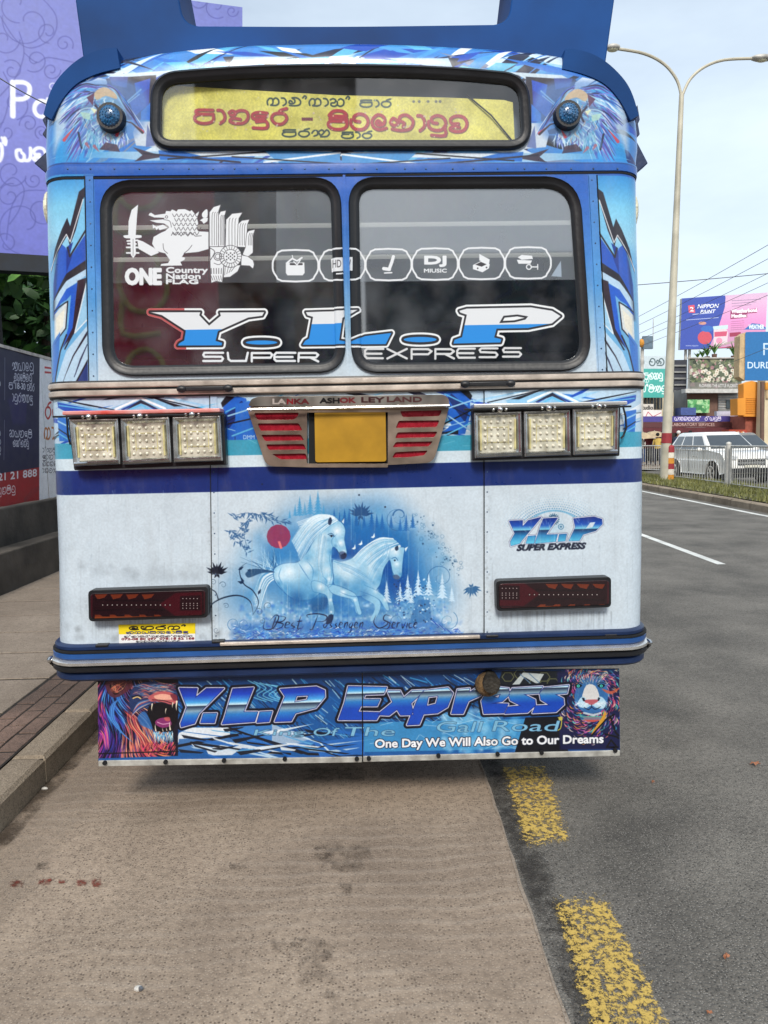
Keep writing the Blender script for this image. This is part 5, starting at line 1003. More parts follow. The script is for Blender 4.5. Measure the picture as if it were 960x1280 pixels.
# lamp clusters: three square lamps in a frame under a lid
def lamp(par, q, yy):
    """q: photo corners tl,tr,br,bl of the bezel"""
    c = [onY(x, y, yy) for x, y in q]; L = lambda f, d: [(lambda a: (a.x, yy+d, a.z))(cm+(v-cm)*f) for v in c]; cm = sum(c, Vector())/4
    mb = MB(); rg = [L(1, .03), L(1, .004), L(.95, 0), L(.86, .004), L(.76, .014)]
    mb.add([v for g in rg for v in g], [(k*4+i, k*4+(i+1) % 4, k*4+4+(i+1) % 4, k*4+4+i) for k in range(4) for i in range(4)], M_BEZ); bz = mb.obj('lamp_bezel', par, bevel=.0015)
    lo = (c[3]+c[2])/2; mb = MB(); a, b = c[3].lerp(cm, .05), c[2].lerp(cm, .05); mb.cyl((a.x, yy-.001, a.z+.004), (b.x, yy-.001, b.z+.004), .008, M_CHR, 6); mb.obj('bezel_edge', par, smooth=True)
    MB().add(L(.77, .013)+L(.77, .03), [(0, 3, 2, 1), (0, 1, 5, 4), (1, 2, 6, 5), (2, 3, 7, 6), (3, 0, 4, 7)], M_LENS).obj('lamp_lens', par)
    mb = MB(); u = (c[1]-c[0])*.68/5; v = (c[3]-c[0])*.7/5
    for i in range(5):
        for j in range(6 if False else 5):
            p = cm+u*(i-2)+v*(j-2); mb.ball((p.x, yy+.012, p.z), (.0062, .008, .0062), M_LED, 7, 5)
    prop(mb.obj('led_dots', par, smooth=True), kind='stuff')
    mb = MB()
    for s_ in (-1, 1):
        p = cm+(c[1]-c[0])*s_*.365; w2 = .003; mb.box((p.x-w2, yy+.006, p.z-.06), (p.x+w2, yy+.02, p.z+.06), mat_strip)
    for s_ in (-1, 1):
        p = cm+(c[3]-c[0])*.165*s_; mb.box((p.x-.042, yy+.011, p.z-.0012), (p.x+.042, yy+.0125, p.z+.0012), mat_strip); 
    for s_ in (-1, 1): mb.box((cm.x+s_*.042-.0012, yy+.0115, cm.z-.04), (cm.x+s_*.042+.0012, yy+.013, cm.z+.04), mat_strip)
    mb.obj('led_edge_strip', par)
mat_strip = mat('yellowed_plastic', (206, 196, 140), .4, var=.2, vscale=30)
def cluster(fr, lamps, lid, lidcol, bolts):
    e = bpy.data.objects.new('lamp_cluster', None); COL.objects.link(e); e.parent = bus; e.empty_display_size = .1
    F = [onY(x, y, -.045) for x, y in fr]
    MB().slab([(p.x, p.z) for p in F], -.045, .0, M_BLKP).obj('lamp_housing', e, bevel=.006)
    for q in lamps: lamp(e, q, -.07)
    L_ = [onY(x, y, -.085) for x, y in lid]; mb = MB(); d = Vector((0, 0, (L_[2]-L_[1]).z)); a, b = L_[0], L_[1]
    mb.box((a.x, -.09, a.z+(d.z)), (b.x, .0, a.z), lidcol); mb.obj('lamp_lid', e, bevel=.004)
    mb = MB()
    for x, y in bolts:
        p = onY(x, y, -.095); mb.ball((p.x, -.095, p.z), .012, M_CHR, 8, 6); mb.ball((p.x-.025, -.09, p.z), .007, M_CHR, 6, 5); mb.ball((p.x+.025, -.09, p.z), .007, M_CHR, 6, 5)
    x0_, x1_ = onY(bolts[0][0]-45, bolts[0][1], -.09), onY(bolts[-1][0]+40, bolts[-1][1], -.09); mb.cyl((x0_.x, -.09, x0_.z), (x1_.x, -.09, x1_.z), .004, M_BLKP, 6); mb.obj('lid_bolts', e, smooth=True)
    return e
M_LIDR = mat('red_flaked_lid', (196, 70, 62), .4, var=.1, vscale=9, dirt=(230, 228, 224)); M_LIDS = mat('polished_lid', (206, 206, 204), .25, .6)
cl1 = cluster([(84, 522), (280, 516), (283, 581), (92, 588)], [[(86, 524), (147, 523), (150, 580), (92, 583)], [(150, 523), (211, 521), (214, 578), (153, 581)], [(215, 521), (275, 519), (278, 576), (217, 578)]], [(78, 514), (275, 510), (275, 515), (80, 519)], M_LIDR, [(111, 521), (175, 520), (240, 518)])
cl2 = cluster([(590, 513), (776, 507), (775, 570), (590, 576)], [[(593, 516), (652, 514), (653, 570), (594, 573)], [(655, 514), (713, 512), (714, 569), (656, 571)], [(716, 511), (774, 509), (773, 567), (717, 569)]], [(592, 505), (784, 501), (784, 506), (592, 510)], M_LIDS, [(625, 512), (686, 510), (749, 508)])
for pts in ([(779, 509), (782, 520), (783, 535), (779, 545), (776, 548)], [(83, 516), (84, 530), (85, 545), (88, 556)]):
    MB().tube([tuple(onY(x, y, -.03)) for x, y in pts], .004, M_BLKP, 6).obj('lamp_cable', bus, smooth=True)

# number plate carrier
nb = empty('plate_panel'); nb.parent = bus
def cut(poly, holes, y0, y1, m, name, par, bev=0):
    LL = [poly]+holes; tri = tessellate_polygon([[Vector((x, z, 0)) for x, z in L] for L in LL]); F_ = [p for L in LL for p in L]; mb = MB()
    mb.add([(x, y0, z) for x, z in F_], tri, m)
    for L in LL: n = len(L); mb.add([(x, y0, z) for x, z in L]+[(x, y1, z) for x, z in L], [(i, (i+1) % n, (i+1) % n+n, i+n) for i in range(n)], m)
    return mb.obj(name, par, bevel=bev)
T2 = lambda L, yy=-.04: [PX(290+x/3.31, 480+y/3.31, yy) for x, y in L]
lv = [[(90, 120), (278, 118), (266, 142), (250, 148), (105, 149)], [(105, 163), (276, 162), (292, 192), (118, 194)], [(120, 210), (284, 209), (299, 233), (136, 236)], [(140, 250), (297, 248), (308, 271), (152, 273)], [(165, 290), (304, 287), (314, 311), (200, 312)],
      [(695, 112), (870, 108), (858, 133), (706, 137)], [(690, 152), (859, 150), (847, 178), (677, 182)], [(685, 200), (851, 197), (837, 220), (675, 224)], [(678, 240), (833, 237), (813, 258), (664, 262)], [(675, 282), (811, 275), (795, 295), (730, 303), (662, 305)]]
M_BRN = mat('brushed_panel', (176, 158, 142), .3, .8, var=.2, vscale=10, dirt=(110, 96, 84))
panel = T2(roundpoly([(62, 100), (75, 95), (890, 92), (898, 98), (833, 325), (645, 335), (645, 345), (330, 345), (142, 340)], [2, 2, 2, 2, 30, 2, 4, 4, 30], 5))
cut(panel, [T2(roundpoly(L, 6, 3)) for L in lv]+[T2([(310, 118), (645, 116), (645, 330), (310, 330)])], -.04, .0, M_BRN, 'plate_surround', nb, .0015)
for L in lv: MB().slab([((x), z) for x, z in T2(roundpoly(L, 4, 2), -.03)], -.03, -.02, M_REDL).obj('red_louvre', nb)
MB().slab([PX(x, y, -.02) for x, y in ((386, 512), (486, 512), (486, 582), (386, 582))], -.02, -.015, M_NAVYK).obj('plate_recess', nb)
MB().slab([PX(x, y, -.038) for x, y in roundpoly([(393, 514), (482, 513), (483, 577), (394, 578)], 3, 3)], -.038, -.034, M_PLT).obj('number_plate', nb, bevel=.002)
hood = [(66, 92), (80, 62), (110, 52), (870, 44), (888, 50), (898, 66), (900, 92)]
cvh, uvh = canvas_plane(305, 490, 565, 516, 900, (150, 146, 138), yy=-.06)
cvh.at()
for k in range(120): cvh.dot(r.uniform(305, 565), r.uniform(490, 516), r.uniform(4, 16), r.choice([(90, 86, 80), (180, 176, 168), (60, 58, 56), (130, 100, 90)]), .3, soft=1)
for t_, x0_, x1_, c_, y_ in (('LA', 341, 357, (226, 214, 206), 500), ('N', 359, 366, (170, 40, 50), 500), ('KA', 368, 386, (110, 40, 46), 500), ('ASH', 400, 424, (20, 18, 20), 499), ('OK', 425, 444, (120, 40, 44), 498.5), ('LEY', 452, 480, (70, 36, 38), 498), ('LAND', 484, 527, (96, 60, 60), 497.5)):
    cvh.text(t_, x0_, y_-1, x1_, y_+5, [(.5, c_, 1)])
M_HOOD, _, _ = mat_print('lettered_hood', cvh, rough=.3, metal=.55, grain=.1)
MB().slab(T2(roundpoly(hood, 8, 3), -.06), -.06, .0, M_HOOD, M_BRN).obj('plate_hood', nb, uv=uvh, bevel=.003)
a, b = PX(309, 512, -.075), PX(562, 507, -.075); MB().cyl((a[0], -.07, a[1]), (b[0], -.07, b[1]), .006, M_CHR, 8).obj('hood_lip', nb, smooth=True)

# tail lamps
def tail(fr, flip):
    ct, uvt = canvas_plane(min(p[0] for p in fr)-3, min(p[1] for p in fr)-3, max(p[0] for p in fr)+3, max(p[1] for p in fr)+3, 900, (58, 18, 26), yy=-.05)
    if not flip: ct.at(60, 690, 4)
    else: ct.at(60, 690, 4, lambda x, y: (874-x+.5, y-13))
    ct.fill([(225, 195), (780, 188), (780, 325), (225, 335)], (34, 15, 20)); ct.fill([(560, 260), (640, 205), (770, 200), (770, 320), (640, 320)], (66, 12, 22), .85); ct.fill([(662, 220), (765, 215), (765, 290), (662, 292)], (30, 12, 18), .9)
    for k in range(5):
        for L in ([(236+k*78, 212), (300+k*78, 210), (284+k*78, 228), (250+k*78, 236)], [(236+k*74, 312), (262+k*74, 312), (286+k*74, 328), (300+k*74, 330), (240+k*74, 330)]):
            if L[1][0] < 590: ct.fill(L, (112, 46, 26), .9)
    ct.fill([(236, 322), (560, 320), (570, 330), (236, 332)], (126, 60, 32)); ct.line([(236, 236), (420, 244), (580, 240)], 5, (20, 10, 14)); ct.line([(236, 292), (420, 284), (580, 290)], 5, (20, 10, 14))
    for k in range(15): ct.dot(276+k*24, 264, 5, (20, 10, 12)); ct.dot(276+k*24, 264, 2.6, (206, 196, 190))
    for i in range(5):
        for j, yy in enumerate((232, 256, 266, 280)): ct.dot(676+i*18, yy, 2.2, (196, 186, 180))
    m, _, _ = mat_print('tail_lamp_print', ct, rough=.2, coat=.8, grain=.05)
    e = empty('tail_lamp'); e.parent = bus
    o = roundpoly([tuple(PX(x, y, -.05)) for x, y in fr], .016, 4); c = np.array(o).mean(0)
    MB().slab(o, -.05, .0, M_RUB).obj('lamp_frame', e, bevel=.006)
    i_ = [tuple(c+(np.array(p)-c)*np.array([.955, .8])) for p in o]; MB().slab(i_, -.056, -.04, m, m).obj('lamp_lens', e, uv=uvt, bevel=.003)
tail([(110, 738), (260, 733), (260, 772), (111, 777)], False); tail([(620, 726), (764, 721), (764, 759), (621, 764)], True)
# yellow notice sticker under the left tail lamp
cs_, uvs = canvas_plane(146, 776, 248, 806, 1400, (236, 236, 234), yy=-.003); cs_.at(60, 690, 4)
cs_.fill([(350, 360), (745, 355), (745, 408), (350, 412)], (240, 214, 30)); sinh(cs_, rw(5, 3), 405, 372, 690, 390, (20, 20, 24), 6, slope=-.01); sinh(cs_, rw(9, 5), 390, 398, 700, 410, (40, 50, 120), 3.5, slope=-.01)
sinh(cs_, rw(16, 6), 380, 420, 720, 428, (60, 50, 60), 2.6, slope=-.01); cs_.text('072-08 80 297  078-18 62 168', 368, 431, 730, 441, [(1, (120, 30, 40), 1)], slope=-.01); sinh(cs_, rw(12, 8), 440, 444, 660, 452, (60, 60, 60), 2.4, slope=-.01)
m_, _, _ = mat_print('notice_sticker', cs_, rough=.4, grain=.06)
MB().slab([PX(x, y, -.003) for x, y in ((148, 781), (244, 779), (244, 802), (149, 805))], -.003, .0, m_, m_).obj('notice_sticker', bus, uv=uvs)

# corner lamps of the roof cap
for x, y in ((138, 146), (710, 143)):
    p = onY(x, y, -.02); mb = MB(); mb.cyl((p.x, .02, p.z), (p.x, -.03, p.z), .058, M_RUB, 20, .05); e = mb.obj('corner_lamp', bus, smooth=True)
    mb = MB(); mb.ball((p.x, -.022, p.z), (.042, .026, .042), M_LAMPB, 16, 10)
    mb.obj('lamp_glass', e, smooth=True)
    mb = MB()
    for q in range(1, 4):
        for k in range(6+q*4): t = 2*pi*k/(6+q*4); mb.ball((p.x+q*.0115*cos(t), -.0225-.026*sqrt(max(0, 1-(q*.0115/.042)**2)), p.z+q*.0115*sin(t)), .003, M_LAMPB, 5, 4)
    prop(mb.obj('lens_beads', e, smooth=True), kind='stuff')

# spoiler, shoulder fins
LP = [PX(x, y, .2) for x, y in [(66, -130), (102, 82), (270, 72), (272, 62), (430, 60), (592, 61), (594, 73), (759, 82), (795, -130)]]
HP = [PX(x, y, .2) for x, y in roundpoly([(196, -125), (226, 23), (430, 24), (639, 21), (658, -125)], [2, 20, 80, 20, 2], 6)]
LL = [LP, HP]; tri = tessellate_polygon([[Vector((x, z, 0)) for x, z in L] for L in LL]); F_ = [p for L in LL for p in L]
mb = MB(); lean = lambda x, z, y: (x, y+(z-2.9)*.12, z)
mb.add([lean(x, z, .2) for x, z in F_]+[lean(x, z, .62) for x, z in F_], list(tri)+[tuple(i+len(F_) for i in t[::-1]) for t in tri], M_SPO)
for L in LL: n = len(L); mb.add([lean(x, z, .2) for x, z in L]+[lean(x, z, .62) for x, z in L], [(i, (i+1) % n, (i+1) % n+n, i+n) for i in range(n)], M_SPO)
mb.obj('roof_spoiler', bus, smooth=True, bevel=.006, angle=30)
for q in (): MB().slab([PX(x, y, .19) for x, y in q], .19, .22, M_SPO).obj('spoiler_slot', bus, bevel=.01)
for mir in (False, True):
    f = (lambda x, y: (x, y)) if not mir else (lambda x, y: (853-x, y+1))
    o = catmull([(148, 63), (130, 65), (110, 72), (92, 84), (74, 103), (64, 122), (57, 146)], 4); i_ = catmull([(67, 152), (80, 128), (98, 108), (122, 96), (152, 88)], 4)
    MB().slab([PX(*f(x, y), .02) for x, y in o+i_], .0, .5, M_SPO).obj('shoulder_fin', bus, smooth=True, angle=30)
    for q in ([(62, 190), (45, 206), (64, 222)], [(61, 160), (55, 170), (62, 178)], [(60, 146), (55, 152), (62, 166)]):
        if mir: q = [(x-2, y-14) if k == 0 else (x, y-1) for k, (x, y) in enumerate(q)]
        MB().slab([PX(*f(x, y), .3) for x, y in q], .28, .34, M_DBLUE).obj('side_fin', bus, bevel=.004)
M_MARK = mat('marker_lens', (236, 226, 196), .25, var=.3, vscale=50)
for x, y in ((62, 262), (791, 265)): p = onY(x, y, .35); MB().ball((p.x, .35, p.z), (.02, .05, .075), M_MARK, 10, 8).obj('side_marker', bus, smooth=True)

M_RAILP = mat('flap_rail_paint', (176, 176, 170), .5, .2, var=.25, vscale=20, bump=.2, dirt=(90, 84, 76))
# hanging rear flap in two panels
M_FLAP, _, _ = mat_print('printed_flap', FLP, rough=.38, grain=.08, coat=.1, bump=.1)
for q in ([(122, 838), (452.2, 838), (452.6, 946), (123, 951)], [(453.6, 838), (774, 836), (775, 938), (454, 945.5)]):
    e = MB().slab([PX(x, y, .02) for x, y in q], .02, .026, M_FLAP, M_BLKP).obj('rear_flap', bus, uv=uv_flap)
    a, b = q[3], q[2]; MB().slab([PX(x, y, .015) for x, y in (a, b, (b[0], b[1]+7), (a[0], a[1]+7))], .014, .03, M_RAILP).obj('flap_rail', bus, bevel=.002)
for x, y in ((131, 954), (207, 953), (280, 951), (356, 949), (446, 949), (461, 948.5), (548, 945), (622, 943), (677, 941), (769, 938.5)):
    p = onY(x, y-.5, .01); MB().cyl((p.x, .0145, p.z), (p.x, .005, p.z), .0095, M_NAVYK, 8).obj('flap_bolt', bus)
p = onY(611, 857, -.03); mb = MB(); M_GRM = mat('greasy_metal', (60, 56, 50), .6, .3, var=.3, vscale=30, bump=.6, bscale=80)
mb.ball((p.x, -.0, p.z-.004), (.055, .05, .052), mat('crumbly_foam', (110, 86, 56), .9, var=.35, vscale=40, bump=1, bscale=60), 12, 8); mb.cyl((p.x+.008, .03, p.z+.012), (p.x+.008, -.06, p.z+.012), .04, M_GRM, 14, .036); mb.obj('tow_socket', bus, smooth=True)
# running gear glimpsed under the flap
M_TYRE = mat('tyre_rubber', (30, 29, 28), .85, bump=.4)
for x in (-.82, -.62, .82, .62):
    w_ = MB(); w_.cyl((x-.12, 2.9, .48), (x+.12, 2.9, .48), .48, M_TYRE, 28); w_.obj('wheel', bus, smooth=True, bevel=.02)
MB().box((-1.0, .4, .55), (1.0, 8.9, .6), M_NAVYK).obj('underbody', bus)
MB().box((-.3, 2.85, .4), (.3, 2.95, .52), M_GRM).obj('axle', bus)
for x in (-1.0, 1.0): w_ = MB(); w_.cyl((x-.12, 7.6, .48), (x+.12, 7.6, .48), .48, M_TYRE, 28); w_.obj('wheel', bus, smooth=True)
# ================================================================ GROUND
def mat_ground(name, base, speck, dark, rough=.9, scale=120, bump=.5, swirl=0, blotch=.25, tint=None):
    m = bpy.data.materials.new(name); m.use_nodes = True; nt = m.node_tree; b = nt.nodes['Principled BSDF']; b.inputs['Roughness'].default_value = rough; b.inputs['Specular IOR Level'].default_value = .3
    L = nt.links.new; tc = nt.nodes.new('ShaderNodeTexCoord')
    def noise(s_, d=6, rg=.6): n = nt.nodes.new('ShaderNodeTexNoise'); n.inputs['Scale'].default_value = s_; n.inputs['Detail'].default_value = d; n.inputs['Roughness'].default_value = rg; L(tc.outputs['Object'], n.inputs[0]); return n.outputs[0]
    def rmp(src, a, b_, c0=0, c1=1): x = nt.nodes.new('ShaderNodeMapRange'); x.inputs['From Min'].default_value = a; x.inputs['From Max'].default_value = b_; x.inputs['To Min'].default_value = c0; x.inputs['To Max'].default_value = c1; L(src, x.inputs[0]); return x.outputs[0]
    def mix(f, a, c): x = nt.nodes.new('ShaderNodeMix'); x.data_type = 'RGBA'; L(f, x.inputs[0]); (L(a, x.inputs[6]) if not isinstance(a, tuple) else setattr(x.inputs[6], 'default_value', (*lin(a), 1))); (L(c, x.inputs[7]) if not isinstance(c, tuple) else setattr(x.inputs[7], 'default_value', (*lin(c), 1))); return x.outputs[2]
    col = mix(rmp(noise(1.3), .35, .7, 0, blotch*2), base, dark)
    col = mix(rmp(noise(scale*.35, 3), .4, .7, 0, .45), col, dark)
    v = nt.nodes.new('ShaderNodeTexVoronoi'); v.inputs['Scale'].default_value = scale; L(tc.outputs['Object'], v.inputs['Vector'])
    col = mix(rmp(v.outputs['Distance'], .32, .15, 0, .55), col, speck)
    v2 = nt.nodes.new('ShaderNodeTexVoronoi'); v2.inputs['Scale'].default_value = scale*.85; v2.inputs['Randomness'].default_value = 1; L(tc.outputs['Object'], v2.inputs['Vector'])
    g = nt.nodes.new('ShaderNodeSeparateColor'); L(v2.outputs['Color'], g.inputs[0])
    t1 = nt.nodes.new('ShaderNodeMath'); t1.operation = 'MULTIPLY'; L(rmp(v2.outputs['Distance'], .42, .26, 0, .85), t1.inputs[0]); L(rmp(g.outputs[0], .5, .7), t1.inputs[1])
    col = mix(t1.outputs[0], col, dark)
    h = v.outputs['Distance']
    if swirl:
        wv = nt.nodes.new('ShaderNodeTexWave'); wv.wave_type = 'RINGS'; wv.inputs['Scale'].default_value = 4.2; wv.inputs['Distortion'].default_value = 5; wv.inputs['Detail'].default_value = 2; wv.inputs['Detail Scale'].default_value = .6
        mp = nt.nodes.new('ShaderNodeMapping'); mp.inputs['Location'].default_value = (1.9, 2.6, 0); L(tc.outputs['Object'], mp.inputs[0]); L(mp.outputs[0], wv.inputs[0])
        fade = rmp(noise(.9, 2), .42, .6); mu = nt.nodes.new('ShaderNodeMath'); mu.operation = 'MULTIPLY'; L(rmp(wv.outputs[0], .6, 1.0, 0, .35), mu.inputs[0]); L(fade, mu.inputs[1])
        m2 = nt.nodes.new('ShaderNodeMath'); m2.operation = 'MULTIPLY'; m2.inputs[1].default_value = swirl*3; L(mu.outputs[0], m2.inputs[0]); col = mix(m2.outputs[0], col, (196, 182, 166))
        ad = nt.nodes.new('ShaderNodeMath'); ad.operation = 'ADD'; L(h, ad.inputs[0]); L(mu.outputs[0], ad.inputs[1]); h = ad.outputs[0]
    if tint:
        col = mix(rmp(noise(.7, 5), .5, .75, 0, .5), col, tint)
    L(col, b.inputs['Base Color'])
    bp = nt.nodes.new('ShaderNodeBump'); bp.inputs['Strength'].default_value = bump; bp.inputs['Distance'].default_value = .004; L(h, bp.inputs['Height']); L(bp.outputs[0], b.inputs['Normal'])
    return m
M_ASPH = mat_ground('asphalt', (126, 121, 113), (172, 167, 159), (56, 54, 51), .85, 120, 1.0, blotch=.35)
M_SHLD = mat_ground('shoulder_concrete', (168, 150, 131), (188, 172, 154), (94, 82, 71), .9, 110, .5, swirl=.17, blotch=.3, tint=(122, 106, 92))
M_KERB = mat_ground('kerb_concrete', (168, 153, 133), (182, 168, 150), (104, 92, 78), .95, 110, .8, blotch=.45)
M_SLAB = mat_ground('paving_slab', (156, 143, 128), (168, 156, 142), (110, 98, 86), .9, 90, .4, blotch=.35)
M_BRK = mat_ground('paving_brick', (132, 108, 95), (140, 126, 115), (70, 60, 54), .9, 110, .6, blotch=.4)
M_JNT = mat('joint_dirt', (40, 35, 29), .95, var=.3, vscale=20)
M_SOIL = mat('verge_soil', (86, 82, 52), .95, var=.35, vscale=5, bump=1, bscale=12)
def sheet(name, pts, z, m, kind='structure', parent=None, thick=0):
    n = len(pts); mb = MB(); tri = tessellate_polygon([[Vector((x, y, 0)) for x, y in pts]])
    mb.add([(x, y, z) for x, y in pts], tri, m)
    if thick: mb.add([(x, y, z) for x, y in pts]+[(x, y, z-thick) for x, y in pts], [(i, (i+1) % n, (i+1) % n+n, i+n) for i in range(n)], m)
    o = mb.obj(name, parent)
    if kind and not parent: o['kind'] = kind
    return o
sheet('ground', [(-900, -300), (900, -300), (900, 1500), (-900, 1500)], -.03, mat('far_ground', (104, 100, 90), .95, var=.3, vscale=.2))
sheet('road', [(.45, -12), (30, -12), (30, 140), (-2.2, 140), (-1.2, 8)], 0, M_ASPH)
q = random.Random(31); wob = 0; ED = []
for i in range(150):
    wob = wob*.8+q.uniform(-.004, .004); y_ = -3+i*.08; ED.append((.592+.02*sin(y_*.5)*0+wob+.012*sin(y_*1.7), y_))
sheet('road_shoulder', [(-1.52, -12), (.595, -12)]+ED+[(.62, 10), (.3, 24), (-1.5, 30)], .004, M_SHLD)
M_LIP = mat_ground('pale_lip', (160, 146, 131), (180, 168, 152), (104, 92, 80), .9, 140, .4)
sheet('shoulder_lip', [(x-.007-.004*sin(y*9)-.003*sin(y*31), y) for x, y in ED]+[(x+.002, y) for x, y in ED[::-1]], .0065, M_LIP)
# damp edge along the shoulder's lip, stains
M_STN = mat_ground('oil_stain', (98, 84, 72), (120, 106, 92), (58, 48, 40), .8, 130, .3)
def blotch(name, cx, cy, rx, ry, z, m, seed, n=16):
    q = random.Random(seed); return sheet(name, [(cx+rx*(1+q.uniform(-.45, .3))*cos(2*pi*i/n), cy+ry*(1+q.uniform(-.45, .3))*sin(2*pi*i/n)) for i in range(n)], z, m)
def mat_soft(name, col, scale, lo, hi, mx_=.8, rough=.9):
    """worn film on the ground: shows through where it is gone"""
    m = bpy.data.materials.new(name); m.use_nodes = True; nt = m.node_tree; b = nt.nodes['Principled BSDF']; b.inputs['Roughness'].default_value = rough
    tc = nt.nodes.new('ShaderNodeTexCoord'); n = nt.nodes.new('ShaderNodeTexNoise'); n.inputs['Scale'].default_value = scale; n.inputs['Detail'].default_value = 8; n.inputs['Roughness'].default_value = .72; nt.links.new(tc.outputs['Object'], n.inputs[0])
    uvn = nt.nodes.new('ShaderNodeAttribute'); uvn.attribute_name = 'edge'
    v = nt.nodes.new('ShaderNodeTexVoronoi'); v.inputs['Scale'].default_value = 130; nt.links.new(tc.outputs['Object'], v.inputs['Vector'])
    s1 = nt.nodes.new('ShaderNodeMath'); s1.operation = 'MULTIPLY_ADD'; s1.inputs[1].default_value = .34; nt.links.new(uvn.outputs['Fac'], s1.inputs[0]); nt.links.new(n.outputs[0], s1.inputs[2])
    s2 = nt.nodes.new('ShaderNodeMath'); s2.operation = 'MULTIPLY_ADD'; s2.inputs[1].default_value = -.14; nt.links.new(v.outputs['Distance'], s2.inputs[0]); nt.links.new(s1.outputs[0], s2.inputs[2])
    mr = nt.nodes.new('ShaderNodeMapRange'); mr.inputs['From Min'].default_value = lo; mr.inputs['From Max'].default_value = hi; mr.inputs['To Max'].default_value = mx_; nt.links.new(s2.outputs[0], mr.inputs[0]); nt.links.new(mr.outputs[0], b.inputs['Alpha'])
    cr = nt.nodes.new('ShaderNodeValToRGB'); c = lin(col); cr.color_ramp.elements[0].position = .35; cr.color_ramp.elements[0].color = (*[x*.7 for x in c], 1); cr.color_ramp.elements[1].position = .6; cr.color_ramp.elements[1].color = (*c, 1)
    nt.links.new(n.outputs[0], cr.inputs[0]); nt.links.new(cr.outputs[0], b.inputs['Base Color']); return m
def film(name, pts, z, m, nx=14, ny=26):
    """quad grid between 4 corners with an attribute that falls to 0 at its border"""
    a, b, c, d = [Vector((x, y, 0)) for x, y in pts]; mb = MB(); ed = []
    for j in range(ny+1):
        for i in range(nx+1):
            u, v = i/nx, j/ny; p = a.lerp(b, u).lerp(d.lerp(c, u), v); mb.v.append((p.x, p.y, z)); ed.append(min(1, 5*min(u, 1-u))*min(1, 6*min(v, 1-v)))
    mb.mi(m)
    for j in range(ny):
        for i in range(nx): k = j*(nx+1)+i; mb.f.append((k, k+1, k+nx+2, k+nx+1)); mb.m.append(0)
    o = mb.obj(name); at = o.data.attributes.new('edge', 'FLOAT', 'POINT'); at.data.foreach_set('value', ed); o['kind'] = 'structure'; return o
G2 = lambda x, y, z=0: tuple(onZ(x, y, z)[:2])
M_YEL = mat_soft('worn_yellow_paint', (204, 172, 88), 48, .70, .80, .92)
film('yellow_marking', [G2(612, 948), G2(690, 945), G2(732, 1070), G2(650, 1078)], .006, M_YEL)
film('yellow_marking', [G2(672, 1104), G2(764, 1104), G2(884, 1340), G2(730, 1340)], .006, M_YEL)
film('yellow_marking', [(.66, 2.4), (.82, 2.4), (.82, 3.6), (.66, 3.6)], .004, M_YEL)
M_WHP = mat('white_road_paint', (214, 214, 208), .8, var=.12, vscale=3, bump=.4)
def strip(name, pts, w_, z, m):
    P_ = [Vector((x, y)) for x, y in pts]; L_ = []; R_ = []
    for i, p in enumerate(P_):
        d = (P_[min(i+1, len(P_)-1)]-P_[max(0, i-1)]).normalized(); n_ = Vector((-d.y, d.x))*w_/2; L_.append(tuple(p+n_)); R_.append(tuple(p-n_))
    return sheet(name, L_+R_[::-1], z, m)
strip('white_lane_line', [(4.6, 9.1), (4.47, 5.75)], .11, .004, M_WHP); strip('white_lane_line', [(4.75, 15.5), (4.68, 12.2)], .11, .004, M_WHP)
M_DARKST = mat_soft('dark_stain', (66, 54, 45), 14, .66, .95, .48); M_REDST = mat_soft('red_stain', (122, 52, 36), 30, .66, .84, .85); M_DUST = mat_soft('pale_dust', (172, 156, 138), 3, .62, .95, .5)
for x, y, wx, wy in ((430, 1075, 46, 22), (405, 1068, 16, 10), (432, 1115, 12, 12), (395, 1205, 40, 36), (360, 1190, 34, 18), (300, 1085, 22, 6), (55, 1085, 12, 6), (420, 970, 60, 12), (412, 1245, 10, 8)):
    a, b, c, d = G2(x-wx, y-wy), G2(x+wx, y-wy), G2(x+wx, y+wy), G2(x-wx, y+wy); film('ground_stain', [a, b, c, d], .008, M_DARKST, 8, 8)
for x, y, wx, wy in ((20, 1107, 14, 6), (56, 1105, 12, 6), (102, 1106, 9, 5), (121, 1106, 9, 7), (77, 1104, 6, 3)):
    a, b, c, d = G2(x-wx, y-wy), G2(x+wx, y-wy), G2(x+wx, y+wy), G2(x-wx, y+wy); film('red_stain', [a, b, c, d], .008, M_REDST, 8, 8)
film('dust_band', [(-1.5, -2.4), (-1.18, -2.4), (-1.1, 3), (-1.5, 3)], .008, M_DUST, 8, 30)
M_DIRT = mat_soft('gutter_dirt', (66, 54, 42), 8, .62, .9, .8); film('gutter_dirt', [(-1.515, -2.4), (-1.40, -2.4), (-1.42, 6), (-1.515, 6)], .012, M_DIRT, 6, 40)
film('seam_dirt', [(.58, -2.4), (.74, -2.4), (.72, 4), (.58, 4)], .0022, mat_soft('seam_dirt', (48, 44, 40), 9, .62, .9, .7), 6, 40)
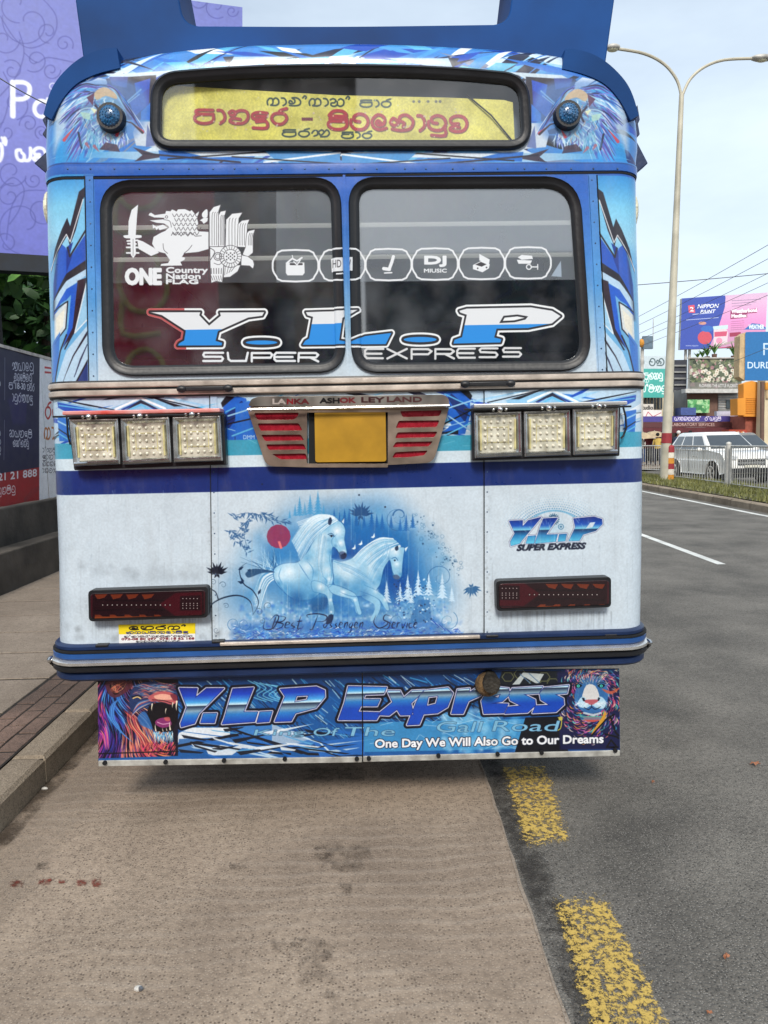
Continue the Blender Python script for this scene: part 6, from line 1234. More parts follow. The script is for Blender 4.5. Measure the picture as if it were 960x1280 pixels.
# litter
M_LEAFD = mat('dry_leaf', (170, 112, 80), .8, var=.3, vscale=40); M_PEB = mat('pale_litter', (206, 202, 194), .6)
def leafbit(x, y, s_, m, label, name='dry_leaf', cat='leaf', z=.004):
    p = onZ(x, y, z); q = random.Random(int(x)); an = q.uniform(0, 6); mb = MB(); n = 10
    ring_ = [(s_*(1 if i % 2 else .6)*cos(2*pi*i/n), s_*.6*(1 if i % 2 else .7)*sin(2*pi*i/n)) for i in range(n)]
    mb.add([(0, 0, .012)]+[(a*cos(an)-b*sin(an), a*sin(an)+b*cos(an), .002+.012*abs(sin(i*1.3))) for i, (a, b) in enumerate(ring_)], [(0, 1+i, 1+(i+1) % n) for i in range(n)], m)
    o = mb.obj(name, smooth=True); o.location = (p.x, p.y, z); prop(o, label, cat)
leafbit(944, 956, .03, M_LEAFD, 'pale orange dead leaf on the asphalt near the right edge of the picture'); leafbit(908, 1198, .016, M_LEAFD, 'small orange leaf on asphalt right of the nearer yellow dash'); leafbit(816, 979, .014, M_LEAFD, 'tiny reddish leaf scrap on the asphalt behind the bus corner'); leafbit(887, 1269, .01, M_LEAFD, 'tiny pale leaf scrap at the very foot of the picture')
p = onZ(173, 1238, .004); mb = MB(); mb.ball((0, 0, .006), (.014, .01, .008), M_PEB, 7, 5); mb.ball((.008, -.004, .008), (.008, .006, .008), mat('bottle_cap', (120, 124, 130), .3, .6), 6, 5); o = mb.obj('crumpled_foil'); o.location = (p.x, p.y, .004); prop(o, 'small crumpled pale foil scrap lying on the brown concrete', 'litter')
p = onZ(56, 988, .004); mb = MB(); mb.ball((0, 0, .008), (.016, .008, .009), M_PEB, 7, 5); o = mb.obj('white_litter'); o.location = (p.x, p.y, .004); prop(o, 'white paper scrap in the gutter beside the kerb', 'litter')

# kerb, brick band, slabs, each piece its own object
KX0, KX1 = -1.665, -1.5
pav = sheet('pavement', [(-9, -6), (-1.66, -6), (-1.66, 40), (-9, 40)], .1355, M_JNT); kerb = sheet('kerb', [(-1.66, -6), (-1.51, -6), (-1.51, 40), (-1.66, 40)], .128, M_JNT, thick=.13)
def piece(name, x0, x1, y0, y1, z0, z1, m, par, seed, bev=.006, skew=0):
    q = random.Random(seed); mb = MB(); dz = q.uniform(-.002, .002); j = lambda: q.uniform(-.003, .003)
    c = [(x0+j(), y0+j()), (x1+j(), y0+j()+skew), (x1+j(), y1+j()+skew), (x0+j(), y1+j())]; b_ = bev
    top = [(x+(b_ if i in (0, 3) else -b_), y+(b_ if i < 2 else -b_)) for i, (x, y) in enumerate(c)]
    vs = [(x, y, z0) for x, y in c]+[(x, y, z1-b_+dz) for x, y in c]+[(x, y, z1+dz+q.uniform(-.0012, .0012)) for x, y in top]
    fs = [(i, (i+1) % 4, (i+1) % 4+4, i+4) for i in range(4)]+[(i+4, (i+1) % 4+4, (i+1) % 4+8, i+8) for i in range(4)]+[(8, 9, 10, 11)]
    return mb.add(vs, fs, m).obj(name, par)
y = -2.6; k = 0
while y < 14: piece('kerb_stone', KX0, KX1, y+.002, y+.598, .0, .14, M_KERB, kerb, k, .018); y += .6; k += 1
# brick band between the kerb and the slabs, herring-bone-like courses as seen
y = -2.6; k = 100
while y < 7:
    for c_ in range(3):
        xa = KX0-.002-.105*(c_+1); off = .11*(c_ % 2)
        piece('paving_brick', xa+.005, xa+.1, y+off+.007, y+off+.213, .08, .137+.001*(k % 3), M_BRK, pav, k, .002); k += 1
    y += .22
XB = KX0-.32
y = -2.6; k = 400
while y < 12:
    piece('paving_slab', XB-2.2, XB-.01, y+.013, y+.587, .08, .14, M_SLAB, pav, k, .0025); k += 1
    y += .6
# ================================================================ LEFT: WALL, HOARDING, TREE, BILLBOARD
def canvas_on(O_, U_, V_, box, ppm, bg):
    O_, U_, V_ = Vector(O_), Vector(U_).normalized(), Vector(V_).normalized(); Nn = U_.cross(V_)
    def uvof(x, y): d = ray(x, y); p = CAM+d*((O_-CAM).dot(Nn)/d.dot(Nn)); return ((p-O_).dot(U_), (p-O_).dot(V_)), (p-CAM).dot(Fv)
    cs = [uvof(x, y) for x in (box[0], box[2]) for y in (box[1], box[3])]
    a0, a1 = min(c[0][0] for c in cs), max(c[0][0] for c in cs); b0, b1 = min(c[0][1] for c in cs), max(c[0][1] for c in cs)
    W, H = max(8, int((a1-a0)*ppm)), max(8, int((b1-b0)*ppm)); dep = uvof((box[0]+box[2])/2, (box[1]+box[3])/2)[1]
    cv = Cv(W, H, lambda x, y: tuple((c-o)*ppm for c, o in zip(uvof(x, y)[0], (a0, b0))), ppm*dep/FOC, bg)
    def uv(me):
        l = me.uv_layers.new(name='print')
        for lp in me.loops: v = Vector(me.vertices[lp.vertex_index].co)-O_; l.data[lp.index].uv = ((v.dot(U_)-a0)/(a1-a0), (v.dot(V_)-b0)/(b1-b0))
    P3 = lambda x, y: O_+U_*uvof(x, y)[0][0]+V_*uvof(x, y)[0][1]
    return cv, uv, P3
XW = onZ(0, 745, .14).x; ZL = onX(0, 692, XW).z; XH = XW-.22; ZB = onX(0, 636, XH).z; ZT = onX(0, 431, XH).z
M_WALL = mat('mossy_wall', (84, 78, 70), .95, var=.35, vscale=2.6, dirt=(2, 2, 2), bump=1, bscale=9)
wl = empty('boundary_wall', (0, 0, 0), label='low dark moss-stained concrete wall with a ledge beside the pavement', cat='wall')
MB().box((XW-.24, -5, .0), (XW, 30, ZL), M_WALL).obj('wall_ledge', wl, bevel=.015)
MB().box((XW-.6, -5, .0), (XH, 30, ZB), M_WALL).obj('wall_top', wl, bevel=.015)
mb = MB(); q = random.Random(2)
hd = empty('site_hoarding', (0, 0, 0), label='printed advertising hoarding of navy and white sheets standing on the low wall', cat='hoarding')
O_ = (XH-.06, 0, 0)
ch, uvh2, P3 = canvas_on(O_, (0, 1, 0), (0, 0, 1), (-150, 300, 84, 700), 300, (34, 30, 64))
ch.fill([(-200, 300), (50, 300), (49, 700), (-200, 700)], ch.vgrad(430, 630, [(0, (30, 28, 58)), (.6, (38, 34, 72)), (1, (30, 28, 60))]))
ch.fill([(49, 300), (120, 300), (120, 700), (49, 700)], (252, 252, 252)); ch.fill([(-200, 592+33), (0, 592), (49, 584), (49, 700), (-200, 700)], (170, 32, 36))
ch.fill([(10, 500), (24, 490), (34, 505), (32, 530), (16, 530)], (52, 42, 100), .6, soft=6)
WT = (226, 226, 232)
sl = .12
for i, (x0, x1, y0, y1) in enumerate([(15, 42, 452, 463), (17, 40, 467, 476), (11, 43, 478, 487), (15, 41, 492, 502), (12, 40, 537, 546), (16, 36, 550, 558)]):
    if i == 2: ch.text('18-30', 19, 478, 32, 486, [(.2, WT, 1)], slope=.1); sinh(ch, rw(2, 31), 11, 478, 18, 486, WT, 1.2, slope=.1); sinh(ch, rw(3, 32), 34, 480, 43, 488, WT, 1.2, slope=.1)
    else: sinh(ch, rw(5+i % 2, 40+i), x0, y0, x1, y1, WT, 1.25, slope=.05)
ch.line([(6, 447), (6, 500)], .7, WT, .7); ch.line([(6, 525), (5, 575)], .7, WT, .7)
for y0 in (476, 538, 549, 558, 568): sinh(ch, rw(4, int(y0)), -26, y0, 1, y0+7, WT, 1.2)
ch.text('037 / 038 21 21 888', -52, 598, 46, 607, [(.45, (240, 236, 236), 1)], slope=-.12); sinh(ch, rw(7, 55), -20, 612, 19, 621, (236, 226, 226), 1.3, slope=-.13)
ch.fill([(56, 458), (64, 459.5), (64, 461.5), (56, 460.5)], (200, 40, 46)); ch.fill([(56, 464), (64, 465), (64, 467), (56, 466.5)], (200, 40, 46)); ch.text('S', 65, 458, 70, 468, [(.4, (200, 40, 46), 1)])
sinh(ch, ['ra', 'ta', 'va'], 56, 505, 84, 523, (196, 40, 34), 3.2, slope=.0); sinh(ch, ['ga', 'aa', 'na', 'va'], 55, 534, 88, 549, (206, 120, 50), 3, slope=.0)
for y0 in (560, 568.5, 577, 585.5): sinh(ch, rw(6, int(y0)), 53, y0, 82, y0+5.5, (60, 56, 62), .9)
for k in range(5): ch.line([(30, 628-k), (40, 620-k*2), (49, 612-k)], 1, (120, 50, 60), .5)
ch.noise(.08); M_HRD, _, _ = mat_print('hoarding_print', ch, rough=.5, grain=.08)
for (x0, x1) in ((-160, 49.2), (49.8, 84)):
    a, b, c, d = P3(x0, 431+.27*x0), P3(x1, 431+.27*x1), P3(x1, 636-.18*x1), P3(x0, 636-.18*x0)
    mb = MB(); nY = 14; top = [(XH-.06+.006*sin(i*1.9), a.y+(b.y-a.y)*i/nY, ZT+.004*sin(i*2.3)) for i in range(nY+1)]; bot = [(XH-.06, a.y+(b.y-a.y)*i/nY, ZB+.012+.004*cos(i*1.7)) for i in range(nY+1)]
    mb.add(top+bot, [(i, i+1, i+nY+2, i+nY+1) for i in range(nY)], M_HRD); o = mb.obj('printed_sheet', hd, uv=uvh2, smooth=True)
b = P3(84, 431); MB().box((XH-.1, b.y, ZB), (XH-.062, 26, ZT), mat('hoarding_back', (190, 190, 190), .7)).obj('blank_sheet', hd)
MB().box((XH-.075, -2, ZT-.01), (XH-.045, 26, ZT+.025), M_ALU).obj('top_rail', hd)
# large-leaved tree over the hoarding
def mat_leaf(name, col, col2):
    m = mat(name, col, .5, var=.3, vscale=3); nt = m.node_tree; b = nt.nodes['Principled BSDF']
    oi = nt.nodes.new('ShaderNodeTexCoord'); n = nt.nodes.new('ShaderNodeTexNoise'); n.inputs['Scale'].default_value = 2.2; nt.links.new(oi.outputs['Object'], n.inputs[0]); cr = nt.nodes.new('ShaderNodeValToRGB')
    cr.color_ramp.elements[0].position = .35; cr.color_ramp.elements[0].color = (*lin(col), 1); cr.color_ramp.elements[1].position = .7; cr.color_ramp.elements[1].color = (*lin(col2), 1); nt.links.new(n.outputs[0], cr.inputs[0]); nt.links.new(cr.outputs[0], b.inputs['Base Color']); return m
M_LF = mat_leaf('tree_leaves', (54, 96, 44), (112, 160, 70)); M_LF2 = mat_leaf('dark_tree_leaves', (32, 62, 34), (70, 112, 52)); M_BARK = mat('bark', (84, 70, 58), .9, bump=1, bscale=20)
def leaves(mb, n, cx, cy, cz, rx, ry, rz, s_, m, seed, shape=1):
    q = random.Random(seed)
    for _ in range(n):
        while True:
            a = Vector((q.uniform(-1, 1), q.uniform(-1, 1), q.uniform(-1, 1)))
            if .25 < a.length < 1: break
        bump = .8+.3*sin(a.x*5+seed)*cos(a.z*4+a.y*3); p = Vector((cx+a.x*rx*bump, cy+a.y*ry*bump, cz+a.z*rz*bump)); k = s_*q.uniform(.6, 1.3)
        d = Vector((q.uniform(-1, 1), q.uniform(-1, 1), q.uniform(-.7, .5))).normalized(); e = d.orthogonal().normalized(); e.rotate(Matrix.Rotation(q.uniform(0, 6), 3, d)); f = e.cross(d)*.03*k
        mb.add([p, p+d*k*.35+e*k*.22+f, p+d*k*.8+e*k*.2, p+d*k, p+d*k*.8-e*k*.2, p+d*k*.35-e*k*.22+f], [(0, 1, 2, 3, 4, 5)], m)
tr = empty('almond_tree', (-5.4, 9.6, 0), label='dense dark large-leaved tree rising behind the printed hoarding, left', cat='tree')
mb = MB(); mb.tube([(0, 0, 0), (.1, 0, 1.4), (.0, .1, 2.6), (.2, .2, 4.4)], [.16, .13, .1, .05], M_BARK, 8)
for k in range(7): a = k*.9; mb.tube([(.05, .05, 1.7+k*.15), (.9*cos(a), .9*sin(a), 2.3+k*.12), (1.6*cos(a), 1.6*sin(a), 2.6+k*.15)], [.06, .04, .015], M_BARK, 5)
mb.obj('trunk', tr, smooth=True)
mb = MB()
for k in range(22): q = random.Random(k); leaves(mb, 300, q.uniform(-2.2, 1.8), q.uniform(-1.6, 2.0), q.uniform(2.4, 5.2), .95, .85, .75, .30, M_LF2 if k % 3 else M_LF, k)
leaves(mb, 300, .2, -1.7, 4.3, 1.5, .4, .4, .3, M_LF, 77); [leaves(mb, 260, -1.5+k*.8, 1.6, 2.9+.3*(k % 2), .9, .6, .9, .3, M_LF2, 300+k) for k in range(5)]
mb.obj('crown', tr)
mb = MB(); o_ = empty('hedge', (-5.2, 9, 0), label='dark overgrown hedge behind the white hoarding sheet', cat='hedge')
for k in range(10): leaves(mb, 240, (k % 2)*.6-1.2, -4+k*1.3, 2.2+(k % 3)*.4, 1.0, 1.0, .8, .2, M_LF2, 200+k)
mb.obj('foliage', o_)
MB().tube([(-.6, -3, 0), (-.5, -2.8, 1.2), (-.4, -2.4, 2.2)], [.08, .06, .03], M_BARK, 6).obj('stem', o_)
# lilac billboard
U_ = Vector((.95, .31, 0)); U_.normalize(); O_ = onY(150, 200, 6.5)
cp, uvp, P3 = canvas_on(O_, U_, (0, 0, 1), (-60, -40, 312, 322), 120, (128, 130, 208))
cp.fill([(-80, -60), (330, -60), (330, 340), (-80, 340)], cp.vgrad(-20, 318, [(0, (112, 120, 190)), (.35, (120, 126, 198)), (1, (100, 106, 188))]))
INK = (62, 66, 142); q = random.Random(12)
def scroll(x, y, R_, t0, tn, k): cp.line([(x+R_*(1-i/36*.8)*cos(t0+k*tn*2*pi*i/36), y+R_*(1-i/36*.8)*sin(t0+k*tn*2*pi*i/36)) for i in range(37)], .9, INK, .85)
for x, y, R_, t0, tn, k in [(36, 28, 34, 3.4, 1.0, -1), (60, 40, 14, 1.5, 1.2, 1), (80, 55, 12, .5, 1.3, -1), (20, 5, 24, 1.4, .8, 1), (5, 50, 20, 0, 1.0, 1), (44, 75, 16, 2.2, 1.2, -1), (15, 88, 14, 4, 1.2, 1), (64, 88, 12, 0, 1.3, 1), (18, 130, 20, 1.4, 1.0, -1), (36, 155, 12, 3, 1.3, 1), (8, 165, 13, 4.4, 1.2, -1), (52, 165, 9, 2, 1.4, 1), (14, 215, 20, .4, 1.1, 1), (42, 225, 11, 3.6, 1.3, -1), (30, 280, 38, 1.7, .9, 1), (12, 245, 16, 5, 1.2, -1), (52, 262, 20, .7, 1.0, 1), (8, 305, 18, 2, 1.2, 1), (270, 8, 16, 1, 1.1, 1), (250, 0, 12, 3, 1.2, -1), (290, 14, 8, 0, 1.2, 1), (-20, 60, 26, 2, 1.2, 1), (-30, 180, 30, 1, 1.1, -1), (-25, 280, 26, 3, 1.1, 1)]: scroll(x, y, R_, t0, tn, k)
for p in ([(0, 20), (20, 50), (40, 60), (66, 46), (70, 20), (50, -5)], [(4, 90), (12, 110), (8, 140), (0, 160)], [(0, 120), (20, 96), (30, 66), (24, 40)], [(30, 66), (46, 78), (60, 72), (92, 78)], [(8, 300), (14, 260), (28, 240), (56, 238)], [(0, 235), (16, 222), (30, 236), (24, 262), (12, 280)], [(40, 190), (56, 200), (62, 220)]): cp.line(p, .9, INK, .85, sm=6)
WP = (232, 234, 244)
cp.line([(16, 145), (16, 103)], 6.2, WP); cp.line([(16, 103), (29, 103), (36, 107), (37, 114), (34, 121), (27, 124), (17, 124)], 5.4, WP, sm=3)
cp.ring(52, 136, 9, 5, WP, ry=10); cp.line([(60, 124), (60, 148)], 4.6, WP); cp.ring(66, 108, 4, 1, WP)
sinh(cp, ['ma', 'al'], -8, 178, 8, 201, WP, 4, slope=.02); sinh(cp, ['ya', 'va', 'al'], 20, 184, 66, 201, WP, 4, slope=.02); cp.line([(4, 176), (2, 172)], 3, WP)
cp.text('Pa', -400, 0, -399, 1, WP)
cp.noise(.06); M_PUR, _, _ = mat_print('lilac_print', cp, rough=.5, grain=.06)
bb = empty('lilac_billboard', (0, 0, 0), label='huge lilac billboard with scroll pattern and white lettering behind the bus, upper left', cat='billboard')
a, b, c, d = P3(-55, -38), P3(303, 9), P3(303, 322), P3(-55, 313); b.z = max(b.z, 0); c.z = d.z; 
mb = MB(); n_ = U_.cross(Vector((0, 0, 1)))
for off, rv in ((0, False), (.12, True)):
    pts = [p-n_*0+(-n_)*off*-1*-1 for p in (a, b, c, d)]
    mb.add(pts, [(0, 1, 2, 3)], M_PUR)
mb.obj('printed_face', bb, uv=uvp)
mb = MB()
for t in (.03, .33, .66, .97): p = d.lerp(c, t); MB().cyl((p.x+.1, p.y+.35, 0), (p.x+.1, p.y+.35, d.z+3), .09, M_NAVYK, 8).obj('steel_post', bb)
mb = MB(); p, q_ = d-Vector((0, .02, 0)), c-Vector((0, .02, 0)); ct_ = P3(0, 338).z
mb.add([(p.x, p.y, p.z), (q_.x, q_.y, q_.z), (q_.x, q_.y, ct_), (p.x, p.y, ct_), (p.x, p.y+.2, p.z), (q_.x, q_.y+.2, q_.z), (q_.x, q_.y+.2, ct_), (p.x, p.y+.2, ct_)], [(0, 1, 2, 3), (4, 7, 6, 5), (0, 4, 5, 1), (3, 2, 6, 7), (0, 3, 7, 4), (1, 5, 6, 2)], mat('dark_girder', (26, 34, 44), .7, var=.3)); mb.obj('girder', bb)
M_CABLE = mat('grey_cable', (96, 98, 104), .7)
def wire(pts, yy, r_, label, sag=0):
    P_ = []
    for i in range(13):
        t = i/12; a, b = onY(*pts[0], yy[0]), onY(*pts[1], yy[1]); p = a.lerp(b, t); p.z -= sag*4*t*(1-t); P_.append(p)
    prop(MB().tube(P_, r_, M_CABLE, 5).obj('overhead_cable'), label, 'cable')
wire(((-80, 40), (68, 135)), (4, 4.5), .006, 'thin black cable crossing in front of the lilac billboard', .05)

# ================================================================ RIGHT: MEDIAN, FENCE, POLE, CARS, SHOPS
KL = [(8.0, -12), (8.1, 2), (8.25, 11.3), (8.62, 19.3), (9.4, 32), (10.4, 60), (12, 120)]
isl = sheet('median_kerb', KL+[(x+3.0-(.8 if y > 21 else 0), y) for x, y in KL[::-1]], .13, M_KERB, thick=.14)
q = random.Random(1)
KS = []
yy_ = 4.0
while yy_ < 30:
    x_ = float(np.interp(yy_, [p[1] for p in KL], [p[0] for p in KL])); x2_ = float(np.interp(yy_+.9, [p[1] for p in KL], [p[0] for p in KL]))
    mb = MB(); z_ = .155+q.uniform(-.004, .004); g_ = .012
    mb.add([(x_-.01, yy_+g_, 0), (x2_-.01, yy_+.9-g_, 0), (x2_-.01, yy_+.9-g_, z_-.02), (x_-.01, yy_+g_, z_-.02), (x_+.02, yy_+g_, z_), (x2_+.02, yy_+.9-g_, z_), (x2_+.2, yy_+.9-g_, z_), (x_+.2, yy_+g_, z_)], [(0, 1, 2, 3), (3, 2, 5, 4), (4, 5, 6, 7)], M_KERB)
    mb.obj('kerb_stone', isl); yy_ += .9
sheet('verge', [(x+.22, y) for x, y in KL]+[(x+2.75-(.8 if y > 21 else 0), y) for x, y in KL[::-1]], .17, M_SOIL)
strip('white_edge_line', [(x-.32, y) for x, y in KL], .12, .004, M_WHP)
mb = MB(); q = random.Random(9); M_GR = mat_leaf('grass_blades', (96, 100, 52), (132, 130, 74))
for k in range(15000):
    y = 6+q.random()**1.2*26; x0_ = float(np.interp(y, [p[1] for p in KL], [p[0] for p in KL])); x = x0_+.2+q.random()*(2.4 if y < 21 else 1.7); h_ = q.uniform(.03, .13)*(1.4 if sin(x*3+y*2.1) > .3 else .7); a = q.uniform(0, 3.14); w_ = .014
    mb.v += [(x-w_*cos(a), y-w_*sin(a), .168), (x+w_*cos(a), y+w_*sin(a), .168), (x+q.uniform(-.05, .05), y+q.uniform(-.05, .05), .168+h_)]; n = len(mb.v); mb.f.append((n-3, n-2, n-1)); mb.m.append(0)
mb.mi(M_GR); me = bpy.data.meshes.new('grass'); me.from_pydata(mb.v, [], mb.f); me.materials.append(M_GR); prop(link('grass', me), 'rough dry green grass along the median', 'grass', kind='stuff')
M_GALV = mat('galvanised_paint', (190, 187, 180), .5, .15, var=.2, vscale=3, bump=.1); M_POLE = mat('pale_pole', (186, 180, 162), .5, .1, var=.2, vscale=1.5, dirt=(130, 122, 104))
# fences
def fence(pa, pb, h_, n, label, cap=True):
    a, b = Vector((*onZ(*pa, .17)[:2], .17)), Vector((*onZ(*pb, .17)[:2], .17)); e = empty('railing', (a.x, a.y, .17), label=label, cat='railing', group='railings along the median'); d = b-a
    f = lambda t, z: (d.x*t, d.y*t, z)
    MB().tube([f(0, 0), f(0, h_)], .028, M_GALV, 8).obj('post', e, smooth=True); MB().tube([f(1, 0), f(1, h_)], .028, M_GALV, 8).obj('post', e, smooth=True)
    mb = MB(); mb.tube([f(0, h_), f(1, h_)], .024, M_GALV, 8); mb.obj('rail', e, smooth=True); mb = MB(); mb.tube([f(0, .08), f(1, .08)], .018, M_GALV, 8); mb.obj('rail', e, smooth=True)
    bar = None
    for i in range(1, n):
        if bar is None: mb = MB(); mb.cyl((0, 0, .08), (0, 0, h_), .011, M_GALV, 6); bar = mb.obj('bar', e, smooth=True); bar.location = f(i/n, 0)
        else: c = bar.copy(); COL.objects.link(c); c.parent = e; c.location = f(i/n, 0)
fence((842, 598), (906, 607), 1.1, 20, 'grey steel railing between the striped bollard and the thicker round post'); fence((913, 608.5), (992, 619), 1.12, 24, 'grey steel railing nearest the right edge of the picture, in front of the car bonnet')
fence((768, 588), (826, 590), 1.05, 22, 'grey steel railing left of the lamp post, in front of the crowd')
a = onZ(909.5, 608, .17); mb = MB(); mb.cyl((a.x, a.y, .17), (a.x, a.y, 1.33), .07, M_GALV, 12); mb.ball((a.x, a.y, 1.35), (.075, .075, .06), M_GALV, 10, 6); prop(mb.obj('round_post', smooth=True), 'thick round grey post between the two railings by the car', 'post')
a = onZ(837, 600, .17); e = empty('striped_bollard', (a.x, a.y, .17), label='short round bollard banded red, white and yellow beside the lamp post', cat='bollard')
BR = mat('bollard_red', (150, 44, 50), .6), mat('bollard_white', (216, 208, 192), .6), mat('bollard_yellow', (206, 140, 44), .6)
for k, c in enumerate((2, 1, 0, 2, 1, 0)): z_ = k*.18; MB().cyl((0, 0, z_), (0, 0, z_+.18), .135, BR[c], 14, .13).obj('painted_band', e, smooth=True)
MB().ball((0, 0, 1.08), (.13, .13, .07), BR[0], 12, 6).obj('cap', e, smooth=True)
# street lamp with two curved arms
a = onZ(831, 600, .17); PY = a.y; zt_ = onY(852, 118, PY); lampo = empty('street_lamp', (a.x, a.y, .17), label='tall grey double-armed street lamp rising from the median behind the bus', cat='street lamp')
top = Vector((zt_.x-a.x, 0, zt_.z-.17)); mb = MB(); mb.tube([top*t for t in (0, .25, .5, .75, 1)], [.16, .14, .12, .095, .075], M_POLE, 14); mb.obj('pole', lampo, smooth=True)
mb = MB(); mb.cyl(top*.10, top*.127, .165, BR[0], 14, .162); mb.obj('red_band', lampo, smooth=True)
q3 = lambda x, y: (lambda p: (p.x-a.x, 0, p.z-.17))(onY(x, y, PY))
mb = MB(); mb.tube([q3(x, y) for x, y in catmull([(852, 122), (846, 100), (830, 80), (805, 67), (772, 61)], 5)], .045, M_POLE, 8); mb.obj('arm', lampo, smooth=True)
mb = MB(); mb.tube([q3(x, y) for x, y in catmull([(852, 122), (862, 100), (880, 84), (905, 75), (942, 73)], 5)], .045, M_POLE, 8); mb.obj('arm', lampo, smooth=True)
for (x0, y0), (x1, y1) in (((772, 61), (760, 58)), ((941, 73), (964, 72))):
    p, q_ = Vector(q3(x0, y0)), Vector(q3(x1, y1)); c = (p+q_)/2; mb = MB(); mb.ball(c, ((q_-p).length/2+.08, .16, .1), M_GALV, 12, 8); o = mb.obj('lamp_head', lampo, smooth=True)
    MB().ball(c-Vector((0, 0, .06)), (.18, .12, .06), M_MARK, 10, 6).obj('glass_bowl', o, smooth=True)

# cars
M_CARW = mat('white_car_paint', (240, 238, 232), .22, var=.03, coat=.8); M_CARG = mat('grey_beige_car_paint', (134, 126, 112), .3, var=.05, coat=.7); M_CGL = mat('car_glass', (44, 52, 58), .06, var=.1, spec=.9, coat=.6); M_CGR = mat('car_grille', (24, 24, 26), .4); M_HL = mat('headlight_glass', (214, 218, 222), .1, var=.2, vscale=20, coat=.8)
def car(x, y, rz, paint, label, s_=1.0):
    e = empty('parked_car', (x, y, .0), rz, label, 'car'); e.scale = (s_, s_, s_)
    # built nose towards -y, width 1.8
    prof = [(-2.2, .35), (-2.24, .62), (-2.18, .86), (-1.95, 1.0), (-1.1, 1.1), (2.05, 1.12), (2.2, .95), (2.24, .6), (2.18, .34), (1.78, .28), (1.66, .62), (1.42, .76), (1.18, .76), (.95, .62), (.85, .28), (-.95, .28), (-1.05, .62), (-1.28, .76), (-1.55, .76), (-1.78, .62), (-1.88, .3)]
    ws = [(-.9, 0.0), (-.93, 0.0), (.93, 0), (.9, 0)]
    mb = MB(); n = len(prof); tri = tessellate_polygon([[Vector((p[0], p[1], 0)) for p in prof]])
    rows = []
    for xx, sc in ((-.86, .97), (-.91, 1.0), (.91, 1.0), (.86, .97)): rows.append([(xx, yy*sc if abs(yy) > 2 else yy, .64+(zz_-.64)*(sc)) for yy, zz_ in prof])
    mb.add([v for r_ in rows for v in r_], [(k*n+i, k*n+(i+1) % n, (k+1)*n+(i+1) % n, (k+1)*n+i) for k in range(3) for i in range(n)]+[tuple(t) for t in tri]+[tuple(i+3*n for i in t[::-1]) for t in tri], paint); mb.obj('car_body', e, bevel=.07, smooth=True, angle=50)
    # greenhouse
    g0 = [(-.83, -1.12), (.83, -1.12), (.84, 2.05), (-.84, 2.05)]; g1 = [(-.64, -.3), (.64, -.3), (.63, 1.6), (-.63, 1.6)]
    mb = MB(); vs = [(x_, y_, 1.08) for x_, y_ in g0]+[(x_, y_, 1.66) for x_, y_ in g1]+[(x_*.9, y_*.86+.06, 1.71) for x_, y_ in g1]
    mb.add(vs, [(i, (i+1) % 4, (i+1) % 4+4, i+4) for i in range(4)]+[(i+4, (i+1) % 4+4, (i+1) % 4+8, i+8) for i in range(4)]+[(8, 9, 10, 11)], paint); mb.obj('roof', e, bevel=.06, smooth=True, angle=50)
    V0 = [Vector(v) for v in vs]
    def win(name, i0, i1, u0, u1, v0=.1, v1=.88, m=M_CGL, off=.012):
        A, B_, C_, D_ = V0[i0], V0[i1], V0[i1+4], V0[i0+4]; f = lambda u, v: A.lerp(B_, u).lerp(D_.lerp(C_, u), v); nn = (B_-A).cross(D_-A).normalized()*off
        pts = [f(u0, v0)+nn, f(u1, v0)+nn, f(u1, v1)+nn, f(u0, v1)+nn]; pb = [p-nn*1.2 for p in pts]
        MB().add(pts+pb, [(0, 1, 2, 3)]+[(i, (i+1) % 4, (i+1) % 4+4, i+4) for i in range(4)], m).obj(name, e)
    win('windscreen', 0, 1, .05, .95); win('rear_screen', 2, 3, .08, .92)
    for a_, b_ in ((1, 2), (3, 0)):
        rng_ = ((.08, .36), (.4, .66), (.7, .92)) if a_ == 1 else ((.08, .30), (.34, .6), (.64, .92))
        for u0, u1 in rng_: win('side_window', a_, b_, u0, u1, .08, .84)
    for sx in (-1, 1):
        for yy in (-1.42, 1.3):
            w_ = MB(); w_.cyl((sx*.72, yy, .34), (sx*.93, yy, .34), .34, M_TYRE, 24); t_ = w_.obj('wheel', e, smooth=True, bevel=.02, angle=50)
            r_ = MB(); r_.cyl((sx*.9, yy, .34), (sx*.945, yy, .34), .07, M_GALV, 8)
            for k in range(6): a2 = k*pi/3; r_.tube([(sx*.938, yy, .34), (sx*.938, yy+.22*cos(a2), .34+.22*sin(a2))], [.035, .025], M_GALV, 5)
            r_.tube([(sx*.938, yy+.225*cos(k*pi/9), .34+.225*sin(k*pi/9)) for k in range(19)], .02, M_GALV, 5); r_.obj('rim', t_, smooth=True)
        MB().slab([(sx*.86, .82), (sx*.5, .8), (sx*.48, .9), (sx*.84, .96)], -2.245, -2.15, M_HL).obj('headlight', e, bevel=.01)
        MB().ball((sx*1.0, -.75, 1.12), (.1, .06, .07), paint, 8, 6).obj('wing_mirror', e, smooth=True)
        MB().box((sx*.93-.01, -.3, .86), (sx*.93+.01, -.12, .89), M_CHR).obj('door_handle', e)
        for yy in (-.85, .2, 1.1): MB().box((sx*.912-.006, yy, .34), (sx*.912+.006, yy+.012, 1.08), M_CGR).obj('door_gap', e)
    for k in range(4): MB().box((-.46, -2.262+.004*k, .62+k*.055), (.46, -2.2, .655+k*.055), M_CGR if k % 2 == 0 else M_CHR).obj('grille_bar', e)
    MB().box((-.7, -2.258, .36), (.7, -2.2, .52), M_CGR).obj('bumper_intake', e); MB().box((-.25, -2.27, .54), (.25, -2.25, .62), mat('car_plate', (220, 216, 200), .5)).obj('number_plate', e)
    MB().box((-.85, -2.1, .2), (.85, 2.1, .32), M_CGR).obj('sill', e)
    return e
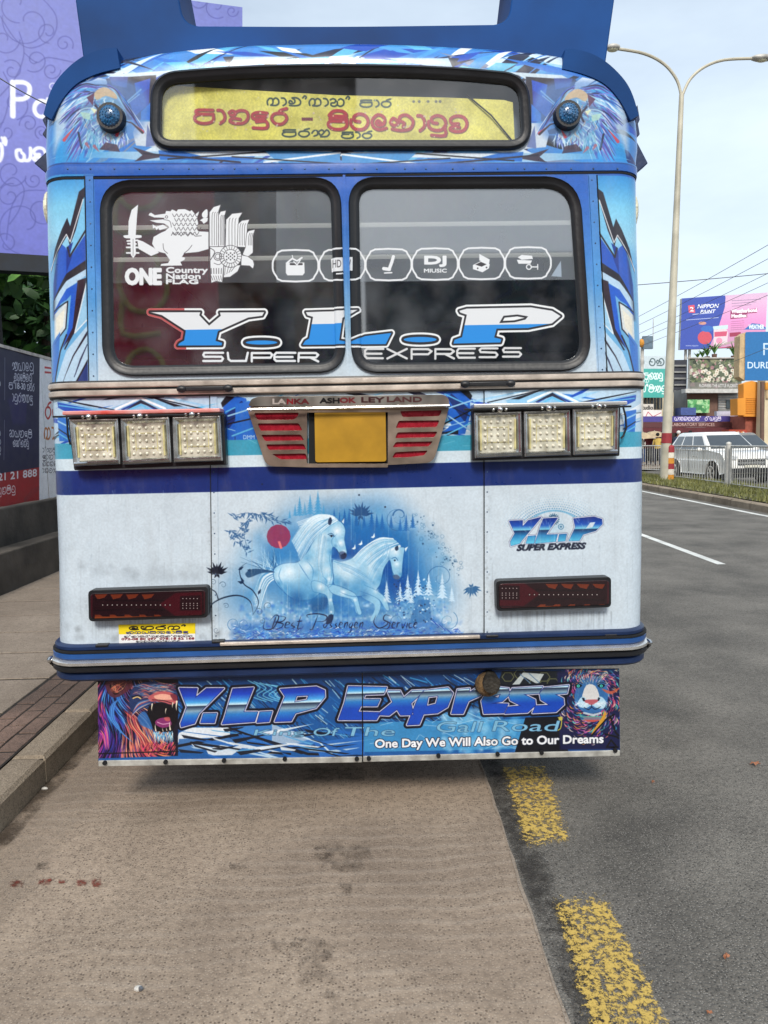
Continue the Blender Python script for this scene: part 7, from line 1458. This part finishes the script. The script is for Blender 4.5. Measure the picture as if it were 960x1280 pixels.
f_ = onZ(888, 604, .0); r_ = onZ(845, 598.5, .0)
car(f_.x+.86, f_.y+1.35, .02, M_CARW, 'white SUV facing the camera behind the median railing'); car(f_.x+4.3, f_.y+6.5, .05, M_CARG, 'grey-beige car partly hidden behind the white SUV at the right edge', .98)

# far pavement and shops
sheet('far_pavement', [(10.5, 30), (40, 30), (60, 75), (12, 75)], .12, M_SLAB)
def quad(name, par, pts, Y, th, m, bev=0): return MB().slab([PX(x, y, Y) for x, y in pts], Y, Y+th, m).obj(name, par, bevel=bev)
def R_(x0, y0, x1, y1, dy=0): return [(x0, y0), (x1, y0+dy), (x1, y1+dy), (x0, y1)]
def printed(name, par, pts, Y, ppm, bg, fn, th=.1, mside=None, rough=.5):
    xs = [p[0] for p in pts]; ys = [p[1] for p in pts]; c, uvf = canvas_plane(min(xs)-1, min(ys)-1, max(xs)+1, max(ys)+1, ppm, bg, yy=Y); fn(c); c.noise(.06, 2); m, _, _ = mat_print(name+'_print', c, rough=rough, grain=.06)
    return MB().slab([PX(x, y, Y) for x, y in pts], Y, Y+th, m, mside or M_GALV).obj(name, par, uv=uvf)
def grounded(x0, x1, ytop, Y, th, m, name, par): a, b = PX(x0, ytop, Y), PX(x1, ytop, Y); return MB().box((a[0], Y, 0), (b[0], Y+th, a[1]), m).obj(name, par)
def things(name, label, cat, group=None): return empty(name, (0, 0, 0), 0, label, cat, group)
M_DKW = mat('shop_interior', (46, 42, 44), .9, var=.3, vscale=1); M_CRM = mat('cream_render', (204, 190, 160), .9, var=.15, vscale=.6); M_GRY = mat('grey_render', (140, 140, 138), .9, var=.25, vscale=.5); M_SHUT = mat('roller_shutter', (150, 152, 152), .5, .4); M_ORG = mat('orange_render', (224, 150, 58), .85, var=.1, vscale=.5); M_TAN = mat('tan_panel', (196, 170, 130), .7); M_BRNW = mat('brown_frame', (110, 84, 72), .7); M_WIN = mat('shop_window', (60, 70, 76), .12, var=.4, vscale=1); M_MAR = mat('maroon_awning', (96, 44, 50), .8)
# teal-signed shop
b1 = things('teal_sign_shop', 'narrow shop with a teal and pale blue signboard right behind the bus', 'building')
grounded(765, 842, 492, 41, 6, M_CRM, 'wall', b1); quad('shop_opening', b1, R_(768, 532, 841, 576), 40.9, .05, M_DKW)
for x in (798, 806, 814, 822): 
    w_ = quad('window', b1, R_(x, 497, x+6, 511), 40.93, .05, M_WIN); quad('frame', w_, R_(x+2.6, 497, x+3.4, 511), 40.9, .03, M_CRM)
def f1(c): c.at(); c.fill([(700, 440), (860, 440), (860, 461), (700, 461)], (196, 210, 216)); sinh(c, ['ka', 'nna', 'ta', 'aa', ' ', 'ta', 'ka'], 770, 448, 830, 457, (70, 90, 96), 1.3); sinh(c, rw(4, 71)+['sa', 'tu'], 794, 466, 828, 474, (226, 240, 238), 1.4); sinh(c, rw(3, 72), 790, 474, 811, 478, (226, 240, 238), .8); sinh(c, rw(7, 73), 786, 482, 832, 490, (226, 240, 238), 1.4)
printed('shop_sign', b1, R_(770, 445, 835, 497), 39.8, 60, (70, 170, 160), f1, .25)
def f2(c): c.at(); c.text('Studio', 800, 507, 816, 512, [(.2, (40, 40, 40), 1)]); c.line([(802, 518), (806, 523), (810, 515), (816, 521), (826, 516)], .8, (180, 60, 80)); c.text('colour digital', 803, 523, 824, 526, (60, 60, 60))
printed('studio_sign', b1, R_(799, 505, 817, 513), 39.5, 90, (206, 200, 190), f2, .06); printed('studio_sign', b1, R_(799, 512.5, 827, 528), 39.3, 90, (226, 220, 218), f2, .06)
# small board and lights on a mast
e = things('traffic_mast', 'small blue-grey signboard on a mast above the teal sign', 'sign'); quad('board', e, R_(804, 420, 816, 436), 34, .15, mat('slate_board', (96, 116, 132), .6)); p, t_ = PX(803, 424, 34.2), PX(803, 424, 34.2); MB().cyl((p[0], 34.2, .1), (p[0], 34.2, p[1]), .09, M_GALV, 8).obj('mast', e); p = PX(802, 429, 33.9); MB().ball((p[0], 33.9, p[1]), (.14, .14, .22), BR[2], 8, 6).obj('amber_light', e, smooth=True); p = PX(816, 436, 34.1); MB().cyl((p[0], 34.1, p[1]), (p[0], 34.1, p[1]+1.5), .02, M_GALV, 5).obj('antenna', e)
# dark narrow block
b2 = things('dark_narrow_block', 'narrow dark grey building squeezed between the teal sign and the flower banner', 'building'); grounded(842, 859, 450, 44, 6, mat('dark_render', (64, 66, 74), .9, var=.3, vscale=.5), 'wall', b2)
for k in range(9): quad('louvre', b2, R_(843, 456+k*8, 858, 458+k*8), 43.9, .08, M_GRY)
# grey building with flower banner
b3 = things('grey_shop_building', 'grey two-storey shop building carrying a banner printed with flowers', 'building'); grounded(859, 1005, 486, 42, 7, M_GRY, 'wall', b3)
def f3(c):
    c.at(); q = random.Random(3)
    for k in range(420):
        x, y = q.uniform(860, 930), q.uniform(446, 486); rr = q.uniform(.5, 2.6); c.dot(x, y, rr, q.choice([(60, 76, 56), (96, 110, 80), (150, 150, 120), (196, 190, 170), (226, 222, 210), (170, 120, 130), (44, 52, 42), (120, 130, 90)]), .8)
    for k in range(22):
        x, y = q.uniform(870, 920), q.uniform(458, 476)
        for j in range(5): c.dot(x+1.6*cos(j*1.26), y+1.4*sin(j*1.26), 1.2, (222, 216, 200), .9)
        c.dot(x, y, .8, (170, 130, 100))
    c.fill([(860, 478), (930, 478), (930, 486), (860, 486)], (120, 116, 112), .8); c.text('FLOWERS THE LITTLE FLORIST', 874, 480, 922, 484, (236, 236, 236))
printed('flower_banner', b3, R_(862, 448, 927, 486), 41.5, 80, (90, 100, 80), f3, .15); quad('roof_ledge', b3, R_(857, 486, 929, 491), 41.2, .6, mat('ledge', (196, 196, 192), .8)); quad('banner_rail', b3, R_(860, 446.6, 929, 448), 41.4, .1, M_GALV)
quad('brown_frame', b3, R_(859, 492, 897, 520), 41.9, .08, M_BRNW); 
def f4(c): c.at(); q = random.Random(8); [c.dot(q.uniform(859, 888), q.uniform(499, 516), q.uniform(.8, 3), q.choice([(90, 170, 100), (150, 206, 150), (60, 130, 80), (190, 222, 170)]), .8) for _ in range(120)]; c.line([(889, 500), (886, 516)], 1, (200, 170, 130))
printed('green_poster', b3, R_(859.5, 499.5, 887, 516), 41.5, 80, (110, 180, 120), f4, .06)
sh = quad('roller_shutter', b3, R_(898, 494, 924, 520), 41.9, .06, M_SHUT); w_ = quad('window', b3, R_(908, 500, 922, 510.5), 41.8, .06, M_WIN); quad('window_sign', w_, R_(913, 502, 916, 508), 41.75, .03, mat('pale_green', (160, 190, 150), .6))
for k in range(8): quad('shutter_slat', sh, R_(898, 495+k*3.2, 924, 495.8+k*3.2), 41.86, .03, M_GALV)
quad('blue_tank', b3, R_(851, 509.5, 870, 519), 40.5, .8, mat('blue_box', (70, 90, 150), .6))
def f5(c): c.at(); c.fill([(780, 520), (912, 520), (915, 523), (912, 527), (780, 527)], (74, 66, 140)); sinh(c, rw(7, 81), 843, 521.2, 876, 525.6, (222, 216, 236), .8); sinh(c, rw(5, 82), 881, 521.2, 901, 525.6, (222, 216, 236), .8)
printed('purple_sign', b3, [(800, 520.5), (912, 520), (915, 523), (912, 527), (800, 527.5)], 39, 90, (74, 66, 140), f5, .15)
def f6(c): c.at(); c.text('ST LABORATORY SERVICES', 833, 528.8, 893, 532.6, (226, 206, 196))
printed('brown_sign', b3, R_(800, 527.8, 922, 534.2), 38.8, 90, (92, 52, 54), f6, .15); quad('awning', b3, R_(795, 534.5, 916, 541), 38.2, 1.6, M_MAR); quad('shop_opening', b3, R_(846, 541, 921, 574), 40, .2, M_DKW); quad('white_parapet', b3, R_(896, 514, 928, 527), 40, .3, mat('lavender_parapet', (190, 190, 206), .8))
for k in range(7): quad('goods', b3, R_(850+k*9, 545+(k % 3)*2, 856+k*9, 560), 39.7, .2, BR[k % 3] if k % 2 else M_CRM)
for x, y, s_, sd_ in ((884, 444, 1.0, 1), (893, 441, 1.3, 2), (878, 445, .7, 3), (917, 443, 1.3, 4), (925, 445, 1.0, 5), (872, 446, .6, 6)):
    p = PX(x, y+2, 42.5); e = empty('roof_plant', (p[0], 42.5, p[1]), label={1: 'spiky plant on the flower-banner roof, left of the tallest', 2: 'tall spiky plant on the roof near the middle of the flower banner', 3: 'small spiky plant third from the left on the flower-banner roof', 4: 'bushy plant on the roof just left of the blue sign', 5: 'plant on the roof tucked behind the edge of the blue sign', 6: 'smallest plant at the left end of the flower-banner roof'}[sd_], cat='plant', group='plants on the shop roof'); mb = MB(); q = random.Random(sd_)
    for k in range(26): an = q.uniform(0, 6.3); l = s_*q.uniform(.4, .8); mb.add([(0, 0, 0), (.05*cos(an+1.5)+l*.3*cos(an), .05*sin(an+1.5)+l*.3*sin(an), l*.6), (l*.7*cos(an), l*.7*sin(an), l*q.uniform(.5, 1.1)), (l*.3*cos(an)-.05*cos(an+1.5), l*.3*sin(an), l*.55)], [(0, 1, 2, 3)], M_LF)
    mb.obj('leaves', e)
    MB().cyl((0, 0, -.3), (0, 0, .02), .14, M_BRNW, 8, .17).obj('pot', e)
# orange building and neighbours
b4 = things('orange_building', 'bright orange building below the blue sign at the right edge', 'building')
MB().slab([PX(x, y, 37) for x, y in [(929.5, 520.5), (929.5, 480), (940, 476), (956, 480), (956, 521)]], 37, 37.6, M_ORG).obj('upper_floor', b4); MB().slab([PX(x, y, 36.7) for x, y in [(922, 519), (922, 498), (932, 497), (932, 519)]], 36.7, 37.5, M_ORG).obj('side_bay', b4); MB().box((PX(932, 520, 37.3)[0], 37.3, 0), (PX(950, 520, 37.3)[0], 42, PX(940, 519, 37.3)[1]), mat('brick_red_render', (160, 90, 74), .9)).obj('ground_floor', b4)
for k in range(9): quad('siding_line', b4, R_(922, 498+k*2.3, 949, 498.3+k*2.3), 36.97, .03, mat('orange_groove', (190, 124, 50), .9) if k == 0 else bpy.data.materials['orange_groove'])
b5 = things('cream_building', 'cream building at the extreme right edge beside the orange one', 'building'); grounded(957, 1010, 470, 36, .8, M_CRM, 'wall', b5); quad('sign_panel', b5, R_(958, 488, 975, 498), 35.9, .1, M_TAN); quad('yellow_band', b5, R_(957, 478, 1000, 487), 35.9, .1, BR[2])
a = PX(953, 560, 30); MB().cyl((a[0], 30, .1), (PX(953, 477, 30)[0], 30, PX(953, 477, 30)[1]), .09, M_BRNW, 10).obj('p_').name = 'utility_pole'; prop(bpy.data.objects['utility_pole'], 'dark brown pole in front of the orange building carrying the blue sign', 'pole')
def f7(c): c.at(); c.text('F', 954, 429, 961, 444, (206, 226, 240)); c.text('DURDANS', 934.5, 452.5, 986, 460.5, [(.15, (216, 232, 244), 1)])
b6 = things('blue_sign', 'large blue shop sign with pale serif capitals at the right edge', 'sign')
printed('sign_face', b6, [(931.5, 417), (933, 415), (1000, 414), (1000, 476), (931, 475.5)], 30, 110, (40, 112, 172), f7, .1, M_TAN); quad('sign_side', b6, [(925, 420), (931.5, 415.5), (931, 476), (924, 471)], 30.05, .5, M_TAN)
MB().cyl((PX(970, 470, 30.3)[0], 30.3, .1), (PX(970, 470, 30.3)[0], 30.3, PX(970, 470, 30.3)[1]), .12, M_BRNW, 8).obj('sign_post', b6)
# paint billboard on posts
def f8(c):
    c.at(); c.fill([(845, 365), (970, 365), (970, 440), (845, 440)], c.vgrad(366, 436, [(0, (206, 190, 212)), (.4, (226, 180, 214)), (.75, (232, 150, 204)), (1, (206, 150, 186))]))
    c.fill([(845, 365), (905, 365), (907, 372), (906, 384), (901, 400), (897, 412), (890, 426), (884, 440), (845, 440)], (62, 84, 172)); c.fill([(860, 382), (868, 381), (869, 391), (861, 391)], (222, 90, 110)); c.text('2', 862.5, 384, 867, 389, [(.3, (240, 240, 244), 1)])
    c.text('NIPPON', 872.5, 380.5, 898, 385.4, [(.2, (240, 242, 246), 1)], shear=.3, slope=-.03); c.text('PAINT', 876, 387.4, 894, 391.6, [(.2, (240, 242, 246), 1)], shear=.3, slope=-.03); c.line([(866, 393), (890, 391)], .8, (206, 214, 236)); c.line([(858, 400), (898, 397)], .7, (190, 200, 230))
    c.dot(881, 422, 9, (206, 84, 100), ry=8.5); c.dot(884, 411, 8, (60, 110, 190), ry=4); c.dot(878, 404, 5, (206, 150, 140), ry=2); c.fill([(892, 412), (908, 411), (910, 416), (909, 430), (892, 431)], (226, 206, 214)); c.fill([(893, 415), (909, 414), (908, 420), (893, 421)], (206, 90, 120)); c.fill([(891, 408), (910, 406), (910, 411), (892, 412)], (200, 222, 226)); c.dot(899, 426, 4, (232, 150, 180))
    for k in range(3): c.line([(915, 376+k*3.4), (951-k*6, 374+k*3.4)], .7, (150, 130, 160))
    c.fill([(913, 389), (947, 385.5), (946, 391), (934, 392), (934, 397), (913, 399)], (150, 60, 104)); c.text('Weatherbond', 914.5, 387, 946, 391.5, [(.4, (244, 232, 240), 1)], slope=-.06); c.text('Maxiflex', 914.5, 393, 933, 397, [(.4, (244, 232, 240), 1)], slope=-.04)
    for k in range(5): c.line([(914, 402+k*2.6), (930, 401+k*2.6)], .6, (170, 110, 150))
    c.fill([(930, 412), (940, 404), (950, 405), (962, 412)], (60, 110, 180)); c.text('WEATHER', 936, 406, 955, 411, [(.3, (226, 236, 244), 1)]); c.fill([(912, 416), (926, 415), (926, 420), (912, 421)], (160, 60, 90)); c.line([(906, 430), (930, 424), (960, 422)], 3, (170, 160, 150), .7)
    c.text('www.nippon', 857, 431, 873, 433.5, (206, 214, 236)); c.line([(884, 436), (960, 431)], 1.2, (190, 60, 110))
b7 = things('paint_billboard', 'large blue and pink paint advertisement billboard standing on posts', 'billboard')
printed('billboard_face', b7, [(852.5, 373), (959.5, 365.5), (956, 433), (850, 437)], 46, 110, (206, 190, 212), f8, .3)
for x in (857, 862, 920, 950): a = PX(x, 436, 46.5); MB().cyl((a[0], 46.5, 0), (a[0], 46.5, a[1]+.8), .1, M_GALV, 8).obj('post', b7)
# farther blocks continuing behind the bus
for i, (x, y, w_, d_, h_, m) in enumerate([(2.5, 62, 14, 10, 7, M_GRY), (-14, 70, 12, 10, 6, M_CRM), (62, 50, 16, 14, 8, M_GRY)]):
    e = empty('distant_building', (x, y, 0), 0, ['plain grey distant block hidden behind the bus', 'plain cream distant block hidden behind the bus on the left', 'plain grey distant block beyond the right edge'][i], 'building'); MB().box((0, 0, 0), (w_, d_, h_), m).obj('wall', e)
    for k in range(4): MB().box((1+k*3, -.05, h_*.55), (2.4+k*3, .02, h_*.8), M_WIN).obj('window', e)
# cables over the street
for i, (p, yy, lb) in enumerate([(((700, 363), (1000, 338)), (30, 30), 'darkest level overhead cable crossing behind the street lamp'), (((780, 405), (1000, 283)), (26, 14), 'highest of the slanting overhead cables'), (((780, 415), (1000, 302)), (28, 15), 'second highest slanting overhead cable'), (((780, 425), (1000, 322)), (30, 16), 'slanting overhead cable third from the top'), (((780, 432), (1000, 335)), (30, 17), 'slanting overhead cable crossing the paint billboard middle'), (((780, 440), (1000, 352)), (30, 18), 'lowest slanting overhead cable over the paint billboard'), (((840, 480), (1000, 418)), (28, 18), 'overhead cable passing in front of the blue sign')]):
    wire(p, yy, .018 if i == 0 else .008, lb, .05)
# people, umbrellas and scooter among the shops
def person(x, y, rz, h_, shirt, trousers, label, arm=0, hat=None, cat='person'):
    e = empty('person', (x, y, .13), rz, label, cat); k = h_/1.7; skin = bpy.data.materials.get('skin') or mat('skin', (120, 82, 62), .6)
    V_ = [(0, 0, .95), (0, 0, 1.15), (0, 0, 1.38), (0, 0, 1.48), (0, -.01, 1.6), (.19, 0, 1.38), (.25, -.02, 1.12), (.26, -.1-arm*.1, .9+arm*.25), (-.19, 0, 1.38), (-.25, -.02, 1.12), (-.25, -.12, .9), (.1, 0, .9), (.11, -.04, .5), (.11, .02, .08), (.11, -.12, .03), (-.1, 0, .9), (-.12, .06, .5), (-.12, .1, .08), (-.12, -.02, .03)]
    E_ = [(0, 1), (1, 2), (2, 3), (3, 4), (2, 5), (5, 6), (6, 7), (2, 8), (8, 9), (9, 10), (0, 11), (11, 12), (12, 13), (13, 14), (0, 15), (15, 16), (16, 17), (17, 18)]
    R2 = [.14, .14, .15, .055, .1, .065, .05, .035, .065, .05, .035, .09, .07, .05, .04, .09, .07, .05, .04]
    me = bpy.data.meshes.new('person_body'); me.from_pydata([(a*k, b*k, c*k) for a, b, c in V_], E_, []); o = link('figure', me, e); sk = o.modifiers.new('skin', 'SKIN')
    for i, r_ in enumerate(R2): me.skin_vertices[0].data[i].radius = (r_*k, r_*k*.85)
    me.skin_vertices[0].data[0].use_root = True; sb = o.modifiers.new('sub', 'SUBSURF'); sb.levels = 1; sb.render_levels = 1
    dg = bpy.context.evaluated_depsgraph_get(); m2 = bpy.data.meshes.new_from_object(o.evaluated_get(dg)); o.modifiers.clear(); o.data = m2
    m2.materials.clear()
    for m in (skin, shirt, trousers): m2.materials.append(m)
    for p in m2.polygons:
        c = p.center; p.use_smooth = True; p.material_index = 0 if c.z > 1.44*k or (abs(c.x) > .2*k and c.z < 1.1*k) or c.z < .06*k else 1 if c.z > .93*k else 2
    mb = MB(); mb.ball((0, .02*k, 1.66*k), (.1*k, .11*k, .1*k), hat or M_NAVYK, 10, 7); mb.obj('hair' if not hat else 'helmet', e, smooth=True)
    return e
SH = [mat('shirt_'+n, c, .9) for n, c in (('white', (222, 220, 214)), ('maroon', (110, 44, 50)), ('blue', (70, 90, 140)), ('yellow', (200, 170, 90)))]; TR = mat('dark_trousers', (44, 46, 60), .9); SR = mat('blue_skirt', (60, 80, 120), .9)
for (px, yy, rz, h_, s_, t_, lb, hat) in [(800, 33, .4, 1.62, SH[0], SR, 'person in a white top standing nearest the bus among the shops', None), (811, 34, -.6, 1.68, SH[1], TR, 'person in a maroon shirt standing under the beige umbrellas', None), (822, 33, 2.5, 1.6, SH[3], TR, 'person in a yellowish top just left of the lamp post', None), (797, 36, 1.2, 1.7, SH[2], TR, 'person in a blue shirt partly hidden by the bus corner', None)]:
    p = onY(px, 560, yy); person(p.x, yy, rz, h_, s_, t_, lb, hat=hat)
for i, (px, yy, rz, h_, s_, lb) in enumerate([(805.5, 37, 1.0, 1.66, 0, 'person in pale clothes half hidden behind the umbrellas, left'), (816, 37.5, 2.0, 1.7, 2, 'person in blue half hidden behind the umbrellas, right'), (793, 34, .2, 1.6, 1, 'person in maroon at the bus edge'), (863, 36.5, .9, 1.7, 2, 'person in a blue shirt behind the white SUV, right of the helmeted one'), (925, 37.4, .3, 1.62, 0, 'person in white below the orange building'), (828, 36, 1.4, 1.68, 3, 'person in yellow beside the lamp post foot')]):
    p = onY(px, 560, yy); person(p.x, yy, rz, h_, SH[s_], TR if i % 2 else SR, lb)
e = things('market_stall', 'low fruit stall with red and orange goods under the orange building', 'stall'); quad('counter', e, R_(911, 543, 932, 552), 36.2, .6, M_BRNW); quad('red_cloth', e, R_(911, 537, 934, 543.5), 36.0, .8, mat('stall_cloth', (170, 70, 50), .8))
for k in range(10): c = onY(912+k*2.1, 541.5, 35.9); MB().ball(c, .09, BR[(k*2) % 3], 6, 5).obj('fruit', e, smooth=True)
for px, py, yy, lb in ((804, 548, 32.5, 'beige umbrella held up nearer to the bus'), (818, 546, 33.5, 'beige umbrella held up nearer to the lamp post')):
    p = onY(px, py, yy); e = empty('umbrella', (p.x, yy, p.z), label=lb, cat='umbrella'); mb = MB(); n = 10
    vs = [(0, 0, .3)]; 
    for rr, zz_ in ((.3, .25), (.5, .13), (.62, 0)): vs += [(rr*cos(2*pi*i/n), rr*sin(2*pi*i/n), zz_-.02*(i % 2)) for i in range(n)]
    fs = [(0, 1+i, 1+(i+1) % n) for i in range(n)]+[(1+k*n+i, 1+(k+1)*n+i, 1+(k+1)*n+(i+1) % n, 1+k*n+(i+1) % n) for k in range(2) for i in range(n)]; mb.add(vs, fs, mat('beige_umbrella', (176, 156, 126), .8)); mb.obj('canopy', e); MB().cyl((0, 0, -.75), (0, 0, .33), .012, M_GALV, 6).obj('shaft', e)
p = onY(848, 560, 33); person(p.x, 33, -.3, 1.68, mat('shirt_dark', (40, 52, 76), .9), TR, 'person in dark clothes and a pale helmet behind the white SUV', hat=SH[0]); p = onY(857, 560, 34.5); person(p.x, 34.5, .5, 1.6, SH[1], TR, 'person in a maroon top standing behind the white SUV roof')
# across the street behind the camera: what the rear glass mirrors
M_MH = mat('maroon_hoarding', (214, 60, 78), .5, var=.2, vscale=.8)
e = things('maroon_hoarding', 'tall maroon hoarding with large pale letters across the street behind the camera', 'hoarding'); MB().box((-9, -9.2, 0), (-2.25, -9, 6.3), M_MH).obj('panel', e)
mb = MB()
for k, g in enumerate(rw(7, 90)):
    for st in SI[g][1]: mb.tube([(-3.0-(k % 3)*1.1-a_*.8, -8.98, 2.1+(k//3)*1.6+b_*1.1) for a_, b_ in catmull(st, 3)], .045, SH[3], 5)
prop(mb.obj('lettering', e), kind='stuff')
e = things('brown_building', 'brown concrete building across the street behind the camera', 'building'); MB().box((-3.4, -16, 0), (.1, -13.5, 9.5), mat('brown_concrete', (128, 112, 92), .9, var=.3, vscale=.4)).obj('wall', e)
for k in range(6): MB().box((-3.2+(k % 3)*1.1, -13.52, 3.2+(k//3)*2.6), (-2.5+(k % 3)*1.1, -13.44, 4.8+(k//3)*2.6), M_WIN).obj('window', e)
e = things('arcaded_building', 'tan arcaded building across the street behind the camera', 'building'); MB().box((9.2, -40, 0), (24, -30, 4.6), mat('tan_render', (190, 150, 104), .9, var=.2, vscale=.5)).obj('wall', e); MB().box((9, -40.3, 4.6), (24.2, -29.7, 5.0), M_BRNW).obj('cornice', e)
for k in range(6): MB().box((10+k*2.2, -30.0, 2.2), (11.4+k*2.2, -29.93, 4.0), M_WIN).obj('window', e)

e = things('grey_office_block', 'grey office block across the street behind the camera', 'building'); MB().box((.3, -27, 0), (9.0, -24, 8.4), mat('slate_render', (96, 98, 102), .9, var=.3, vscale=.4)).obj('wall', e)
for k in range(8): MB().box((1+(k % 4)*2, -24.02, 3+(k//4)*2.7), (2.4+(k % 4)*2, -23.94, 4.6+(k//4)*2.7), M_WIN).obj('window', e)
